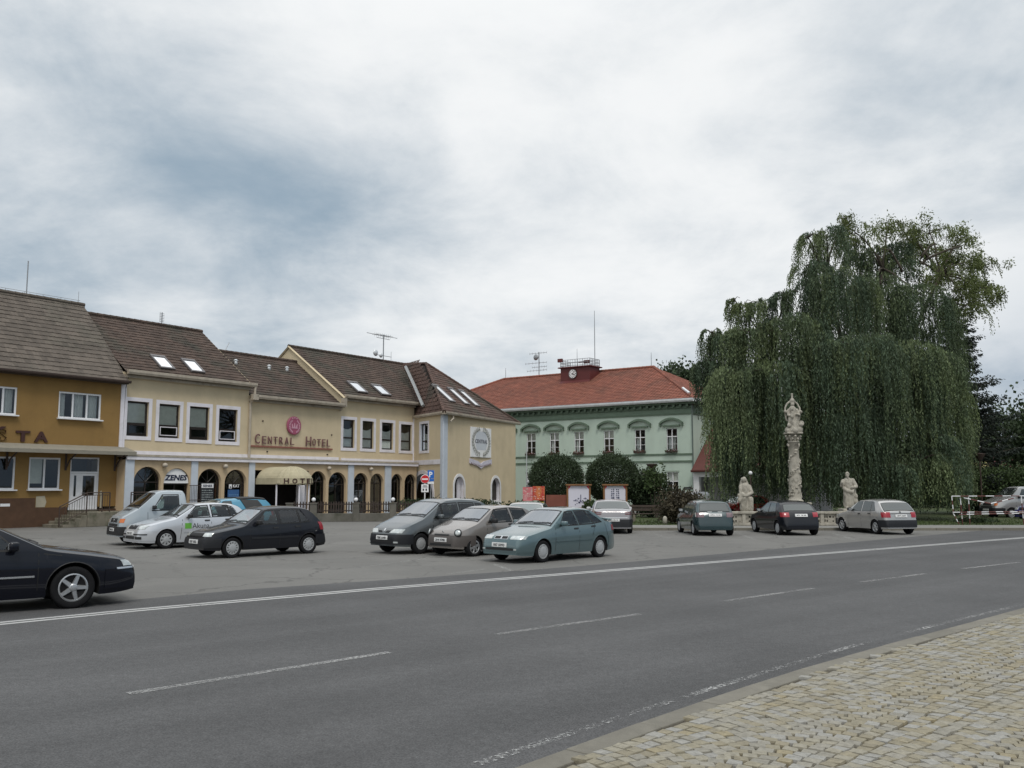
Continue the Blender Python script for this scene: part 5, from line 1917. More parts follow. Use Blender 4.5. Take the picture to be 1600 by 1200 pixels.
# px, py of each bough, its distance, radius m, strand length, how many strands, sunny
boughs = [
    (1292, 372, 56, 1.3, 1.0, 4.5, 105, 0), (1262, 372, 55, .5, .7, 2.0, 22, 0), (1335, 368, 57, 1.3, .8, 4.0, 62, 1), (1322, 345, 57, .6, .4, 1.0, 14, 1), (1388, 360, 58, 1.2, .7, 2.6, 52, 1), (1452, 366, 58, 1.25, .6, 2.4, 60, 1),
    (1502, 375, 58, 1.15, .5, 2.2, 46, 1), (1532, 412, 58, .95, .6, 2.6, 40, 1), (1545, 458, 57, .9, .7, 2.8, 48, 1), (1478, 432, 57, 1.6, .8, 3.4, 85, 1), (1420, 415, 58, 1.4, .8, 3.6, 75, 0),
    (1270, 420, 55, 1.0, 1.0, 4.6, 80, 0), (1305, 440, 54, 1.7, 2.0, 6.0, 150, 0), (1370, 450, 55, 1.7, 2.0, 6.0, 140, 0), (1440, 470, 55, 1.7, 1.6, 5.0, 125, 0), (1505, 480, 56, 1.3, .9, 3.0, 95, 1),
    (1228, 462, 54, .8, 1.0, 4.8, 62, 0), (1195, 478, 54, .9, 1.0, 5.0, 58, 0), (1165, 478, 54, .75, .8, 3.4, 42, 0), (1147, 470, 54, .45, .6, 1.8, 15, 0), (1240, 510, 53, 1.5, 2.0, 6.5, 150, 0), (1180, 525, 53, 1.3, 2.0, 6.5, 130, 0),
    (1130, 532, 54, .9, 1.4, 5.0, 84, 0), (1112, 520, 54, .6, .7, 3.0, 30, 0), (1106, 570, 54, .7, 1.2, 3.6, 78, 0), (1101, 590, 55, .45, 1.0, 2.8, 42, 0),
    (1160, 590, 52, 1.4, 2.5, 7.5, 160, 0), (1215, 590, 52, 1.6, 2.5, 7.5, 160, 0), (1285, 550, 52, 1.7, 2.5, 7.5, 160, 0), (1350, 545, 51, 1.7, 2.5, 7.5, 165, 0),
    (1415, 560, 52, 1.7, 2.2, 7.0, 155, 0), (1462, 570, 53, 1.5, 2.0, 6.5, 135, 0), (1474, 620, 54, 1.1, 2.0, 6.0, 95, 0),
    (1143, 650, 53, .9, 2.5, 5.2, 120, 0), (1190, 670, 53, 1.3, 2.5, 6.0, 130, 0), (1260, 670, 53, 1.5, 3.0, 6.0, 140, 0), (1335, 650, 51, 1.5, 3.0, 6.5, 150, 0),
    (1400, 665, 52, 1.5, 3.0, 6.2, 150, 0), (1452, 690, 51, 1.2, 2.6, 5.5, 140, 0), (1395, 735, 50, 1.2, 1.5, 3.2, 100, 0), (1440, 720, 50.5, 1.2, 1.6, 3.6, 100, 0), (1482, 718, 53, .9, 2.0, 4.4, 90, 0),
    (1362, 402, 58, 1.5, .8, 3.2, 90, 0), (1408, 398, 59, 1.3, .8, 2.8, 70, 0), (1340, 385, 59, 1.1, .7, 2.4, 60, 0), (1448, 402, 59, 1.4, .6, 2.6, 70, 1), (1500, 415, 59, 1.4, .6, 2.8, 70, 1), (1420, 368, 59, 1.0, .5, 1.6, 46, 1), (1525, 450, 59, 1.2, .6, 2.8, 60, 1),
    (1200, 600, 60, 2.4, 3.0, 9.0, 150, 0), (1300, 560, 62, 2.6, 3.0, 9.0, 160, 0), (1400, 580, 62, 2.6, 3.0, 9.0, 160, 0), (1340, 480, 60, 2.4, 3.0, 8.0, 150, 0), (1440, 520, 61, 2.0, 3.0, 7.0, 120, 0),
    (1190, 640, 61, 1.6, 3.0, 7.0, 120, 0), (1462, 640, 60, 1.5, 3.0, 6.0, 100, 0), (1250, 700, 62, 2.2, 3.0, 5.0, 120, 0), (1350, 700, 62, 2.2, 3.0, 5.0, 120, 0),
]
rsW = np.random.RandomState(5)
q_a, q_b, q_c, q_top = [], [], [], []
tr = MB()
T0 = Vector((WX, WY, -.1))
T1 = Vector((WX + .3, WY, 4.2))
tr.tube([T0, T0 + Vector((.05, 0, .5)), T0.lerp(T1, .5), T1], [.85, .62, .52, .48], 10)
mains = []
for (px, py) in ((1210, 560), (1290, 430), (1380, 420), (1470, 430), (1480, 580), (1160, 620), (1330, 600), (1420, 620)):
    e = at(px, py, 57.0)
    limb(tr, T1 - Vector((0, 0, .3)), e, .26, .09, 1.2, 8, int(px))
    mains.append(e)
for i, (px, py, Y, r, l0, l1, n, sunny) in enumerate(boughs):
    C = at(px, py, Y)
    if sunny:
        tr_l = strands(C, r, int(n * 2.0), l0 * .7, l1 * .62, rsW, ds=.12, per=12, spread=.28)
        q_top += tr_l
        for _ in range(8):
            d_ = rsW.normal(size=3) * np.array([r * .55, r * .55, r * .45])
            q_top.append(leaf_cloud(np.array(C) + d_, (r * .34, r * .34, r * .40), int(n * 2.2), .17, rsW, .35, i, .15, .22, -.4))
    else:
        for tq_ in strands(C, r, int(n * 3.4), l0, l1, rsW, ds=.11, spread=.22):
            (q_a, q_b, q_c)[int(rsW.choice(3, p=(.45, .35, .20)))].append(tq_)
    m_ = min(mains, key=lambda q: (q - C).length)
    pts = limb(tr, m_, C + Vector((0, 0, r * .2)), .085, .03, .5, 6, i)
    for k in range(4):
        ph = rsW.uniform(0, 6.28)
        limb(tr, C, C + Vector((math.cos(ph) * r * .9, math.sin(ph) * r * .9, r * .25)), .035, .012, .3, 3, i * 9 + k, 4)
# the bare looking forks that show near the top right
for a, b in (((1410, 425), (1392, 392)), ((1392, 392), (1372, 388)), ((1440, 402), (1462, 380)), ((1448, 405), (1500, 385)), ((1438, 412), (1448, 404))):
    pa, pb = at(a[0], a[1], 56.6), at(b[0], b[1], 56.6)
    limb(tr, pa, pb, .09, .05, .15, 4, a[0])
tr.v = [(x - WX, y - WY, z - .1) for x, y, z in tr.v]
tr.build('trunk', M['bark'], wl_root, True)
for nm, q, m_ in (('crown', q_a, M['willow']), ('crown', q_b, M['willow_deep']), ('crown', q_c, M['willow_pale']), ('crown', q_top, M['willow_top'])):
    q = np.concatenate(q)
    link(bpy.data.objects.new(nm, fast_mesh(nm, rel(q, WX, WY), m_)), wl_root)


# ---- clipped globe trees in front of the hall
def globe(px, py, Y, r, rz_, label, seed, m_='leaf_dark'):
    c = at(px, py, Y)
    rs = np.random.RandomState(seed)
    t = tree_root('globe_tree', c.x, c.y, label, 'tree', 'clipped globe trees before the green hall', z=.1 if c.x > 6 else 0.0)
    z0 = t.location.z
    q = np.concatenate([leaf_cloud((0, 0, c.z - z0), (r, r, rz_), 30000, .075, rs, .02, seed, .70), leaf_cloud((0, 0, c.z - z0 + rz_ * .1), (r * 1.03, r * 1.03, rz_ * 1.04), 900, .10, rs, .04, seed, .95, .3, .8)])
    q = q[q[:, 0, 2] > c.z - z0 - rz_ * .86]
    link(bpy.data.objects.new('crown', fast_mesh('crown', q, M[m_])), t)
    mb = MB().tube([(0, 0, -.1), (.03, 0, 1.0), (0, 0, c.z - z0 - rz_ * .5)], [.15, .12, .11], 8)
    for k in range(7):
        a = k * .9
        limb(mb, (0, 0, c.z - z0 - rz_ * .7), (math.cos(a) * r * .6, math.sin(a) * r * .6, c.z - z0 + .3), .06, .02, .2, 4, k, 5)
    mb.build('trunk', M['bark'], t, True)
    return t


globe(869, 751, 56, 1.62, 1.55, 'round clipped tree behind the left poster board', 31)
globe(957, 749, 58, 1.66, 1.55, 'round clipped tree behind the right poster board', 32)


def bush(name, px, py, Y, rad, n, size, label, seed, m_, group=None, rough=.2, cat='shrub', lobes=5, up=0.3):
    c = at(px, py, Y)
    rs = np.random.RandomState(seed)
    z0 = .1 if c.x > 5 else 0.0
    t = tree_root(name, c.x, c.y, label, cat, group, z0)
    q = [leaf_cloud((0, 0, c.z - z0), rad, int(n * .5), size, rs, rough, seed, .5, .45, up)]
    for k in range(lobes):
        a = rs.uniform(0, 6.28)
        rr = rs.uniform(.45, .8)
        q.append(leaf_cloud((math.cos(a) * rad[0] * rr, math.sin(a) * rad[1] * rr, c.z - z0 + rs.uniform(-.4, .7) * rad[2]), tuple(v * rs.uniform(.3, .55) for v in rad), int(n * .5 / lobes), size, rs, rough, seed + k, .4, .45, up))
    q = np.concatenate(q)
    q = q[q[:, :, 2].min(1) > .03]
    link(bpy.data.objects.new('foliage', fast_mesh('foliage', q, M[m_])), t)
    mb = MB()
    for k in range(6):
        a = k * 1.1
        limb(mb, (0, 0, -.05), (math.cos(a) * rad[0] * .6, math.sin(a) * rad[1] * .6, max(.3, c.z - z0 + rad[2] * .3)), .05, .015, .2, 4, k, 5)
    mb.build('stem', M['bark'], t)
    return t


bush('flowering_bush', 1014, 772, 56, (1.25, 1.1, 1.4), 8000, .15, 'tall dark bush between the right poster board and the lamp', 41, 'leaf_dark')
bush('young_bush', 1024, 752, 55, (.55, .5, .75), 1500, .14, 'light green shoots rising right of the dark bush', 42, 'leaf_mid', rough=.4)
bush('shrub', 1062, 797, 47, (1.05, .9, .95), 6500, .13, 'low brownish shrub between the bench and the dark teal hatchback', 43, 'reddish', rough=.28)
bush('shrub', 1092, 800, 49, (.7, .7, .7), 2500, .13, 'small dark shrub just behind the dark teal hatchback', 44, 'leaf_dark', rough=.28)
bush('shrub', 930, 796, 53, (.7, .6, .45), 2000, .13, 'low green shrub between the two poster boards', 45, 'leaf_mid')
bush('shrub', 808, 797, 66, (.8, .6, .6), 1800, .13, 'dark shrub at the foot of the wing corner', 46, 'leaf_dark')
bush('hedge', 700, 792, 60, (3.4, .6, .55), 5000, .12, 'low hedge along the hotel wing behind the grey minivan', 47, 'leaf_dark', cat='hedge', rough=.1)
bush('hedge', 862, 799, 58, (1.9, .5, .35), 2500, .11, 'low green hedge under the red posters', 48, 'leaf_mid', cat='hedge', rough=.1)
# trees beyond
bush('broadleaf_tree', 1066, 612, 104, (2.3, 2.4, 2.7), 4500, .34, 'dark tree showing above the right end of the red roof', 51, 'leaf_dark', 'trees beyond the town hall', .3, 'tree', 8)
bush('broadleaf_tree', 1044, 606, 112, (2.0, 2.0, 2.4), 3000, .36, 'smaller dark tree peeping over the red hip roof', 52, 'leaf_dark', 'trees beyond the town hall', .3, 'tree', 6)
bush('broadleaf_tree', 1575, 690, 84, (4.6, 3.5, 2.9), 9000, .30, 'wide dark tree over the far right wall', 53, 'leaf_dark', None, .32, 'tree', 9)
bush('broadleaf_tree', 1660, 690, 80, (4.6, 3.5, 4.4), 5000, .32, 'dark tree at the right edge of the park', 54, 'leaf_dark', None, .3, 'tree', 8)
bush('hedge', 1575, 757, 60, (4.0, 1.1, 1.2), 9000, .15, 'mid green hedge behind the parked van at the far right', 55, 'leaf_mid', cat='hedge', rough=.12)
bush('hedge', 1530, 775, 62, (1.7, 1.0, 1.5), 4000, .15, 'dark bush between the willow and the far right hedge', 56, 'leaf_dark', rough=.2)
bush('shrub', 1525, 815, 47.5, (1.1, .5, .26), 1500, .10, 'low dark groundcover mound behind the striped barrier', 57, 'leaf_dark', rough=.25)
for k, (px, Yk, rr, hh) in enumerate(((1230, 84, 4.5, 4.2), (1310, 82, 5, 4.4), (1395, 84, 5, 4.6), (1470, 80, 4.5, 4.0))):
    bush('park_bush', px, 757 - hh * .45 * 1450 / Yk + 60, Yk, (rr, 2, hh), 5000, .3, 'broad dark bush far behind the willow, ' + ('behind the column', 'between column and right saint', 'behind the silver hatchback', 'left of the barrier')[k], 61 + k, 'leaf_dark', 'bushes far behind the willow', .2, 'shrub', 6)

# ---- dark spruce to the right of the willow
sp_c = at(1508, 800, 64)
spr = tree_root('spruce_tree', sp_c.x, sp_c.y, 'dark spruce with drooping boughs at the right side of the willow', 'tree')
rsS = np.random.RandomState(9)
HS = 15.4
MB().tube([(0, 0, -.1), (0, 0, HS * .5), (0, 0, HS)], [.32, .2, .02], 8).build('trunk', M['bark'], spr)
q, bm_ = [], MB()
for z in np.arange(1.6, HS - .2, .36):
    L = (4.6 * (1 - z / HS) ** .8 + .3) * rsS.uniform(.75, 1.15)
    nb = 6
    for k in range(nb):
        a = rsS.uniform(0, 6.28)
        Lk = L * rsS.uniform(.6, 1.15)
        t = np.linspace(.12, 1, max(5, int(Lk / .11)))
        zz = z - .42 * Lk * t + .34 * Lk * t ** 3
        P = np.stack([np.cos(a) * Lk * t, np.sin(a) * Lk * t, zz], 1)
        bm_.tube([tuple(P[0]), tuple(P[len(P) // 2]), tuple(P[-1])], [.03, .02, .008], 4)
        for rep in range(8):
            n = len(P)
            side = rsS.normal(0, .13, (n, 3)) * np.array([1, 1, .5])
            D = unit(np.stack([np.cos(a) * .5 + rsS.normal(0, .6, n), np.sin(a) * .5 + rsS.normal(0, .6, n), rsS.normal(-.55, .3, n)], 1))
            q.append(leaf_quads(P + side, D, rsS.uniform(.12, .30, n), rsS.uniform(.03, .06, n), rsS))
bm_.build('branches', M['bark'], spr)['kind'] = 'stuff'
link(bpy.data.objects.new('crown', fast_mesh('crown', np.concatenate(q), M['needle'])), spr)
# ================================================================== CARS
M['glass_car'] = gloss_dark('car_window', (0.010, 0.014, 0.014), .20, .05)
M['glass_screen'] = gloss_dark('car_windscreen', (0.02, 0.024, 0.024), .40, .12)
M['clear_side'] = glass_mat('car_clear_glass', (.46, .56, .53), .05, .22)
M['clear_screen'] = glass_mat('car_clear_windscreen', (.46, .54, .52), .27, .42)
M['cabin'] = mat('grey_cabin_trim', (0.075, 0.077, 0.08), .9, .15, 6)
M['rubber'] = mat('tyre_rubber', (0.012, 0.012, 0.013), 0.85, 0.15, 12, spec=.15)
M['seal'] = mat('window_seal', (0.008, 0.008, 0.008), 0.5, 0.05, 5)
M['rim'] = mat('silver_wheel', (0.42, 0.43, 0.44), 0.35, 0.08, 8, metal=0.7)
M['rim_grey'] = mat('grey_wheel_cover', (0.36, 0.37, 0.375), 0.5, 0.08, 8, metal=0.2)
M['chrome'] = mat('bright_trim', (0.62, 0.63, 0.64), 0.25, 0.05, 5, metal=0.8)
M['lamp_clear'] = mat('clear_lamp', (0.52, 0.55, 0.54), 0.12, 0.25, 14, metal=0.35, coat=1.0)
M['lamp_red'] = mat('red_lamp', (0.30, 0.012, 0.022), 0.15, 0.15, 12, coat=1.0)
M['lamp_orange'] = mat('orange_lamp', (0.55, 0.14, 0.02), 0.2, 0.1, 12, coat=1.0)
M['plate'] = mat('number_plate', (0.66, 0.66, 0.65), 0.5, 0.03, 5)
M['plate_ink'] = mat('plate_ink', (0.03, 0.03, 0.035), 0.6, 0.03, 5)
M['under'] = mat('underbody', (0.010, 0.010, 0.010), 0.9, 0.1, 4)


def paint(name, c, metal=0.35, rough=0.26, spec=.5, coat=1.0):
    return mat(name, c, rough, 0.03, 1.5, metal=metal, coat=coat, spec=spec)


def bumper_mat(name, c):
    return mat(name, c, 0.55, 0.08, 6)


def lin(pts, x):
    if x <= pts[0][0]:
        return pts[0][1]
    for (a, b), (c, d) in zip(pts, pts[1:]):
        if x <= c:
            return b + (d - b) * (x - a) / max(1e-9, c - a)
    return pts[-1][1]


def inquad(c4, x, z):
    for (a, b), (c, d) in zip(c4, c4[1:] + c4[:1]):
        if (c - a) * (z - b) - (d - b) * (x - a) < 0:
            return False
    return True


class Body:
    """body surface of one car: nose at x=0, tail at x=L, seen from the side the profile is top(x)"""

    def __init__(s, d):
        s.__dict__.update(d)
        s.sm = d.get('sm', .035)
        s.tumble = d.get('tumble', .30)
        s.kf = d.get('kf', .26)
        s.kr = d.get('kr', .20)
        s._c = {}

    def zt(s, x):
        k = round(x, 4)
        if k not in s._c:
            e = min(s.sm, max(0.004, min(x, s.L - x)))
            s._c[k] = sum(lin(s.top, x + e * q) for q in (-1, -.5, 0, .5, 1)) / 5
        return s._c[k]

    def corner(s, x):
        return min(.055, .25 * max(.02, s.zt(x) - .45))

    def belt_at(s, x):
        return min(lin(s.belt, x), s.zt(x) - s.corner(x) - .002)

    def plan(s, x):
        w = s.W
        xf, xr = .75, .7
        if x < xf:
            w *= 1 - s.kf * (1 - x / xf) ** 2.6
        if x > s.L - xr:
            w *= 1 - s.kr * (1 - (s.L - x) / xr) ** 2.6
        return w

    def ys(s, x, z):
        b = s.belt_at(x)
        t = (z - .2) / max(.05, b - .2)
        if t <= 1:
            f = 1 - .055 * ((t - .60) / .60) ** 2 if t < .60 else 1 - .05 * ((t - .60) / .40) ** 2
            return s.plan(x) * f
        dz = z - b
        return s.plan(x) * .95 - s.tumble * dz - .22 * dz * dz

    def yr(s, x):
        return max(.05, s.ys(x, s.zt(x) - s.corner(x)))

    def ztop(s, x, y):
        c = s.corner(x)
        q = min(1, abs(y) / s.yr(x))
        return s.zt(x) - c * (.30 * q * q + .70 * q ** 7)

    def zb(s, x):
        z = s.sill + s.endrise * (max(0, 1 - x / .5) ** 2 + max(0, 1 - (s.L - x) / .5) ** 2)
        for xc in (s.x1, s.x2):
            dx_ = abs(x - xc)
            if dx_ < s.Ra:
                z = max(z, s.R + math.sqrt(s.Ra ** 2 - dx_ ** 2))
        return z

    def solve(s, y, z, rear=False):
        lo, hi = 0.0, 1.6
        f = (lambda q: s.L - q) if rear else (lambda q: q)

        def inside(q):
            x = f(q)
            return abs(y) <= s.ys(x, z) + 1e-6 and z <= s.ztop(x, min(abs(y), s.yr(x)))
        if inside(0.0005):
            return f(0.0005)
        q = 0.0
        while q < 1.6 and not inside(q):
            q += .04
        lo, hi = max(0, q - .04), q
        for _ in range(14):
            m_ = (lo + hi) / 2
            if inside(m_):
                hi = m_
            else:
                lo = m_
        return f(hi)

    def outline(s, z, x_end, rear=False):
        """half outline at height z, from the middle of the nose (or tail) round the corner to x_end"""
        f = (lambda q: s.L - q) if rear else (lambda q: q)
        x0 = s.solve(0, z, rear)
        # half width available at the face
        ymax = 0
        for k in range(40):
            y = s.W * (k + .5) / 40
            if s.ys(s.solve(0, z, rear), z) >= y:
                ymax = y
        pts = []
        n = 14
        ye = max(.05, s.ys(f(s.solve(0, z, rear) if not rear else s.L - s.solve(0, z, True)), z) - .004)
        for k in range(n + 1):
            y = ye * k / n
            pts.append((s.solve(y, z, rear), y))
        xs = pts[-1][0]
        q0 = xs if not rear else s.L - xs
        for k in range(1, 26):
            q = q0 + (x_end - q0) * (k / 25) ** 1.4
            if q <= q0:
                continue
            x = f(q)
            pts.append((x, s.ys(x, z)))
        acc = [0]
        for (a, b), (c, d) in zip(pts, pts[1:]):
            acc.append(acc[-1] + math.hypot(c - a, d - b))
        return pts, acc

    def body_mesh(s, mats):
        L = s.L
        xs = set(np.linspace(.0, L, int(L / .075)).round(4))
        clear = s.__dict__.get('clear')
        if clear:
            lo_ = min(s.screen[0], min(p[0] for c in s.side_glass for p in c)) - .05
            hi_ = max([p[0] for c in s.side_glass for p in c] + ([s.backlight[1]] if s.backlight else [])) + .05
            xs |= set(np.arange(lo_, hi_, .024).round(4))
        xs |= {.012, .03, .06, L - .012, L - .03, L - .06}
        xs |= {round(p[0], 4) for p in s.top if 0 <= p[0] <= L}
        for xc in (s.x1, s.x2):
            xs = {x for x in xs if abs(abs(x - xc) - s.Ra) > .012}
            for k in range(17):
                xs.add(round(xc + (s.Ra - .0005) * math.cos(math.pi * k / 16), 4))
            xs |= {round(xc - s.Ra - .002, 4), round(xc + s.Ra + .002, 4)}
        xs = sorted(xs)
        n1, n2, n3 = (8, 14, 26) if clear else (8, 4, 7)
        V, Fc, mi = [], [], []
        rows = []
        for x in xs:
            zb, b, c = s.zb(x), s.belt_at(x), s.corner(x)
            zt = s.zt(x)
            zb = min(zb, b - .02)
            half = []
            for k in range(n1):
                z = zb + (b - zb) * k / (n1 - 1)
                half.append((s.ys(x, z), z))
            for k in range(1, n2 + 1):
                z = b + (zt - c - b) * k / n2
                half.append((s.ys(x, z), z))
            yr = s.yr(x)
            for k in range(1, n3 + 1):
                y = yr * (1 - k / n3) if k > 2 or clear else yr * (1 - .03 * k * k)
                half.append((y, s.ztop(x, y)))
            half[-1] = (0, s.ztop(x, 0))
            ring = [(x, -y, z) for y, z in half] + [(x, y, z) for y, z in half[-2::-1]]
            rows.append((len(V), len(ring)))
            V += ring
        m_ = rows[0][1]
        nh = n1 + n2

        def gone(idx, k):
            """a body face that a window opening takes away"""
            P = [V[i] for i in idx]
            h = [min(q, m_ - 1 - q) for q in (k, k + 1)]
            if max(h) < nh:
                for c4 in s.side_glass:
                    if all(inquad(c4, p[0], p[2]) for p in P):
                        return True
            if min(h) >= nh - 1:
                for w in (s.screen, s.backlight):
                    if w and all(w[0] < p[0] < w[1] and abs(p[1]) < s.yr(p[0]) * (w[2] + (w[3] - w[2]) * (p[0] - w[0]) / (w[1] - w[0])) for p in P):
                        return True
            return False
        for (a, _), (b, _) in zip(rows, rows[1:]):
            for k in range(m_ - 1):
                if clear and gone((a + k, a + k + 1, b + k + 1, b + k), k):
                    continue
                Fc.append((a + k, a + k + 1, b + k + 1, b + k))
                mi.append(0)
            Fc.append((a + m_ - 1, a, b, b + m_ - 1))
            mi.append(1)
        for r, rev in ((rows[0][0], True), (rows[-1][0], False)):
            f = [r + k for k in range(m_)]
            half = m_ // 2
            for k in range(half):
                q = (r + k, r + k + 1, r + m_ - 2 - k, r + m_ - 1 - k)
                q = tuple(dict.fromkeys(q))
                if len(q) > 2:
                    Fc.append(q if rev else q[::-1])
                    mi.append(0)
        me = bpy.data.meshes.new('body')
        me.from_pydata(V, [], Fc)
        for q in mats:
            me.materials.append(q)
        me.polygons.foreach_set('material_index', mi)
        bm = bmesh.new()
        bm.from_mesh(me)
        bmesh.ops.recalc_face_normals(bm, faces=bm.faces)
        for f in bm.faces:
            f.smooth = True
        for e in bm.edges:
            if len(e.link_faces) == 2 and e.calc_face_angle(0) > R(38):
                e.smooth = False
        bm.to_mesh(me)
        bm.free()
        return me

    # -------- patches that lie on the surface
    def patch(s, grid, off, name, m_, parent, skirt=.012, smooth=True):
        """grid[i][j] = points on the surface; lifted by off along the normal, with a skirt back to the body"""
        ni, nj = len(grid), len(grid[0])
        P = np.array(grid, dtype=float)
        du = np.gradient(P, axis=0)
        dv = np.gradient(P, axis=1)
        N = np.cross(du, dv)
        N /= np.maximum(1e-9, np.linalg.norm(N, axis=2, keepdims=True))
        cen = np.array([s.L / 2, 0, .55])
        if ((P - cen) * N).sum() < 0:
            N = -N
        T = P + N * off
        B = P - N * skirt
        V = [tuple(q) for q in T.reshape(-1, 3)]
        F_ = [(i * nj + j, i * nj + j + 1, (i + 1) * nj + j + 1, (i + 1) * nj + j) for i in range(ni - 1) for j in range(nj - 1)]
        border = [(0, j) for j in range(nj)] + [(i, nj - 1) for i in range(1, ni)] + [(ni - 1, j) for j in range(nj - 2, -1, -1)] + [(i, 0) for i in range(ni - 2, 0, -1)]
        b0 = len(V)
        V += [tuple(B[i, j]) for i, j in border]
        k = len(border)
        for q in range(k):
            i, j = border[q]
            i2, j2 = border[(q + 1) % k]
            F_.append((i * nj + j, i2 * nj + j2, b0 + (q + 1) % k, b0 + q))
        me = bpy.data.meshes.new(name)
        me.from_pydata(V, [], F_)
        me.materials.append(m_)
        bm = bmesh.new()
        bm.from_mesh(me)
        bmesh.ops.recalc_face_normals(bm, faces=bm.faces)
        for f in bm.faces:
            f.smooth = smooth
        for e in bm.edges:
            if len(e.link_faces) == 2 and e.calc_face_angle(0) > R(35):
                e.smooth = False
        bm.to_mesh(me)
        bm.free()
        return link(bpy.data.objects.new(name, me), parent)

    def side(s, c4, sy, off, name, m_, parent, nu=8, nv=5, **kw):
        """quad in x,z on flank sy (-1 left, +1 right): corners bottom-front, bottom-rear, top-rear, top-front"""
        (ax, az), (bx, bz), (cx, cz), (dx_, dz_) = c4
        g = []
        for i in range(nv):
            v = i / (nv - 1)
            row = []
            for j in range(nu):
                u = j / (nu - 1)
                x = (ax * (1 - u) + bx * u) * (1 - v) + (dx_ * (1 - u) + cx * u) * v
                z = (az * (1 - u) + bz * u) * (1 - v) + (dz_ * (1 - u) + cz * u) * v
                row.append((x, sy * s.ys(x, z), z))
            g.append(row)
        return s.patch(g, off, name, m_, parent, **kw)

    def top_patch(s, x0, x1, q0, q1, off, name, m_, parent, nu=13, nv=9, **kw):
        """across the roof line: x0..x1, covering the share q0 (at x0) and q1 (at x1) of the half width"""
        g = []
        for i in range(nv):
            v = i / (nv - 1)
            x = x0 + (x1 - x0) * v
            q = q0 + (q1 - q0) * v
            row = []
            for j in range(nu):
                y = s.yr(x) * q * (2 * j / (nu - 1) - 1)
                row.append((x, y, s.ztop(x, y)))
            g.append(row)
        return s.patch(g, off, name, m_, parent, **kw)

    def top_quad(s, c4, off, name, m_, parent, nu=10, nv=4, **kw):
        """quad in x,q (q = share of the half width) lying on the roof side"""
        g = []
        for i in range(nv):
            v = i / (nv - 1)
            row = []
            for j in range(nu):
                u = j / (nu - 1)
                x, q = [(c4[0][t] * (1 - u) + c4[1][t] * u) * (1 - v) + (c4[3][t] * (1 - u) + c4[2][t] * u) * v for t in (0, 1)]
                y = s.yr(x) * max(-1, min(1, q))
                row.append((x, y, s.ztop(x, y)))
            g.append(row)
        return s.patch(g, off, name, m_, parent, **kw)

    def band(s, z0, z1, s0, s1, off, name, m_, parent, rear=False, x_end=1.2, nz=5, ns=15, taper=None, **kw):
        """strip round the nose or tail, s0..s1 metres along the outline from the middle (negative = left)"""
        g = []
        for i in range(nz):
            v = i / (nz - 1)
            z = z0 + (z1 - z0) * v
            pts, acc = s.outline(z, x_end, rear)
            a, b = s0, s1
            if taper:
                a, b = s0 + taper[0] * v, s1 + taper[1] * v
            row = []
            for j in range(ns):
                t = a + (b - a) * j / (ns - 1)
                u = min(abs(t), acc[-1])
                k = max(q for q in range(len(acc)) if acc[q] <= u + 1e-9)
                k = min(k, len(pts) - 2)
                w = (u - acc[k]) / max(1e-9, acc[k + 1] - acc[k])
                x = pts[k][0] + (pts[k + 1][0] - pts[k][0]) * w
                y = pts[k][1] + (pts[k + 1][1] - pts[k][1]) * w
                row.append((x, math.copysign(y, t) if t else 0.0, z))
            g.append(row)
        return s.patch(g, off, name, m_, parent, **kw)


_wheels = {}


def wheel_meshes(R_, style, rim_r):
    key = (round(R_, 3), style, rim_r)
    if key in _wheels:
        return _wheels[key]
    w = .095
    prof = [(rim_r - .01, -w * .7), (rim_r + .01, -w * .85), (R_ - .035, -w), (R_ - .012, -w * .86), (R_, -w * .6), (R_, w * .6), (R_ - .012, w * .86), (R_ - .035, w), (rim_r + .01, w * .85), (rim_r - .01, w * .7)]
    ty = MB().lathe(prof, 36, axis='y', cap=True).mesh('tyre', M['rubber'], True)
    mb = MB()
    # outer ring of the rim
    mb.lathe([(rim_r, -w * .62), (rim_r + .006, -w * .86), (rim_r - .012, -w * .92), (rim_r - .03, -w * .6)], 32, axis='y', cap=False)
    rm = {'alloy5': (5, .038, .030, .0), 'alloy6': (6, .034, .036, .0), 'cover': (12, .024, .030, .0), 'cover8': (8, .035, .044, .0), 'steel': (16, .018, .022, 0)}[style]
    n, w0, w1, _ = rm
    hub_r = {'alloy5': .062, 'alloy6': .06, 'cover': .105, 'cover8': .09, 'steel': .13}[style]
    yo = -w * .80
    mb.lathe([(hub_r + .012, yo + .03), (hub_r, yo - .012), (hub_r * .7, yo - .022), (.012, yo - .026)], 20, axis='y', cap=True)
    for k in range(n):
        a = 2 * math.pi * k / n + .3
        ca, sa = math.cos(a), math.sin(a)
        r0, r1 = hub_r * .9, rim_r - .012
        vs_ = []
        for (r, hw, yy) in ((r0, w0, yo - .012), (r1, w1, yo - .004)):
            for t, dy in ((-1, .02), (-.72, -.003), (.72, -.003), (1, .02)):
                vs_.append((r * ca - t * hw * sa, yy + dy, r * sa + t * hw * ca))
        mb.add(vs_, [(0, 1, 5, 4), (1, 2, 6, 5), (2, 3, 7, 6)])
    rim = mb.mesh('rim', M['rim'] if 'alloy' in style else M['rim_grey'], False)
    dk = MB().lathe([(rim_r - .005, -w * .35), (.02, -w * .35)], 24, axis='y').mesh('brake_disc', M['under'])
    _wheels[key] = (ty, rim, dk)
    return _wheels[key]


PLATE_BARS = 0


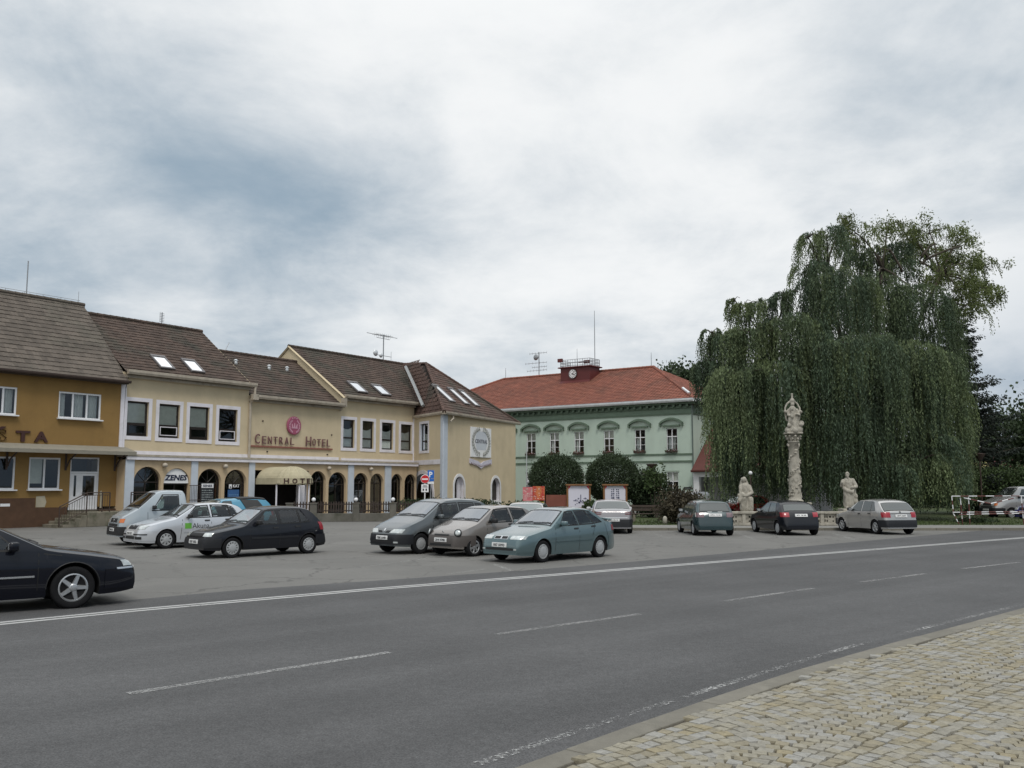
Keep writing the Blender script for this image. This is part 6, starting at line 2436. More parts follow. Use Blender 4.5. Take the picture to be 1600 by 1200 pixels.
def make_car(name, label, cat, d, pmat, loc, heading, scale=1.0, group=None, plate=None, rims='cover', rim_r=None, extras=None, bump=None, trim=None):
    """heading: world angle (deg) the nose points to; loc: world point under the front left wheel (ref = wheel, side)"""
    B = Body(d)
    random.seed(len(label))
    ref = d.get('ref', ('f', -1))
    rz = R(heading + 180)
    c, s = math.cos(rz), math.sin(rz)
    tr_ = B.W - .105
    lx, ly = (B.x1 if ref[0] == 'f' else B.x2), ref[1] * (tr_ + .05)
    lx, ly = lx * scale, ly * scale
    root = empty(name, (loc.x - (lx * c - ly * s), loc.y - (lx * s + ly * c), 0.0), rz, label, cat, group)
    root.scale = (scale,) * 3
    link(bpy.data.objects.new('body', B.body_mesh([pmat, M['under']])), root)
    # dark floor so that nothing shows through beneath
    MB().box(B.x1 - .2, B.x2 + .2, -B.W * .8, B.W * .8, B.sill + .01, B.sill + .14).box(B.x1 - B.Ra * .97, B.x1 + B.Ra * .97, -.45, .45, B.sill + .02, B.R + B.Ra - .03).box(B.x2 - B.Ra * .97, B.x2 + B.Ra * .97, -.45, .45, B.sill + .03, B.R + B.Ra - .03).build('floor_pan', M['under'], root)
    rr = rim_r or B.R * .64
    ty, rim, dk = wheel_meshes(B.R, rims, round(rr, 3))
    for xc in (B.x1, B.x2):
        for sy in (-1, 1):
            w = inst('wheel', ty, root, (xc, sy * tr_, B.R), (0, 0, 0 if sy < 0 else math.pi))
            k_ = random.uniform(0, 1.2)
            inst('rim', rim, w, (0, 0, 0), (0, k_, 0))
            inst('brake_disc', dk, w)
            mb = MB()
            # arch lip
            pts = []
            for k in range(19):
                a = math.pi * k / 18
                x, z = xc + (B.Ra + .004) * math.cos(a), B.R + (B.Ra + .004) * math.sin(a)
                pts.append((x, sy * (B.ys(x, min(z, B.belt_at(x))) - .004), z))
            mb.tube(pts, .009, 5)
            mb.build('arch_lip', M['black'] if pmat in (P_navy, P_night) else trim or pmat, root)
    # windows: rubber frame as one strip per side, pane let in
    clear = d.get('clear')

    def framed(outer, inner, fn, nm, parent):
        first = None
        for i in range(4):
            k = (i + 1) % 4
            o_ = fn([outer[i], outer[k], inner[k], inner[i]], nm if first is None else 'seal', first or parent)
            first = first or o_
        return first
    for c4 in B.side_glass:
        for sy in (-1, 1):
            cx = sum(p[0] for p in c4) / 4
            cz = sum(p[1] for p in c4) / 4
            g_ = .026 if clear else .016
            big_ = [(x + (g_ if x > cx else -g_), z + (g_ * .8 if z > cz else -g_ * .8)) for x, z in c4]
            if clear:
                inn = [(x - .012 * (1 if x > cx else -1), z - .012 * (1 if z > cz else -1)) for x, z in c4]
                o = framed(big_, inn, lambda q, nm, pr: B.side(q, sy, .003, nm, M['seal'], pr, 8, 3, skirt=.012), 'side_window', root)
                B.side(c4, sy, .0, 'pane', M['clear_side'], o, skirt=0)
            else:
                o = B.side(big_, sy, .002, 'side_window', M['seal'], root)
                B.side(c4, sy, .0055, 'pane', M['glass_car'], o)
    for nm, wnd, gm, cm in (('windscreen', B.screen, M['glass_screen'], M['clear_screen']), ('rear_window', B.backlight, M['glass_car'], M['clear_side'])):
        if not wnd:
            continue
        x0, x1, q0, q1 = wnd
        if clear:
            ou = [(x0 - .03, -q0 - .045), (x0 - .03, q0 + .045), (x1 + .03, q1 + .045), (x1 + .03, -q1 - .045)]
            ii = [(x0 + .012, -q0 + .015), (x0 + .012, q0 - .015), (x1 - .012, q1 - .015), (x1 - .012, -q1 + .015)]
            o = framed(ou, ii, lambda q, n_, pr: B.top_quad(q, .003, n_, M['seal'], pr), nm, root)
            B.top_patch(x0, x1, q0, q1, .0, 'pane', cm, o, skirt=0)
        else:
            o = B.top_patch(x0 - .02, x1 + .025, q0 + .022, q1 + .028, .002, nm, M['seal'], root)
            B.top_patch(x0 + .005, x1, q0, q1, .006, 'pane', gm, o)
    if clear:
        # what shows through the glass
        x0 = B.screen[0]
        bz = B.belt_at(x0 + .3)
        mb = MB().bbox(x0 + .05, x0 + .50, -B.W * .8, B.W * .8, bz - .45, bz - .06, .05)
        mb.build('dashboard', M['cabin'], root, True)
        xf = sum(p[0] for p in B.side_glass[0]) / 4 + .12
        rows_ = [xf] if name == 'pickup_van' else [xf, xf + .95]
        for xr in rows_:
            for sy in (-1, 1):
                mb = MB().bbox(xr - .48, xr + .06, sy * .36 - .24, sy * .36 + .24, .36, bz - .36, .05)
                T = Matrix.Translation((xr + .05, sy * .36, bz - .42)) @ Matrix.Rotation(R(14), 4, 'Y')
                mb.box(-.07, .07, -.23, .23, 0, .50, T).box(-.04, .05, -.12, .12, .53, .70, T)
                mb.build('seat', M['cabin'], root)
        mb = MB()
        cy = [(x0 + .56 + .07 * math.cos(t) * .0 - .09 * math.sin(t), -.36 + .18 * math.cos(t), bz - .06 + .15 * math.sin(t)) for t in np.linspace(0, 6.283, 17)]
        mb.tube(cy, .014, 5, False)
        mb.build('steering_wheel', M['black'], root)
    if B.screen:
        x0, x1, q0, q1 = B.screen
        for yy, L_ in ((-.05, .62), (.55, .55)):
            pts = []
            for k in range(6):
                y = (yy - L_ * k / 5) * B.W / .85
                x = x0 + .03 + .045 * k / 5
                pts.append((x, y, B.ztop(x, min(abs(y), B.yr(x) * .98)) + .018))
            MB().tube(pts, .011, 4).build('wiper', M['black'], root)
    # shut lines
    for ln in B.seams:
        for sy in (-1, 1):
            for (ax, az), (bx, bz) in zip(ln, ln[1:]):
                t = .007
                if abs(bx - ax) > abs(bz - az):
                    c4 = [(ax, az - t), (bx, bz - t), (bx, bz + t), (ax, az + t)]
                else:
                    c4 = [(ax - t, az), (ax + t, az), (bx + t, bz), (bx - t, bz)]
                B.side(c4, sy, .0015, 'shut_line', M['seal'], root, 5, 5, skirt=.002)
    for (x, z) in B.handles:
        for sy in (-1, 1):
            B.side([(x - .085, z - .022), (x + .085, z - .018), (x + .085, z + .022), (x - .085, z + .018)], sy, .016, 'door_handle', trim if d.get('handle_trim') else M['black'], root, 4, 4)
    if d.get('mould'):
        for (xa, xb, z0, z1) in d['mould']:
            for sy in (-1, 1):
                B.side([(xa, z0), (xb, z0), (xb, z1), (xa, z1)], sy, .012, 'side_moulding', d.get('mould_mat', trim or M['black']), root, 10, 4)
    # mirrors
    mx, mz = B.mirror
    for sy in (-1, 1):
        y0 = B.ys(mx, mz - .03)
        mb = MB().bbox(mx - .07, mx + .06, sy * (y0 + .12) - .085, sy * (y0 + .12) + .085, mz - .055, mz + .075, .03)
        mb.tube([(mx, sy * (y0 - .02), mz - .03), (mx, sy * (y0 + .08), mz - .01)], .028, 6)
        o = mb.build('mirror', d.get('mirror_mat', M['black']), root, True)
        MB().quad((mx + .0605, sy * (y0 + .05), mz - .035), (mx + .0605, sy * (y0 + .185), mz - .035), (mx + .0605, sy * (y0 + .185), mz + .055), (mx + .0605, sy * (y0 + .05), mz + .055)).build('mirror_glass', M['chrome'], o)
    # bumpers
    for rear, spec in ((False, B.fbump), (True, B.rbump)):
        if spec:
            z0, z1, xe, m_ = spec
            pts, acc = B.outline((z0 + z1) / 2, xe, rear)
            sm = acc[-1]
            B.band(z0, z1, -sm, sm, .012 if (m_ or bump or pmat) is pmat else .02, 'rear_bumper' if rear else 'front_bumper', m_ or bump or pmat, root, rear, xe, 6, 61)
    # lights, grille, plates
    for (nm, z0, z1, s0, s1, m_, off, rear, both, *tp) in B.front:
        for sg in ((1, -1) if both else (1,)):
            a, b = (s0, s1) if sg > 0 else (-s1, -s0)
            tpp = None
            if tp:
                tpp = tp[0] if sg > 0 else (-tp[0][1], -tp[0][0])
            B.band(z0, z1, a, b, off, nm, m_, root, rear, 1.2, 5, 13 if (s1 - s0) < .7 else 31, taper=tpp)
    for rear, zc, txt in ((False, B.plate_f, plate), (True, B.plate_r, plate)):
        if zc is None:
            continue
        off = .034
        po = B.band(zc - .055, zc + .055, -.26, .26, off, 'number_plate', M['plate'], root, rear, 1.0, 3, 9, smooth=False)
        x = B.outline(zc, 1.0, rear)[0][0][0]
        xx = x - off - .004 if not rear else x + off + .004
        if txt:
            t = text(None, txt, 0, 0, -.035, .07, M['plate_ink'], 'plate_characters', width=.40, depth=.002, center=True, bold=.02)
            t.parent = po
            t.location = (xx, 0, zc)
            t.rotation_euler = (0, 0, R(-90) if not rear else R(90))
    if extras:
        extras(B, root)
    return root


def side_quads(*q):
    return [list(x) for x in q]


GREY_B = bumper_mat('grey_bumper', (0.05, 0.05, 0.052))
BLK_B = M['black']

# ---- profiles --------------------------------------------------------------
FELICIA = dict(L=3.86, W=.818, R=.285, Ra=.335, x1=.76, x2=3.21, sill=.21, endrise=.03, tumble=.33,
    top=[(0, .45), (.02, .56), (.07, .66), (.14, .72), (.35, .765), (.7, .835), (1.08, .905), (1.16, .935), (1.78, 1.345), (1.98, 1.395), (2.5, 1.42), (3.0, 1.40), (3.22, 1.355), (3.36, 1.27), (3.66, .985), (3.73, .93), (3.79, .80), (3.83, .60), (3.86, .45)],
    belt=[(0, .6), (.4, .72), (1.1, .87), (2.2, .90), (3.3, .945), (3.86, .90)],
    side_glass=side_quads([(1.46, .915), (2.20, .915), (2.16, 1.305), (1.84, 1.290)], [(2.29, .92), (2.90, .93), (2.84, 1.305), (2.25, 1.31)], [(2.945, .935), (3.22, .96), (2.985, 1.29), (2.885, 1.305)]),
    screen=(1.20, 1.76, .86, .88), backlight=(3.37, 3.66, .82, .86),
    seams=[[(1.30, .86), (1.28, .30)], [(2.245, .90), (2.235, .27)], [(2.93, .93), (2.92, .66)]], handles=[(2.10, .80), (2.82, .82)], mirror=(1.53, .965),
    fbump=(.30, .56, .42, None), rbump=(.30, .57, .42, None), plate_f=.46, plate_r=.78,
    front=[('headlight', .605, .705, .42, .74, M['lamp_clear'], .008, False, True), ('grille', .61, .69, -.36, .36, M['black'], .010, False, False),
           ('tail_light', .70, .93, .54, .86, M['lamp_red'], .010, True, True), ('turn_light', .62, .64, .5, .56, M['lamp_orange'], .003, False, True)],
    mould=[(1.32, 2.86, .505, .56)])


def variant(base, **kw):
    d = dict(base)
    d.update(kw)
    return d


CORDOBA = dict(L=4.12, W=.825, R=.29, Ra=.345, x1=.83, x2=3.28, sill=.19, endrise=.03, tumble=.33,
    top=[(0, .45), (.02, .57), (.05, .63), (.10, .69), (.3, .755), (.7, .845), (1.12, .92), (1.22, .955), (1.88, 1.355), (2.1, 1.405), (2.6, 1.425), (2.95, 1.39), (3.1, 1.345), (3.55, 1.07), (3.68, 1.035), (3.95, 1.02), (4.03, .96), (4.07, .8), (4.10, .6), (4.12, .45)],
    belt=[(0, .58), (.4, .74), (1.2, .885), (2.4, .93), (3.3, .985), (4.12, .95)],
    side_glass=side_quads([(1.55, .94), (2.32, .945), (2.22, 1.31), (1.93, 1.295)], [(2.40, .95), (2.98, .965), (2.74, 1.32), (2.31, 1.315)], [(3.02, .97), (3.36, 1.005), (2.98, 1.285), (2.79, 1.315)]),
    screen=(1.26, 1.86, .87, .88), backlight=(3.10, 3.55, .84, .86),
    seams=[[(1.34, .88), (1.32, .28)], [(2.36, .94), (2.34, .26)], [(3.06, .96), (2.93, .62)], [(3.5, .99), (3.62, .60)]], handles=[(2.22, .845), (2.98, .885)], mirror=(1.62, .985),
    mirror_mat=None, fbump=(.29, .575, .45, None), rbump=(.29, .60, .45, None), plate_f=.47, plate_r=.80,
    front=[('headlight', .615, .705, .33, .72, M['lamp_clear'], .008, False, True), ('grille', .615, .70, -.24, .24, M['chrome'], .008, False, False), ('grille_slot', .63, .685, .03, .22, M['black'], .014, False, True),
           ('turn_light', .62, .70, .725, .80, M['lamp_clear'], .009, False, True), ('air_intake', .335, .395, -.48, .48, M['black'], .026, False, False), ('fog_light', .345, .385, .52, .60, M['lamp_clear'], .027, False, True),
           ('tail_light', .74, .90, .50, .86, M['lamp_red'], .010, True, True)],
    mould=[(1.36, 2.90, .52, .535)])

SCENIC = dict(L=4.13, W=.855, R=.305, Ra=.36, x1=.80, x2=3.38, sill=.22, endrise=.03, tumble=.26, kf=.34,
    top=[(0, .48), (.03, .60), (.08, .68), (.16, .77), (.5, .92), (.86, 1.045), (.98, 1.09), (1.72, 1.515), (2.0, 1.60), (2.6, 1.63), (3.2, 1.60), (3.5, 1.53), (3.68, 1.42), (3.96, 1.06), (4.03, .95), (4.09, .65), (4.13, .5)],
    belt=[(0, .62), (.4, .80), (1.1, .96), (2.4, 1.0), (3.4, 1.05), (4.13, .98)],
    side_glass=side_quads([(1.34, 1.03), (1.66, 1.03), (1.66, 1.42), (1.62, 1.41)], [(1.71, 1.03), (2.36, 1.035), (2.36, 1.48), (1.72, 1.45)], [(2.46, 1.04), (3.14, 1.06), (3.06, 1.47), (2.46, 1.485)], [(3.22, 1.07), (3.58, 1.10), (3.36, 1.43), (3.16, 1.46)]),
    screen=(1.02, 1.72, .87, .88), backlight=(3.70, 3.95, .82, .86),
    seams=[[(1.28, .96), (1.26, .32)], [(2.41, 1.02), (2.40, .30)], [(3.18, 1.05), (3.10, .70)]], handles=[(2.27, .93), (3.05, .96)], mirror=(1.52, 1.075),
    fbump=(.30, .585, .5, None), rbump=(.30, .62, .5, None), plate_f=.485, plate_r=.82,
    front=[('headlight', .625, .735, .26, .74, M['lamp_clear'], .008, False, True, (.12, .05)), ('grille', .635, .69, .06, .24, M['black'], .010, False, True, (.08, .05)), ('air_intake', .345, .42, -.44, .44, M['black'], .026, False, False), ('fog_light', .34, .385, .54, .66, M['lamp_clear'], .027, False, True),
           ('badge', .675, .745, -.035, .035, M['chrome'], .014, False, False), ('tail_light', .80, 1.08, .56, .84, M['lamp_red'], .010, True, True)],
    mould=[])

TWINGO = dict(L=3.43, W=.805, R=.275, Ra=.33, x1=.60, x2=2.95, sill=.21, endrise=.03, tumble=.28, kf=.34,
    top=[(0, .48), (.03, .60), (.07, .68), (.14, .745), (.4, .855), (.70, .955), (.80, .99), (1.42, 1.345), (1.65, 1.41), (2.2, 1.435), (2.75, 1.39), (2.98, 1.32), (3.12, 1.20), (3.31, .90), (3.37, .78), (3.41, .6), (3.43, .48)],
    belt=[(0, .60), (.4, .76), (1.0, .90), (2.2, .93), (3.0, .96), (3.43, .9)],
    side_glass=side_quads([(1.16, .95), (2.14, .955), (2.06, 1.335), (1.52, 1.305)], [(2.25, .96), (2.94, 1.0), (2.72, 1.305), (2.19, 1.335)]),
    screen=(.84, 1.42, .86, .87), backlight=(3.13, 3.30, .80, .84),
    seams=[[(1.10, .90), (1.06, .34)], [(2.20, .95), (2.20, .32)]], handles=[(2.08, .88)], mirror=(1.32, .985),
    fbump=(.30, .60, .62, None), rbump=(.30, .62, .5, None), plate_f=.47, plate_r=.78,
    front=[('air_intake', .30, .37, -.45, .45, M['black'], .024, False, False), ('grille', .585, .625, -.30, .30, M['black'], .026, False, False), ('tail_light', .62, .86, .58, .80, M['lamp_red'], .010, True, True)],
    mould=[])

FABIA = dict(L=3.96, W=.823, R=.295, Ra=.345, x1=.84, x2=3.30, sill=.19, endrise=.03, tumble=.29, kf=.3,
    top=[(0, .46), (.02, .57), (.06, .66), (.12, .73), (.35, .80), (.75, .90), (1.08, .965), (1.18, 1.0), (1.85, 1.39), (2.05, 1.44), (2.6, 1.455), (3.15, 1.41), (3.36, 1.34), (3.5, 1.22), (3.76, .97), (3.82, .90), (3.88, .75), (3.93, .6), (3.96, .46)],
    belt=[(0, .6), (.4, .76), (1.15, .915), (2.4, .95), (3.4, 1.0), (3.96, .94)],
    side_glass=side_quads([(1.50, .975), (2.30, .98), (2.24, 1.36), (1.88, 1.335)], [(2.40, .985), (3.0, 1.0), (2.92, 1.355), (2.36, 1.365)], [(3.05, 1.005), (3.34, 1.03), (3.12, 1.30), (2.97, 1.35)]),
    screen=(1.22, 1.84, .87, .88), backlight=(3.50, 3.75, .82, .86),
    seams=[[(1.36, .92), (1.30, .28)], [(2.35, .97), (2.34, .26)], [(3.02, 1.0), (2.95, .66)]], handles=[(2.20, .87), (2.92, .89)], mirror=(1.58, 1.015),
    fbump=(.27, .585, .5, None), rbump=(.28, .60, .5, None), plate_f=.50, plate_r=.80,
    front=[('headlight', .625, .745, .40, .74, M['lamp_clear'], .010, False, True, (.02, .04)), ('grille', .63, .735, -.30, .30, M['black'], .012, False, False), ('badge', .70, .75, -.04, .04, M['chrome'], .018, False, False),
           ('bumper_strip', .455, .485, .30, .86, M['black'], .030, False, True), ('air_intake', .32, .41, -.34, .34, M['black'], .027, False, False), ('fog_recess', .32, .40, .42, .70, M['black'], .027, False, True), ('tail_light', .78, 1.0, .58, .84, M['lamp_red'], .010, True, True)],
    mould=[(1.40, 2.9, .50, .545)])

VAN = dict(L=5.0, W=.92, R=.325, Ra=.39, x1=1.02, x2=3.9, sill=.30, endrise=.02, tumble=.20, kf=.26, kr=.08,
    top=[(0, .52), (.03, .70), (.08, .88), (.16, .985), (.3, 1.05), (.72, 1.20), (.98, 1.29), (1.06, 1.325), (1.66, 1.83), (1.84, 1.91), (2.1, 1.94), (2.66, 1.93), (2.73, 1.86), (2.76, 1.5), (2.80, 1.02), (2.9, 1.0), (4.8, 1.0), (4.95, .98), (4.97, .8), (5.0, .52)],
    belt=[(0, .8), (.4, .98), (1.1, 1.17), (2.7, 1.18), (2.85, .9), (5.0, .9)],
    side_glass=side_quads([(1.52, 1.22), (2.46, 1.22), (2.46, 1.76), (1.92, 1.76)]),
    screen=(1.08, 1.66, .89, .90), backlight=None,
    seams=[[(1.34, 1.16), (1.34, .42)], [(2.55, 1.78), (2.56, .40)]], handles=[(2.42, 1.06)], mirror=(1.56, 1.32),
    fbump=(.36, .66, .6, None), rbump=(.4, .66, .4, None), plate_f=.55, plate_r=.6,
    front=[('headlight', .80, .94, .40, .64, M['lamp_clear'], .010, False, True), ('turn_light', .80, .94, .645, .84, M['lamp_orange'], .010, False, True), ('grille', .80, .94, -.38, .38, M['black'], .012, False, False), ('lower_grille', .675, .755, -.50, .50, M['black'], .012, False, False)],
    mould=[])

XANTIA = dict(L=4.44, W=.878, R=.315, Ra=.375, x1=.925, x2=3.665, sill=.19, endrise=.04, tumble=.34, kf=.22,
    top=[(0, .52), (.015, .60), (.05, .665), (.12, .715), (.3, .765), (.7, .835), (1.15, .905), (1.32, .94), (2.10, 1.335), (2.4, 1.39), (2.9, 1.39), (3.3, 1.32), (3.85, 1.06), (4.0, 1.01), (4.25, .98), (4.34, .9), (4.40, .65), (4.44, .5)],
    belt=[(0, .62), (.4, .73), (1.25, .865), (2.4, .90), (3.5, .95), (4.44, .92)],
    side_glass=side_quads([(1.70, .905), (2.50, .905), (2.47, 1.295), (2.14, 1.275)], [(2.58, .91), (3.22, .93), (3.10, 1.27), (2.55, 1.30)], [(3.27, .935), (3.58, .97), (3.32, 1.20), (3.15, 1.255)]),
    screen=(1.36, 2.10, .87, .88), backlight=(3.32, 3.84, .84, .86),
    seams=[[(1.42, .85), (1.42, .30)], [(2.54, .90), (2.53, .27)], [(1.35, .835), (1.1, .80)]], handles=[(2.40, .80), (3.15, .83)], mirror=(1.78, .955),
    fbump=(.27, .565, .48, None), rbump=(.28, .6, .5, None), plate_f=.44, plate_r=.75,
    front=[('headlight', .60, .69, .52, .86, M['lamp_clear'], .006, False, True, (.10, -.03)), ('grille', .61, .66, -.34, .34, M['black'], .010, False, False), ('bumper_strip', .555, .582, -1.0, 1.0, M['chrome'], .030, False, False), ('tail_light', .72, .9, .4, .88, M['lamp_red'], .010, True, True)],
    mould=[(1.0 + .47, 3.2, .50, .525)], mould_mat=M['chrome'])

IBIZA = variant(FELICIA, L=3.81, W=.82, x1=.78, x2=3.22, tumble=.36, R=.288,
    top=[(0, .45), (.02, .56), (.07, .66), (.14, .72), (.35, .775), (.7, .85), (1.08, .925), (1.16, .955), (1.80, 1.355), (2.0, 1.40), (2.5, 1.43), (3.0, 1.405), (3.25, 1.37), (3.38, 1.30), (3.60, 1.0), (3.66, .95), (3.74, .80), (3.78, .60), (3.81, .45)],
    belt=[(0, .6), (.4, .74), (1.1, .89), (2.2, .92), (3.3, .96), (3.81, .92)],
    side_glass=side_quads([(1.46, .935), (2.28, .94), (2.2, 1.315), (1.86, 1.30)], [(2.38, .945), (3.02, .98), (2.80, 1.30), (2.30, 1.32)]),
    screen=(1.20, 1.78, .86, .88), backlight=(3.37, 3.61, .80, .84), seams=[[(1.3, .88), (1.28, .3)], [(2.33, .93), (2.32, .27)]], handles=[(2.2, .84)],
    front=[('headlight', .605, .705, .42, .74, M['lamp_clear'], .008, False, True), ('grille', .61, .69, -.3, .3, M['black'], .01, False, False),
           ('tail_light', .74, .92, .46, .86, mat('smoked_lamp', (.16, .10, .11), .15, .2, 14, coat=1), .010, True, True), ('side_reflector', .76, .92, .80, .87, M['lamp_clear'], .014, True, True), ('boot_strip', .935, .955, .12, .30, M['lamp_clear'], .012, True, True)],
    plate_r=.82, mould=[(1.32, 2.9, .50, .54)], rbump=(.29, .60, .5, None))

ROVER = variant(FELICIA, L=3.9, W=.84, x1=.80, x2=3.30, tumble=.38,
    top=[(0, .45), (.02, .56), (.07, .66), (.14, .72), (.35, .775), (.7, .84), (1.1, .91), (1.2, .94), (1.85, 1.33), (2.1, 1.385), (2.55, 1.40), (3.0, 1.365), (3.2, 1.325), (3.34, 1.25), (3.64, .99), (3.72, .945), (3.80, .80), (3.86, .60), (3.9, .45)],
    side_glass=side_quads([(1.50, .915), (2.34, .915), (2.26, 1.29), (1.90, 1.275)], [(2.43, .92), (3.12, .955), (2.88, 1.27), (2.36, 1.295)]),
    screen=(1.24, 1.82, .86, .88), backlight=(3.34, 3.63, .82, .86), seams=[[(1.34, .86), (1.32, .3)], [(2.39, .9), (2.38, .27)]], handles=[(2.26, .81)], plate_r=.80,
    front=[('headlight', .605, .705, .42, .74, M['lamp_clear'], .008, False, True), ('tail_light', .74, .92, .50, .92, M['lamp_red'], .010, True, True)], mould=[(1.36, 2.9, .52, .55)])

BRAVA = variant(CORDOBA, L=4.1, W=.85, x1=.84, x2=3.38, tumble=.34,
    top=[(0, .45), (.02, .57), (.05, .64), (.10, .70), (.3, .76), (.7, .85), (1.12, .92), (1.22, .955), (1.9, 1.345), (2.1, 1.395), (2.6, 1.41), (2.98, 1.365), (3.15, 1.32), (3.66, 1.05), (3.8, 1.02), (3.98, .99), (4.03, .93), (4.06, .75), (4.09, .58), (4.1, .45)],
    backlight=(3.13, 3.66, .86, .90), plate_r=.57, rbump=(.28, .60, .5, None),
    front=[('headlight', .615, .69, .36, .74, M['lamp_clear'], .008, False, True), ('grille', .62, .68, -.3, .3, M['black'], .01, False, False),
           ('tail_light', .86, .90, .48, .84, mat('dim_red_strip', (.10, .02, .025), .3, .1, 8, coat=.5), .010, True, True), ('tail_light', .79, .835, .50, .84, mat('dim_red_strip2', (.10, .02, .025), .3, .1, 8, coat=.5), .010, True, True), ('boot_lip', .93, .945, -.3, .3, M['seal'], .004, True, False), ('boot_moulding', .655, .685, -.6, .6, M['chrome'], .012, True, False)])

GRP = None
P_teal = paint('teal_metallic_paint', (0.105, 0.160, 0.170), .45)
P_navy = paint('navy_paint', (0.0032, 0.004, 0.0085), 0, .4, .1, .7)
P_night = paint('blue_black_paint', (0.006, 0.007, 0.011), 0, .4, .15, .7)
P_white = paint('silver_white_paint', (0.55, 0.57, 0.60), .35, .3)
P_van = paint('pale_grey_blue_paint', (0.33, 0.375, 0.405), .1, .35)
P_grey = paint('graphite_metallic_paint', (0.105, 0.117, 0.122), .45)
P_beige = paint('beige_grey_metallic_paint', (0.245, 0.222, 0.205), .45)
P_silver = paint('silver_metallic_paint', (0.40, 0.395, 0.385), .5)
P_petrol = paint('dark_petrol_paint', (0.010, 0.034, 0.040), .2)
P_turq = paint('turquoise_paint', (0.055, 0.24, 0.36), .15)
P_mauve = paint('mauve_silver_paint', (0.27, 0.26, 0.27), .5)
P_blue = paint('violet_blue_paint', (0.045, 0.05, 0.20), .3)
P_red = paint('red_paint', (0.30, 0.025, 0.02), .1)
P_dbump = bumper_mat('dark_body_bumper', (0.013, 0.014, 0.017))


def wheel_at(px, py):
    return G(px, py)


# navy liftback on the left edge, heading right along the road
x_ref = variant(XANTIA, clear=1, ref=('f', 1), mirror_mat=P_navy)
make_car('parked_car', 'navy liftback cut by the left photo edge, bright five spoke wheel', 'car', x_ref, P_navy, wheel_at(112, 951), 37, 1.10, rims='alloy5', rim_r=.205, bump=P_navy, trim=P_navy)


# teal four door saloon with boot spoiler
def teal_extra(B, root):
    mb = MB()
    pts = [(3.96, y, 1.075 + (0 if abs(y) < .62 else -.03)) for y in (-.70, -.62, -.3, 0, .3, .62, .70)]
    mb.tube(pts, [.012, .024, .026, .026, .026, .024, .012], 6)
    for y in (-.6, .6):
        mb.tube([(3.95, y, 1.0), (3.96, y, 1.07)], .03, 6)
    mb.build('boot_spoiler', P_teal, root, True)
    for sy in (-1, 1):
        B.side([(3.60, .18), (3.64, .18), (3.64, .36), (3.60, .36)], sy, .01, 'mud_flap', M['black'], root, 3, 3)


CORDOBA['mirror_mat'] = P_teal
make_car('parked_car', 'teal metallic saloon with boot spoiler, nearest of the parked row', 'car', variant(CORDOBA, clear=1), P_teal, wheel_at(847.5, 879), -133, 1.0, plate='1B7 5093', rims='steel', bump=P_teal, trim=P_teal, extras=teal_extra, group='cars parked on the square')


def round_lights(B, root):
    for sg in (-1, 1):
        pts, acc = B.outline(.675, 1.0)
        u = .60
        k = max(q for q in range(len(acc)) if acc[q] <= u)
        w = (u - acc[k]) / (acc[k + 1] - acc[k])
        x = pts[k][0] + (pts[k + 1][0] - pts[k][0]) * w
        y = pts[k][1] + (pts[k + 1][1] - pts[k][1]) * w
        mb = MB().lathe([(.105, .03), (.115, -.02), (.10, -.035)], 20, axis='x', cap=True)
        o = mb.build('headlight', M['black'], root, True)
        o.location, o.rotation_euler = (x + .0, sg * (y - .0), .675), (0, R(18), sg * R(-32))
        MB().lathe([(.092, -.03), (.07, -.055), (.02, -.062)], 20, axis='x', cap=True).build('lens', M['lamp_clear'], o, True)
    MB().prism([(-.03, 0), (0, .04), (.03, 0), (0, -.04)], -.01, 0).build('badge', M['chrome'], root)
    b = [c for c in kids(root) if c.name.startswith('badge')][0]
    b.location, b.rotation_euler = (B.solve(0, .70) - .012, 0, .70), (0, 0, R(-90))


make_car('parked_car', 'beige grey small hatchback with round eyes between minivan and teal saloon', 'car', variant(TWINGO, clear=1), P_beige, wheel_at(740.6, 869.7), -134, 1.0, plate='2H4 9708', rims='alloy6', rim_r=.185, bump=bumper_mat('taupe_bumper', (.085, .075, .07)), extras=round_lights, group='cars parked on the square')
SCENIC['mirror_mat'] = P_grey


def roof_aerial(B, root):
    MB().tube([(2.05, 0, B.zt(2.05)), (2.30, 0, B.zt(2.05) + .16)], .008, 4).build('aerial', M['black'], root)


make_car('parked_car', 'graphite grey minivan with bright almond headlights and steep windscreen', 'car', variant(SCENIC, clear=1), P_grey, wheel_at(656.7, 865.6), -134, 1.0, plate='7BK 6440', rims='steel', rim_r=.17, bump=P_dbump, extras=roof_aerial, group='cars parked on the square')
make_car('parked_car', 'blue black hatchback with grey wheel covers before the hotel canopy', 'car', variant(FELICIA, clear=1), P_night, wheel_at(362, 872), -136, 1.0, plate='1B7 0E3', rims='cover', bump=P_dbump, trim=P_dbump, group='cars parked on the square')


def akuna(B, root):
    o = B.side([(1.44, .62), (1.66, .62), (1.66, .80), (1.44, .80)], -1, .004, 'green_logo', mat('logo_green', (.12, .36, .05), .4, .05, 3), root, 4, 4)
    t = text(None, 'Akuna', 0, 0, 0, .16, M['black'], 'door_lettering', width=.58, depth=.004)
    t.parent = root
    y = B.ys(1.95, .68) + .004
    t.location, t.rotation_euler = (1.69, -y, .63), (R(-4), 0, 0)


make_car('parked_car', 'white hatchback with green square logo and lettering on its door', 'car', variant(FABIA, clear=1), P_white, wheel_at(258.5, 857.5), -137, 1.0, plate='4BA 0217', rims='cover8', bump=P_white, trim=P_white, extras=akuna, group='cars parked on the square')


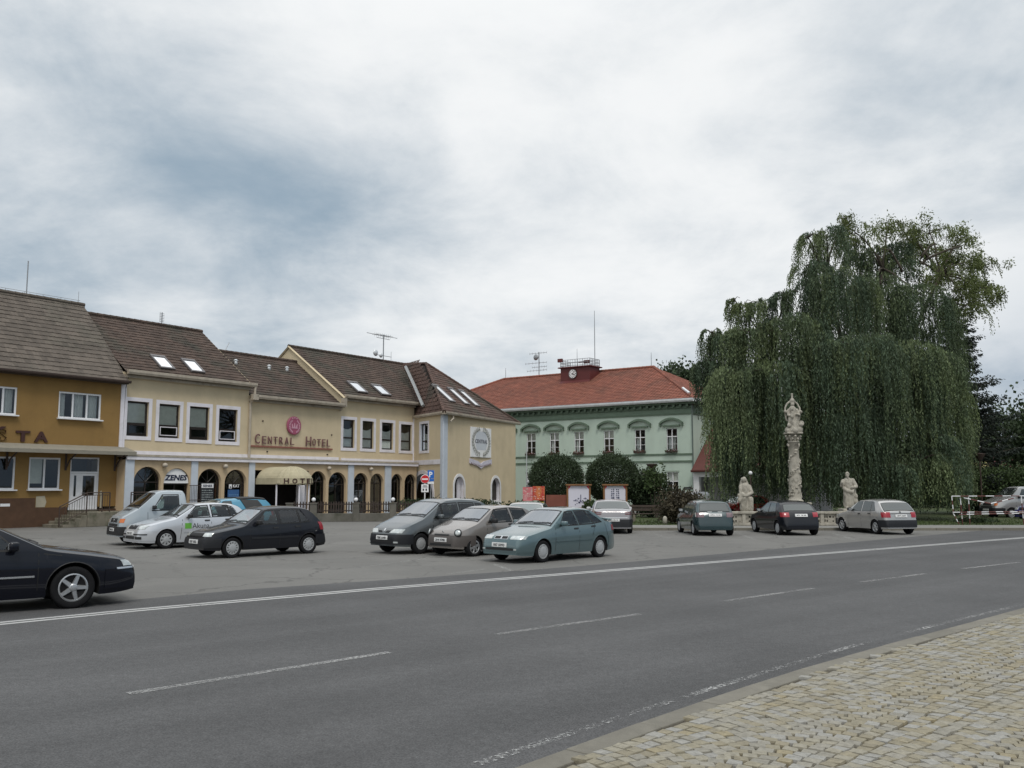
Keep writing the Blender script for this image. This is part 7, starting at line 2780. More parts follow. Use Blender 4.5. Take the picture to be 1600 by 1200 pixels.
def pickup(B, root):
    MB().bbox(2.43, 4.53, -.88, .88, 1.0, 1.16, .02).build('load_bed', P_van, root)
    B.top_patch(.44, .56, .45, .45, .004, 'bonnet_vent', M['black'], root)
    mb = MB().lathe([(.055, 0), (.055, .008)], 16, axis='x').build('badge', M['chrome'], root)
    mb.location = (B.solve(0, .87) - .022, 0, .87)


VAN['mirror_mat'] = M['black']
sh = lambda x: x * .6 if x < 1.06 else x - .424
VAN_SHORT = variant(VAN, clear=1, ref=('f', 1), L=4.58, x1=.80, x2=3.48, top=[(sh(x), z) for x, z in VAN['top']], belt=[(sh(x), z) for x, z in VAN['belt']], side_glass=[[(sh(x), z) for x, z in q] for q in VAN['side_glass']],
                    screen=(.656, 1.236, .89, .90), seams=[[(.94, 1.16), (.94, .6)], [(2.13, 1.78), (2.14, .40)]], handles=[(2.0, 1.06)], mirror=(1.14, 1.32), fbump=(.36, .66, .36, None))
v_ = make_car('pickup_van', 'pale grey blue pickup cab with orange indicator behind the white hatchback', 'van', VAN_SHORT, P_van, wheel_at(200, 848.5), -142, .96, plate='BSH 79-52', rims='steel', bump=M['black'], group='cars parked on the square')
pickup(Body(VAN_SHORT), v_)


# turquoise car with a dark hard top, only its roof shows
def hardtop(B, root):
    g = []
    for xa, xb, q in ((2.45, 3.62, 1.02),):
        B.top_patch(xa, xb, q, q, .03, 'hard_top', M['black'], root)
        for sy in (-1, 1):
            B.side([(2.75, .98), (3.55, .96), (3.28, 1.33), (2.55, 1.36)], sy, .03, 'hard_top_side', mat('dark_tarp', (.035, .035, .035), .6, .1, 4), root)


make_car('parked_car', 'turquoise pickup with dark hard top half hidden behind the white car', 'car', variant(FELICIA, L=4.1, x2=3.3, top=[(0, .45), (.02, .56), (.07, .66), (.14, .72), (.35, .765), (.7, .835), (1.08, .905), (1.16, .935), (1.78, 1.345), (1.98, 1.395), (2.5, 1.43), (3.2, 1.44), (3.65, 1.40), (3.85, 1.2), (4.0, .93), (4.04, .80), (4.08, .60), (4.1, .45)], backlight=(3.86, 3.97, .8, .84),
         side_glass=side_quads([(1.46, .915), (2.20, .915), (2.16, 1.305), (1.84, 1.290)])), P_turq, G(308, 838), -137, 1.05, rims='cover', bump=P_dbump, extras=hardtop, group='cars parked on the square')

# cars along the park, seen from behind
make_car('parked_car', 'dark petrol green hatchback parked nose first at the park kerb', 'car', variant(IBIZA, ref=('r', -1)), P_petrol, G(1084, 836.5), 93, 1.0, plate='BZA 12-91', rims='cover', bump=P_petrol, trim=P_petrol, group='cars parked at the park kerb')
make_car('parked_car', 'black hatchback with one bright red tail light before the column', 'car', variant(ROVER, ref=('r', -1)), P_night, G(1216, 836), 97, 1.0, plate='BZL 38-88', rims='cover', bump=P_night, trim=P_night, group='cars parked at the park kerb')
F2 = variant(FELICIA, ref=('r', -1), mould_mat=P_silver, fbump=(.30, .56, .42, P_dbump), rbump=(.30, .58, .42, P_dbump), backlight=(3.36, 3.67, .90, .92),
             front=[('headlight', .605, .705, .42, .74, M['lamp_clear'], .008, False, True), ('grille', .61, .69, -.36, .36, M['black'], .01, False, False), ('tail_light', .685, .895, .47, .86, M['lamp_red'], .012, True, True), ('boot_strip', .83, .85, -.46, .46, M['black'], .008, True, False), ('badge', .88, .93, -.03, .03, M['black'], .01, True, False)], plate_r=.745)
make_car('parked_car', 'silver hatchback with black bumper and red tail lights by the right statue', 'car', F2, P_silver, G(1369, 834.7), 102, 1.02, plate='6BT 6842', rims='alloy6', bump=P_dbump, trim=P_silver, group='cars parked at the park kerb')
make_car('parked_car', 'mauve silver fastback seen from behind right of the teal saloon', 'car', variant(BRAVA, ref=('r', 1)), P_mauve, G(986, 833), 88, 1.0, plate='BMU 02-14', rims='cover', bump=P_dbump, trim=P_mauve, group='cars parked at the park kerb')
make_car('parked_car', 'silver car of which only the roof shows under the red posters', 'car', variant(FELICIA, ref=('f', -1)), P_silver, G(851, 849), -97, 1.0, rims='cover', bump=P_dbump, group='cars parked on the square')
# beyond the barrier at the right edge and behind the statues
make_car('parked_van', 'silver van behind the striped barrier at the right edge', 'van', variant(VAN, top=[(0, .52), (.03, .70), (.08, .88), (.16, .985), (.3, 1.05), (.72, 1.20), (.98, 1.29), (1.06, 1.325), (1.66, 1.83), (1.84, 1.91), (2.1, 1.94), (4.6, 1.93), (4.85, 1.85), (4.95, 1.2), (4.97, .8), (5.0, .52)], belt=[(0, .8), (.4, .98), (1.1, 1.17), (5.0, 1.18)],
         side_glass=side_quads([(1.52, 1.22), (2.40, 1.22), (2.40, 1.76), (1.92, 1.76)], [(2.55, 1.22), (3.5, 1.22), (3.5, 1.76), (2.55, 1.76)], [(3.65, 1.22), (4.6, 1.22), (4.5, 1.76), (3.65, 1.76)])), P_silver, Vector((29.6, 55.5, 0)), 188, 1.0, rims='steel', bump=P_dbump, group='cars parked beyond the lawn')
make_car('parked_car', 'violet blue car nosing out before the silver van', 'car', variant(FABIA), P_blue, Vector((30.0, 52.6, 0)), 200, 1.0, rims='cover', bump=P_blue, trim=P_blue, group='cars parked beyond the lawn')
make_car('parked_car', 'red car glimpsed behind the left saint statue', 'car', variant(FELICIA), P_red, Vector((12.9, 55.2, 0)), 200, 1.0, rims='cover', bump=P_red, trim=P_red, group='cars parked beyond the lawn')
make_car('parked_van', 'white van roof peeping over the dark petrol hatchback', 'van', variant(VAN, top=[(0, .52), (.03, .70), (.08, .88), (.16, .985), (.3, 1.05), (.72, 1.20), (.98, 1.29), (1.06, 1.325), (1.66, 1.83), (1.84, 1.91), (2.1, 1.94), (4.6, 1.93), (4.85, 1.85), (4.95, 1.2), (4.97, .8), (5.0, .52)], belt=[(0, .8), (.4, .98), (1.1, 1.17), (5.0, 1.18)]), P_white, Vector((12.6, 66, 0)), 230, .8, rims='steel', bump=P_dbump, group='cars parked beyond the lawn')
# ================================================================== MONUMENT AND STREET FURNITURE
def capsule(mb, a, b, r0, r1, n=10):
    a, b = Vector(a), Vector(b)
    d = (b - a)
    L_ = d.length
    pts, rs = [], []
    for k in range(4):
        t = math.pi / 2 * k / 3
        pts.append(a - d / max(L_, 1e-6) * r0 * math.cos(t))
        rs.append(max(.004, r0 * math.sin(t)))
    for k in range(4):
        t = math.pi / 2 * (1 - k / 3)
        pts.append(b + d / max(L_, 1e-6) * r1 * math.cos(t))
        rs.append(max(.004, r1 * math.sin(t)))
    mb.tube(pts, rs, n)


def ball(mb, c, r, n=10):
    r = r if isinstance(r, (tuple, list)) else (r, r, r)
    prof = []
    vs, fs = [], []
    for i in range(n + 1):
        t = math.pi * i / n
        for k in range(n):
            p = 2 * math.pi * k / n
            vs.append((c[0] + r[0] * max(.02, math.sin(t)) * math.cos(p), c[1] + r[1] * max(.02, math.sin(t)) * math.sin(p), c[2] + r[2] * math.cos(t)))
    for i in range(n):
        for k in range(n):
            k2 = (k + 1) % n
            fs.append((i * n + k, i * n + k2, (i + 1) * n + k2, (i + 1) * n + k))
    fs += [tuple(range(n)), tuple(n * n + k for k in range(n))]
    mb.add(vs, fs)


def carve(mb, name, mtl, parent, voxel=.022, rough=.012, seed=0, smooth=2):
    """melts the rough lumps of a figure into one continuous carved skin"""
    me = mb.mesh(name, mtl)
    o = bpy.data.objects.new(name + '_tmp', me)
    col.objects.link(o)
    bm = bmesh.new()
    bm.from_mesh(me)
    bmesh.ops.recalc_face_normals(bm, faces=bm.faces)
    bm.to_mesh(me)
    bm.free()
    m_ = o.modifiers.new('remesh', 'REMESH')
    m_.mode, m_.voxel_size = 'VOXEL', voxel
    s_ = o.modifiers.new('smooth', 'SMOOTH')
    s_.iterations, s_.factor = smooth, .5
    dg = bpy.context.evaluated_depsgraph_get()
    out = bpy.data.meshes.new_from_object(o.evaluated_get(dg))
    bpy.data.objects.remove(o)
    n = len(out.vertices)
    co = np.empty(n * 3, dtype=np.float32)
    no = np.empty(n * 3, dtype=np.float32)
    out.vertices.foreach_get('co', co)
    out.vertices.foreach_get('normal', no)
    co, no = co.reshape(-1, 3), no.reshape(-1, 3)
    # folds run down the cloth, broken by chisel marks
    ang = np.arctan2(co[:, 1], co[:, 0])
    w = np.sin(ang * 9 + co[:, 2] * 5 + seed) * .6 + np.sin(ang * 17 - co[:, 2] * 9 + seed * 2) * .35 + np.sin(co[:, 2] * 23 + ang * 5) * .25
    co += no * (w * rough)[:, None]
    out.vertices.foreach_set('co', co.reshape(-1))
    out.polygons.foreach_set('use_smooth', [True] * len(out.polygons))
    out.materials.clear()
    out.materials.append(mtl)
    out.name = name
    out.update()
    return link(bpy.data.objects.new(name, out), parent)


# ---- column with the crowned figure
MC = at(1242, 757, 45.9)
mon = empty('stone_column', (MC.x, MC.y, PZ), 0, 'pale stone column wound with carved garlands, a crowned statue group on top', 'monument')
mb = MB()
mb.bbox(-.75, .75, -.75, .75, -.02, .28, .03).bbox(-.55, .55, -.55, .55, .282, .95, .03).bbox(-.62, .62, -.62, .62, .952, 1.06, .03)
mb.build('pedestal', M['stone'], mon)
mb = MB().lathe([(.36, 1.06), (.38, 1.09), (.38, 1.15), (.32, 1.20), (.30, 1.24), (.285, 1.34), (.27, 2.2), (.25, 3.2), (.225, 3.98), (.27, 4.0), (.27, 4.05), (.225, 4.07)], 24)
mb.build('shaft', M['stone'], mon, True)
mb = MB()
rg3 = random.Random(8)
for turn0 in (0, math.pi):
    for k in range(64):
        t = k / 63
        z = 1.35 + 2.6 * t
        a = turn0 + t * 2 * math.pi * 1.5
        r = .285 - .06 * t + .015
        for q in range(2):
            ball(mb, ((r + rg3.uniform(-.01, .035)) * math.cos(a + rg3.uniform(-.25, .25)), (r + rg3.uniform(-.01, .03)) * math.sin(a + rg3.uniform(-.25, .25)), z + rg3.uniform(-.07, .07)),
                 (rg3.uniform(.022, .042), rg3.uniform(.022, .042), rg3.uniform(.03, .055)), 6)
for z, n in ((1.42, 10), (1.75, 7), (2.5, 8), (3.75, 6)):
    for k in range(n):
        a = rg3.uniform(0, 6.28)
        ball(mb, (.275 * math.cos(a), .275 * math.sin(a), z + rg3.uniform(-.16, .16)), (.06, .06, .08), 6)
carve(mb, 'garland', M['stone'], mon, .022, .006, 1, 1)
mb = MB()
ball(mb, (0, 0, 4.28), (.24, .24, .26))
for k in range(8):
    a = 2 * math.pi * k / 8
    ca, sa = math.cos(a), math.sin(a)
    capsule(mb, (.22 * ca, .22 * sa, 4.08), (.32 * ca, .32 * sa, 4.30), .05, .06, 6)
    ball(mb, (.36 * ca, .36 * sa, 4.30), (.065, .065, .06), 6)
    ball(mb, (.33 * math.cos(a + .39), .33 * math.sin(a + .39), 4.17), (.05, .05, .06), 6)
mb.bbox(-.38, .38, -.38, .38, 4.40, 4.50, .02)
carve(mb, 'capital', M['stone'], mon, .02, .006, 3, 1)
mb = MB()
# cloud base, robe, torso, child, mantle, rays and crown
ball(mb, (0, 0, 4.70), (.40, .38, .24))
for (x, y, z, r) in ((-.28, -.15, 4.66, .16), (.28, -.12, 4.72, .17), (0, -.3, 4.68, .17), (-.18, .2, 4.7, .18), (.2, .2, 4.7, .18), (.33, -.18, 4.98, .13), (-.24, -.22, 4.92, .12)):
    ball(mb, (x, y, z), r, 8)
capsule(mb, (.02, 0, 4.8), (0, 0, 5.5), .30, .20)
capsule(mb, (-.16, -.10, 4.9), (-.10, -.12, 5.4), .13, .14)
capsule(mb, (.15, -.10, 4.85), (.12, -.12, 5.4), .15, .13)
capsule(mb, (0, .02, 5.4), (0, 0, 5.72), .21, .19)
ball(mb, (0, -.02, 6.0), (.10, .11, .13))
capsule(mb, (0, 0, 5.75), (0, -.01, 5.92), .08, .07)
capsule(mb, (-.20, 0, 5.70), (-.27, -.18, 5.42), .08, .06)
capsule(mb, (-.27, -.18, 5.42), (-.06, -.28, 5.42), .06, .05)
capsule(mb, (.20, 0, 5.70), (.30, -.14, 5.42), .08, .06)
capsule(mb, (.30, -.14, 5.42), (.12, -.28, 5.48), .06, .05)
capsule(mb, (-.10, -.27, 5.36), (-.08, -.26, 5.58), .09, .07)
ball(mb, (-.08, -.28, 5.70), .065, 8)
for s_ in (-1, 1):
    pts = [(s_ * .12, .02, 6.12), (s_ * .25, .03, 6.02), (s_ * .36, .02, 5.80), (s_ * .36, 0, 5.52), (s_ * .30, 0, 5.2)]
    for p, q in zip(pts, pts[1:]):
        capsule(mb, p, q, .05, .05, 6)
for (x, z) in ((-.38, 5.62), (.38, 5.60)):
    ball(mb, (x, -.08, z), .085, 8)
for k in range(10):
    a = 2 * math.pi * k / 10
    ball(mb, (.34 + .11 * math.cos(a), -.24, 5.02 + .11 * math.sin(a)), .038, 6)
capsule(mb, (0, -.0, 6.10), (0, 0, 6.16), .11, .13, 8)
capsule(mb, (0, 0, 6.22), (0, 0, 6.42), .06, .045, 8)
ball(mb, (0, 0, 6.48), .055, 8)
fg = carve(mb, 'statue_group', M['stone'], mon, .02, .008, 5, 1)
fg.location.z = -.10


def saint(px, Y, label, kind, zoff):
    p = at(px, 757, Y)
    root = empty('saint_statue', (p.x, p.y, PZ + zoff), 0, label, 'statue', None)
    mb = MB()
    if kind == 'kneel':
        capsule(mb, (0, .02, .18), (-.02, .02, .85), .30, .22)
        capsule(mb, (-.18, -.12, .15), (-.15, -.22, .62), .15, .15)
        capsule(mb, (.16, -.14, .12), (.17, -.18, .60), .16, .14)
        capsule(mb, (-.02, .02, .8), (-.05, .0, 1.22), .22, .20)
        capsule(mb, (-.06, 0, 1.25), (-.07, -.03, 1.40), .10, .08)
        ball(mb, (-.08, -.05, 1.53), (.115, .125, .15))
        capsule(mb, (-.14, .06, 1.58), (-.20, .07, 1.25), .07, .10)
        capsule(mb, (.0, .06, 1.56), (.08, .07, 1.25), .07, .10)
        capsule(mb, (.16, 0, 1.22), (.27, -.10, .92), .10, .09)
        capsule(mb, (.27, -.10, .92), (-.02, -.26, .78), .085, .06)
        capsule(mb, (-.24, 0, 1.20), (-.27, -.12, .90), .10, .08)
        capsule(mb, (-.27, -.12, .90), (-.12, -.28, .80), .08, .06)
        capsule(mb, (-.34, -.18, .55), (-.22, -.24, .86), .13, .10)
        ball(mb, (-.37, -.2, .78), (.09, .09, .10))
        mb.box(-.22, .04, -.36, -.28, .74, .86)
    else:
        capsule(mb, (-.02, 0, .22), (0, .02, .95), .24, .22)
        capsule(mb, (-.12, -.08, .10), (-.10, -.10, .75), .12, .15)
        capsule(mb, (.12, .0, .12), (.10, -.08, .8), .14, .13)
        capsule(mb, (0, .02, .9), (-.01, .02, 1.30), .22, .22)
        capsule(mb, (-.01, .01, 1.36), (-.02, -.02, 1.52), .09, .062)
        ball(mb, (-.03, -.03, 1.66), (.095, .11, .135))
        capsule(mb, (-.04, -.11, 1.60), (-.05, -.12, 1.50), .05, .03)
        capsule(mb, (-.22, .02, 1.34), (-.34, -.10, 1.12), .11, .085)
        capsule(mb, (-.34, -.10, 1.12), (-.36, -.26, 1.24), .075, .055)
        ball(mb, (-.37, -.30, 1.27), (.06, .06, .08))
        capsule(mb, (.22, .02, 1.36), (.36, -.06, 1.08), .12, .10)
        capsule(mb, (.36, -.06, 1.08), (.10, -.24, 1.02), .09, .06)
        pts = [(.28, .02, 1.1), (.1, -.22, .82), (-.12, -.24, .88), (-.24, -.12, 1.0)]
        for a, b in zip(pts, pts[1:]):
            capsule(mb, a, b, .085, .085, 8)
        capsule(mb, (.26, .04, .95), (.34, .02, .35), .10, .13)
        ball(mb, (.33, -.05, .62), (.10, .09, .13))
        capsule(mb, (-.14, -.16, .06), (-.16, -.28, .05), .07, .05)
        capsule(mb, (.10, -.12, .06), (.14, -.24, .05), .07, .05)
    fg_ = carve(mb, 'figure', M['stone'], root, .016, .011, px % 7, 1)
    MB().bbox(-.42, .42, -.42, .36, -.14, .03, .03).build('plinth', M['stone'], root)
    MB().bbox(-.36, .36, -.38, .32, -zoff, -.142, .02).build('pedestal', M['stone'], root)
    return root


saint(1165, 45.0, 'stone statue of a bowed draped figure holding a book, left of the column', 'kneel', .62)
saint(1325, 45.0, 'stone statue of an upright robed saint, right of the column behind the silver car', 'stand', .75)

# ---- pierced stone balustrade round the monument
BLX0, BLX1, BLY = at(1133, 757, 44.4).x, at(1352, 757, 44.4).x, 44.4
bal = empty('stone_balustrade', ((BLX0 + BLX1) / 2, BLY, PZ), 0, 'low pierced stone balustrade in front of the column and saint statues', 'balustrade')
W_ = (BLX1 - BLX0) / 2
MB().bbox(-W_, W_, -.14, .14, 0, .11, .015).build('base', M['stone'], bal)
MB().bbox(-W_ - .03, W_ + .03, -.17, .17, .55, .66, .02).build('coping', M['stone'], bal)
n = 9
rg4 = random.Random(4)
for i in range(n):
    x0, x1 = -W_ + 2 * W_ * i / n, -W_ + 2 * W_ * (i + 1) / n
    MB().bbox(x0 + .004, x0 + .16, -.13, .13, .112, .548, .01).build('pier', M['stone'], bal)
    ops = []
    xs = x0 + .20
    while xs < x1 - .12:
        w = rg4.choice((.06, .09, .12))
        k = rg4.random()
        if k < .5:
            ops.append((xs, xs + w, .17, .17 + rg4.uniform(.05, .12), 0))
        if k < .75:
            ops.append((xs, xs + w, .36, .36 + w / 2 + .06, 1.0))
        xs += w + rg4.uniform(.03, .07)
    mb = wall_mb(MB(), x0 + .164, x1, .112, .548, ops, -.06, .12, 4)
    mb.build('pierced_panel', M['stone'], bal)
    MB().box(x0 + .17, x1 - .006, .062, .072, .115, .545).build('panel_back', M['hole_shade'], bal)  # added dark sheet, stands in for the shade in the holes

# ---- poster boards in wooden frames
def poster_board(px, Y, label, art, seed):
    a, b = at(px - 17.5, 757, Y), at(px + 17.5, 757, Y)
    w = (b.x - a.x) / 2
    root = empty('poster_board', ((a.x + b.x) / 2, Y, .0), R(2), label, 'notice board', 'wooden poster boards before the bushes')
    z0, z1 = .62, 1.98
    mb = MB()
    for s_ in (-1, 1):
        MB().bbox(s_ * w - .05, s_ * w + .05, -.05, .05, -.1, z1, .008).build('post', M['wood'], root)
    MB().bbox(-w + .052, w - .052, -.045, .045, z0, z0 + .10, .008).build('bottom_rail', M['wood'], root)
    MB().bbox(-w - .10, w + .10, -.16, .16, z1, z1 + .09, .012).build('cap', M['wood'], root)
    bd = MB().box(-w + .055, w - .055, -.02, .02, z0 + .103, z1 - .004).build('board', mat('poster_lilac_white', (.60, .59, .66), .6, .03, 2), root)
    rg_ = random.Random(seed)
    mb = MB()
    if art == 'sketch':
        for _ in range(26):
            x, z = rg_.gauss(.08, .17), z0 + .32 + abs(rg_.gauss(0, .14))
            mb.box(x - rg_.uniform(.02, .09), x + .02, -.028, -.0205, z, z + rg_.uniform(.012, .05))
        mb.box(.10, .14, -.0285, -.0207, z0 + .42, z0 + .85).box(-.22, -.17, -.0285, -.0207, z0 + .24, z0 + .30)
    else:
        for gx in (-.14, .14):
            for r_ in range(5):
                for c_ in range(2):
                    x, z = gx + (c_ - .5) * .1, z1 - .22 - r_ * .12
                    mb.box(x - rg_.uniform(.02, .05), x + rg_.uniform(.02, .05), -.028, -.0205, z - rg_.uniform(.02, .05), z + rg_.uniform(.02, .05))
    mb.build('poster_drawing', mat('ink_navy', (.03, .035, .09), .6, .1, 4), bd)
    mb = MB()
    for s_ in (-1, 1):
        mb.prism([(s_ * (w - .06), z1 - .02), (s_ * (w - .06), z1 - .2), (s_ * (w - .2), z1 - .02)], -.027, -.0206)
    mb.build('corner_print', M['red_sign'], bd)
    return root


poster_board(904, 54, 'wooden framed board with a blue line drawing on its poster, the left one', 'sketch', 3)
poster_board(961, 54, 'wooden framed board with two columns of dark pictures, above the mauve car', 'grid', 4)

rp = empty('advertising_board', at(834, 800, 54).xy.to_3d(), 0, 'pink and orange advertising boards on posts right of the wing', 'advertising board')
rp.location.z = 0
s_ = 54 / 1450
M['ad_pink'] = mat('ad_pink', (.50, .14, .15), .5, .2, 2, c2=(.60, .35, .34), c2_scale=3)
M['ad_orange'] = mat('ad_orange', (.52, .17, .06), .5, .2, 2, c2=(.40, .04, .03), c2_scale=2.5, c2_at=(.45, .55))
MB().box((817 - 834) * s_, (832 - 834) * s_, -.03, .0, 1.10, 1.90).build('pink_panel', M['ad_pink'], rp)
MB().box((832.3 - 834) * s_, (851 - 834) * s_, -.06, -.03, 1.14, 1.95).build('orange_panel', M['ad_orange'], rp)
MB().box((836 - 834) * s_, (850 - 834) * s_, -.05, -.02, .82, 1.05).build('yellow_panel', mat('ad_yellow', (.50, .38, .03), .5, .1, 2), rp)
mb = MB()
rg_ = random.Random(2)
for _ in range(24):
    x, z = rg_.uniform(-.62, -.12), rg_.uniform(1.18, 1.8)
    mb.box(x, x + rg_.uniform(.03, .12), -.036, -.0302, z, z + .025)
for _ in range(16):
    x, z = rg_.uniform(-.02, .55), rg_.uniform(1.2, 1.85)
    mb.box(x, x + rg_.uniform(.03, .1), -.066, -.0602, z, z + .03)
mb.build('advert_print', mat('ad_print', (.62, .52, .45), .6, .1, 4), rp)
for x in (-.6, -.05, .6):
    MB().tube([(x, .04, 0), (x, .04, 1.9)], .03, 6).build('post', M['steel'], rp)
MB().bbox(.7, 2.0, .05, .1, .55, 1.45, .01).build('red_hoarding', mat('red_brown_hoarding', (.17, .055, .035), .7, .15, 2), rp)

fp = empty('flagpole', at(823, 800, 56).xy.to_3d(), 0, 'thin pale pole with a small ball lamp beside the pink board', 'pole')
fp.location.z = 0
MB().tube([(0, 0, 0), (0, 0, 2.2), (0, 0, 4.6)], [.045, .035, .02], 8).build('pole', mat('pale_pole', (.40, .42, .42), .5, .1, 3), fp)
b_ = MB()
ball(b_, (.1, 0, 2.22), .1)
b_.build('ball_lamp', M['white'], fp, True)
MB().box(-.02, .34, -.08, -.05, 1.45, 2.02).build('info_plate', mat('grey_plate', (.20, .20, .20), .6, .1, 5), fp)

# ---- street lamps
def park_lamp(px, Y, zt, label, dark=True):
    p = at(px, 757, Y)
    root = empty('street_lamp', (p.x, p.y, .05), 0, label, 'street lamp', 'cone topped park lamps')
    MB().tube([(0, 0, 0), (0, 0, zt - .45)], .045, 8).build('pole', M['iron'], root)
    sh = MB().lathe([(.06, zt - .5), (.12, zt - .42), (.33, zt - .06), (.34, zt - .03), (.0, zt)], 16).build('shade', M['iron'], root, True)
    MB().lathe([(.05, zt - .44), (.10, zt - .40), (.27, zt - .10), (.0, zt - .06)], 14).build('glass', mat('lamp_glass', (.30, .32, .30), .3, .05, 3), sh, True)
    for k in range(4):
        a = R(45 + 90 * k)
        MB().tube([(.07 * math.cos(a), .07 * math.sin(a), zt - .5), (.34 * math.cos(a), .34 * math.sin(a), zt - .05)], .014, 4).build('rib', M['iron'], sh)
    return root


park_lamp(1019, 56, 3.25, 'dark funnel shaped park lamp before the green hall, over the dark bush')
park_lamp(1533, 58, 3.95, 'dark funnel shaped park lamp right of the willow by the yellow house')
gl = at(1173, 757, 50)
gl_ = empty('globe_lamp', (gl.x, gl.y, .1), 0, 'white globe lamp on a dark post behind the left saint', 'street lamp')
MB().tube([(0, 0, 0), (0, 0, 2.45)], .04, 8).build('pole', M['iron'], gl_)
b_ = MB()
ball(b_, (0, 0, 2.56), .11)
b_.build('globe', M['white'], gl_, True)

# ---- traffic signs by the hotel corner
sg = at(673, 757, 58)
ps_ = empty('parking_sign', (sg.x, sg.y, 0), R(12), 'blue P parking sign on a grey pole by the hotel corner', 'road sign')
MB().tube([(0, .04, 0), (0, .04, 2.95)], .035, 8).build('pole', M['steel'], ps_)
pl_ = MB().bbox(-.20, .20, -.01, .01, 2.42, 2.93, .004).build('sign_face', M['blue_sign'], ps_)
text(pl_, 'P', 0, -.016, 2.50, .34, M['white_flat'], 'letter', width=.21, depth=.006, center=True, bold=.03)
MB().bbox(-.20, .20, -.01, .01, 2.24, 2.40, .004).build('time_plate', M['blue_sign'], ps_)
MB().bbox(-.20, .20, -.01, .01, 2.08, 2.22, .004).build('extra_plate', M['white_flat'], ps_)
sg = at(664, 757, 57.2)
ne = empty('no_entry_sign', (sg.x, sg.y, 0), R(8), 'round red no entry sign with white plate on a white pole', 'road sign')
MB().tube([(0, .04, 0), (0, .04, 2.6)], .035, 8).build('pole', M['white'], ne)
d_ = MB().lathe([(.26, .012), (.27, 0), (.26, -.012)], 28, (0, 0, 2.38), 'y').build('disc', M['white_flat'], ne)
MB().lathe([(.245, -.0125), (.245, -.016)], 28, (0, 0, 2.38), 'y').build('red_field', M['red_sign'], d_)
MB().box(-.18, .18, -.021, -.0165, 2.33, 2.42).build('white_bar', M['white_flat'], d_)
e_ = MB().bbox(-.22, .22, -.01, .01, 1.58, 2.06, .004).build('extra_plate', M['white_flat'], ne)
mb = MB()
for x in (-.1, .08):
    mb.box(x - .04, x + .04, -.016, -.0105, 1.66, 1.80)
mb.box(-.15, .15, -.016, -.0105, 1.88, 1.92).box(-.12, .12, -.016, -.0105, 1.96, 1.99)
mb.build('plate_print', M['black'], e_)

# ---- terrace wall with pickets and ball lamps before the hotel
M['fence_wood'] = mat('dark_brown_picket', (.040, .028, .022), .7, .2, 5)
M['terrace'] = mat('grey_terrace_wall', (.125, .118, .10), .92, .2, 1.5, .3, 25, c2=(.075, .075, .055), c2_scale=1.2)
fa_, fb_ = G(452, 815.5), G(712, 814)
fence = empty('terrace_fence', fa_, math.atan2(fb_.y - fa_.y, fb_.x - fa_.x), 'low grey terrace wall with dark pickets and piers before the arcade', 'fence')
FL = (fb_ - fa_).length
piers = [FL * (px - 452) / 260 for px in (488.5, 554, 612, 668)] + [0, FL]
piers.sort()
MB().bbox(-.2, FL + .2, -.14, .14, 0, .46, .015).build('wall', M['terrace'], fence)
for x in piers:
    MB().bbox(x - .19, x + .19, -.19, .19, 0, .98, .02).bbox(x - .22, x + .22, -.22, .22, .982, 1.04, .015).build('pier', M['terrace'], fence)
pk_ = MB().bbox(-.035, .035, -.012, .012, .50, 1.10, .006).mesh('picket', M['fence_wood'])
for a, b in zip(piers, piers[1:]):
    for h in (.60, .96):
        MB().box(a + .19, b - .19, .014, .05, h - .03, h + .03).build('rail', M['fence_wood'], fence)
    n = int((b - a - .4) / .135)
    for i in range(n):
        inst('picket', pk_, fence, (a + .26 + i * (b - a - .5) / max(1, n - 1), 0, random.uniform(-.008, .008)))
for px, lab in ((488.5, 'small white ball lamp on the first terrace pier right of the canopy'), (554, 'small white ball lamp on the second terrace pier from the canopy'), (612, 'small white ball lamp on the terrace pier left of the minivan')):
    x = FL * (px - 452) / 260
    d = (fb_ - fa_).normalized()
    p = fa_ + d * x
    bl_ = empty('ball_lamp', (p.x, p.y, 1.04), 0, lab, 'lamp', 'ball lamps on the terrace piers')
    MB().lathe([(.06, 0), (.05, .06), (.03, .08)], 10).build('socket', M['iron'], bl_)
    b_ = MB()
    ball(b_, (0, 0, .17), .115)
    b_.build('globe', M['white'], bl_, True)

# ---- hotel entrance awning on white posts
AX, AR, AY0, AY1, AZ = 9.35, 1.22, -1.0, -2.55, 2.12
aw = empty('hotel_awning', fpos(AX, 0), FA, 'beige barrel awning lettered HOTEL over the hotel entrance', 'awning')
mb = MB()
nA = 14
AH = .98
ys_ = [AY0 + .2, AY1]
rings = []
for y in np.linspace(AY0 + .2, AY1, 4):
    rings.append([(-AR * math.cos(math.pi * k / nA), y, AZ + AH * math.sin(math.pi * k / nA)) for k in range(nA + 1)])
for r1_, r2_ in zip(rings, rings[1:]):
    for k in range(nA):
        mb.quad(r1_[k], r1_[k + 1], r2_[k + 1], r2_[k])
mb.build('barrel_cloth', M['canopy_cloth'], aw, True)
# ribbed quarter dome at the front
gores = 9
for g in range(gores):
    mb = MB()
    a0, a1 = math.pi + math.pi * g / gores, math.pi + math.pi * (g + 1) / gores
    nn = 7
    for i in range(nn):
        e0, e1 = math.pi / 2 * i / nn, math.pi / 2 * (i + 1) / nn
        for j in range(3):
            b0, b1 = a0 + (a1 - a0) * j / 3, a0 + (a1 - a0) * (j + 1) / 3
            bl = lambda q: 1 + .035 * math.sin(math.pi * (q - a0) / (a1 - a0))
            P_ = lambda q, e: (AR * math.cos(q) * math.cos(e) * bl(q), AY1 + AR * math.sin(q) * math.cos(e) * bl(q), AZ + AH * math.sin(e) * bl(q))
            mb.quad(P_(b0, e0), P_(b1, e0), P_(b1, e1), P_(b0, e1))
    mb.build('dome_gore', M['canopy_cloth'], aw, True)
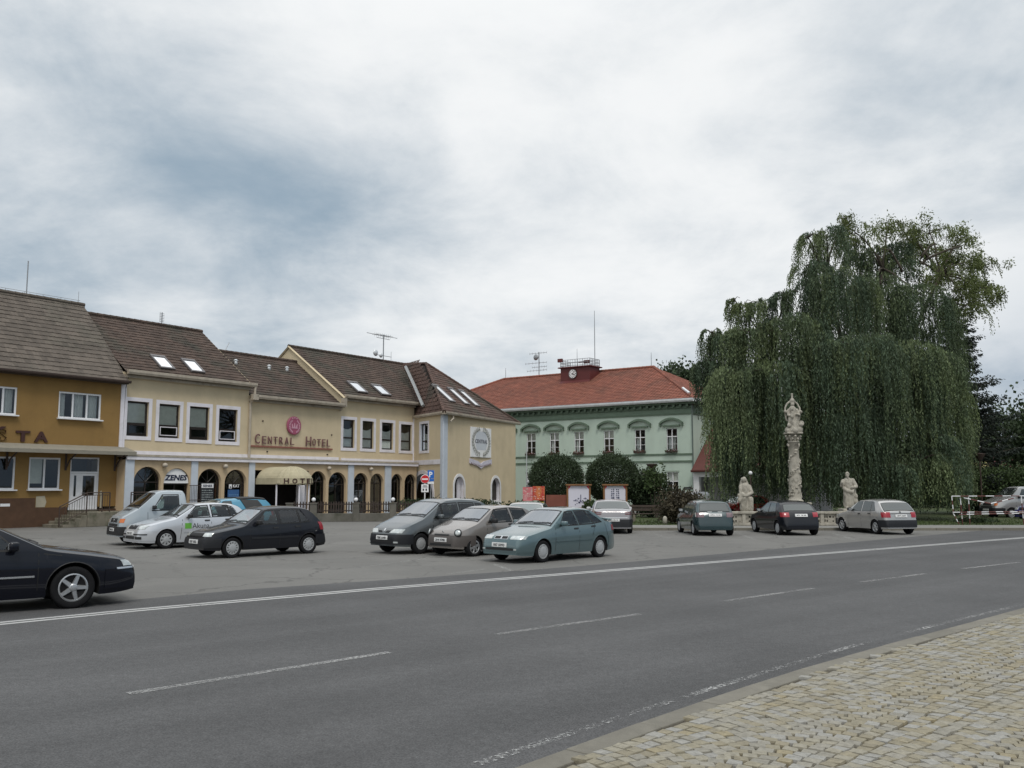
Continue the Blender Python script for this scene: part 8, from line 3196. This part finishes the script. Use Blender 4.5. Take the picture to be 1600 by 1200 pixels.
# valance, straight on the flanks and round the front
mb = MB()
path = [(-AR, AY0 + .2)] + [(AR * 1.01 * math.cos(math.pi + math.pi * k / 18), AY1 + AR * 1.01 * math.sin(math.pi + math.pi * k / 18)) for k in range(19)] + [(AR, AY0 + .2)]
for (a, b), (c, d) in zip(path, path[1:]):
    mb.quad((a, b, AZ - .06), (c, d, AZ - .06), (c, d, AZ + .30), (a, b, AZ + .30))
    mb.quad((a, b, AZ - .06), (c, d, AZ - .06), (c * .96, d, AZ - .06), (a * .96, d, AZ - .06))
mb.build('valance', M['canopy_cloth'], aw)
for ch, adeg in zip('HOTEL', (215, 237, 258, 279, 300)):
    a = R(adeg)
    t = text(None, ch, 0, 0, 0, .30, M['letter_brown'], 'letter', width=.30, depth=.006, center=True, bold=.03)
    t.parent = aw
    t.location = ((AR * 1.03) * math.cos(a), AY1 + AR * 1.03 * math.sin(a), AZ - .02)
    t.rotation_euler = (0, 0, a + math.pi / 2)
for (x, y) in ((-AR + .1, AY1), (AR - .1, AY1), (-.35, AY1 - AR * .88), (.4, AY1 - AR * .86)):
    MB().tube([(x, y, 0), (x, y, AZ)], .05, 8).build('post', M['lilac_white'], aw)
MB().bbox(1.35, 1.95, -1.65, -1.45, .3, 2.0, .02).build('menu_case', M['lilac_white'], aw)

# ---- striped barrier at the park edge
bq = at(1544, 757, 45.6)
bar_ = empty('striped_barrier', (bq.x, bq.y, .1), R(-2), 'red and white striped tube barrier on the lawn at the right edge', 'barrier')


def stripes(mb, a, b, r, n, ph=0):
    a, b = Vector(a), Vector(b)
    for i in range(n):
        mb.mi = (i + ph) % 2
        mb.tube([a.lerp(b, i / n), a.lerp(b, (i + 1) / n)], r, 6)
    mb.mi = 0


BW2, zt_, zl_ = 1.78, 1.38, .60
MBm = [M['white'], M['red_paint']]
for (a, b, n, ph) in (((-BW2, 0, zt_), (BW2 + .9, 0, zt_ + .02), 11, 0), ((-BW2, -.03, zl_), (BW2 + .9, -.03, zl_ + .05), 13, 0), ((-BW2 + .2, -.25, zl_ - .1), (BW2 + .9, -.3, zl_), 12, 1)):
    mb = MB()
    stripes(mb, a, b, .024, n, ph)
    mb.build('rail', MBm, bar_)
for (a, b) in (((-BW2, 0, zt_), (-BW2 + .04, 0, .55)), ((-BW2 + .45, .1, 1.3), (-BW2 + .5, .1, -.05)), ((-BW2 + .85, .1, 1.35), (-BW2 + .85, .1, -.05)), ((1.55, 0, 1.4), (1.58, -.05, -.05)), ((-BW2 + .03, 0, .55), (-BW2 + .25, -.1, .02))):
    mb = MB()
    stripes(mb, a, b, .022, 4, 0)
    mb.build('post', MBm, bar_)
mb = MB()
stripes(mb, (-BW2 + .6, .05, 1.30), (.1, .05, 1.02), .03, 4)
mb.build('brace', MBm, bar_)
mb = MB()
stripes(mb, (.1, .05, 1.02), (1.2, .05, 1.28), .03, 4)
mb.build('brace', MBm, bar_)

# ---- park bench by the bushes
bq = at(1015, 757, 48.6)
bench = empty('park_bench', (bq.x, bq.y, .1), R(1), 'long dark plank bench under the tall dark bush', 'bench')
for i in range(3):
    MB().bbox(-1.12, 1.12, -.22 + i * .13, -.11 + i * .13, .42, .46, .008).build('seat_plank', M['wood_dark'], bench)
for i in range(2):
    MB().bbox(-1.12, 1.12, .20, .235, .58 + i * .17, .71 + i * .17, .008).build('back_plank', M['wood_dark'], bench)
for x in (-.85, .85):
    MB().bbox(x - .06, x + .06, -.2, .2, 0, .418, .01).build('leg', M['concrete'], bench)
    MB().bbox(x - .04, x + .04, .237, .28, .2, .9, .008).build('back_support', M['iron'], bench)
bo = at(1038, 757, 46.2)
e = empty('stone_bollard', (bo.x, bo.y, .1), 0, 'small pale stone post between the bench and the brown shrub', 'bollard')
MB().lathe([(.12, 0), (.11, .28), (.08, .36), (.03, .40)], 12).build('bollard_body', M['stone'], e, True)

# ---- far houses at the right edge
yh = at(1527, 757, 92)
h1 = empty('yellow_house', (yh.x, 92, 0), R(-6), 'corner of a yellow house right of the willow, far off', 'house')
mb = wall_mb(MB(), -6, 1.15, 0, 5.0, [(-1.2, -.3, 2.6, 4.2, 0)], 0, .2)
mb.quad((1.15, 0, 0), (1.15, 9, 0), (1.15, 9, 5), (1.15, 0, 5))
mb.build('wall', mat('pale_yellow_stucco', (.62, .52, .26), .9, .06, 1), h1)
MB().quad((-6.2, -.4, 4.95), (1.5, -.4, 4.95), (1.5, 4.5, 6.2), (-6.2, 4.5, 6.2)).build('roof', mat('grey_house_roof', (.30, .30, .30), .8, .1, 2), h1)
window(h1, -1.2, -.3, 2.6, 4.2, .03, M['white'], .07, (-.75,))
MB().bbox(.3, .8, 1.2, 1.8, 5, 5.75, .02).build('chimney', M['white'], h1)
rh = at(1549, 757, 95)
h2 = empty('red_house', (rh.x, 95, 0), R(-4), 'dull red and brown row of houses behind the far right hedge', 'house')
ops = [(1.2 + 1.9 * i, 2.0 + 1.9 * i, 2.2, 3.6, 0) for i in range(5)]
mb = wall_mb(MB(), 0, 11, 0, 3.9, ops, 0, .2)
mb.quad((0, 0, 0), (0, 8, 0), (0, 8, 4.4), (0, 0, 3.9))
mb.build('wall', mat('brown_house_wall', (.20, .13, .09), .9, .1, 1), h2)
for o in ops:
    window(h2, o[0], o[1], o[2], o[3], .03, M['white'], .08, ((o[0] + o[1]) / 2,))
MB().quad((-.3, -.4, 3.85), (11.3, -.4, 3.85), (11.3, 5, 5.1), (-.3, 5, 5.1)).build('roof', mat('maroon_house_roof', (.15, .035, .035), .7, .12, 2), h2)
for x in (6.2, 7.1):
    MB().bbox(x, x + .35, -.02, .3, 3.4, 5.5, .02).build('white_post', M['white'], h2)
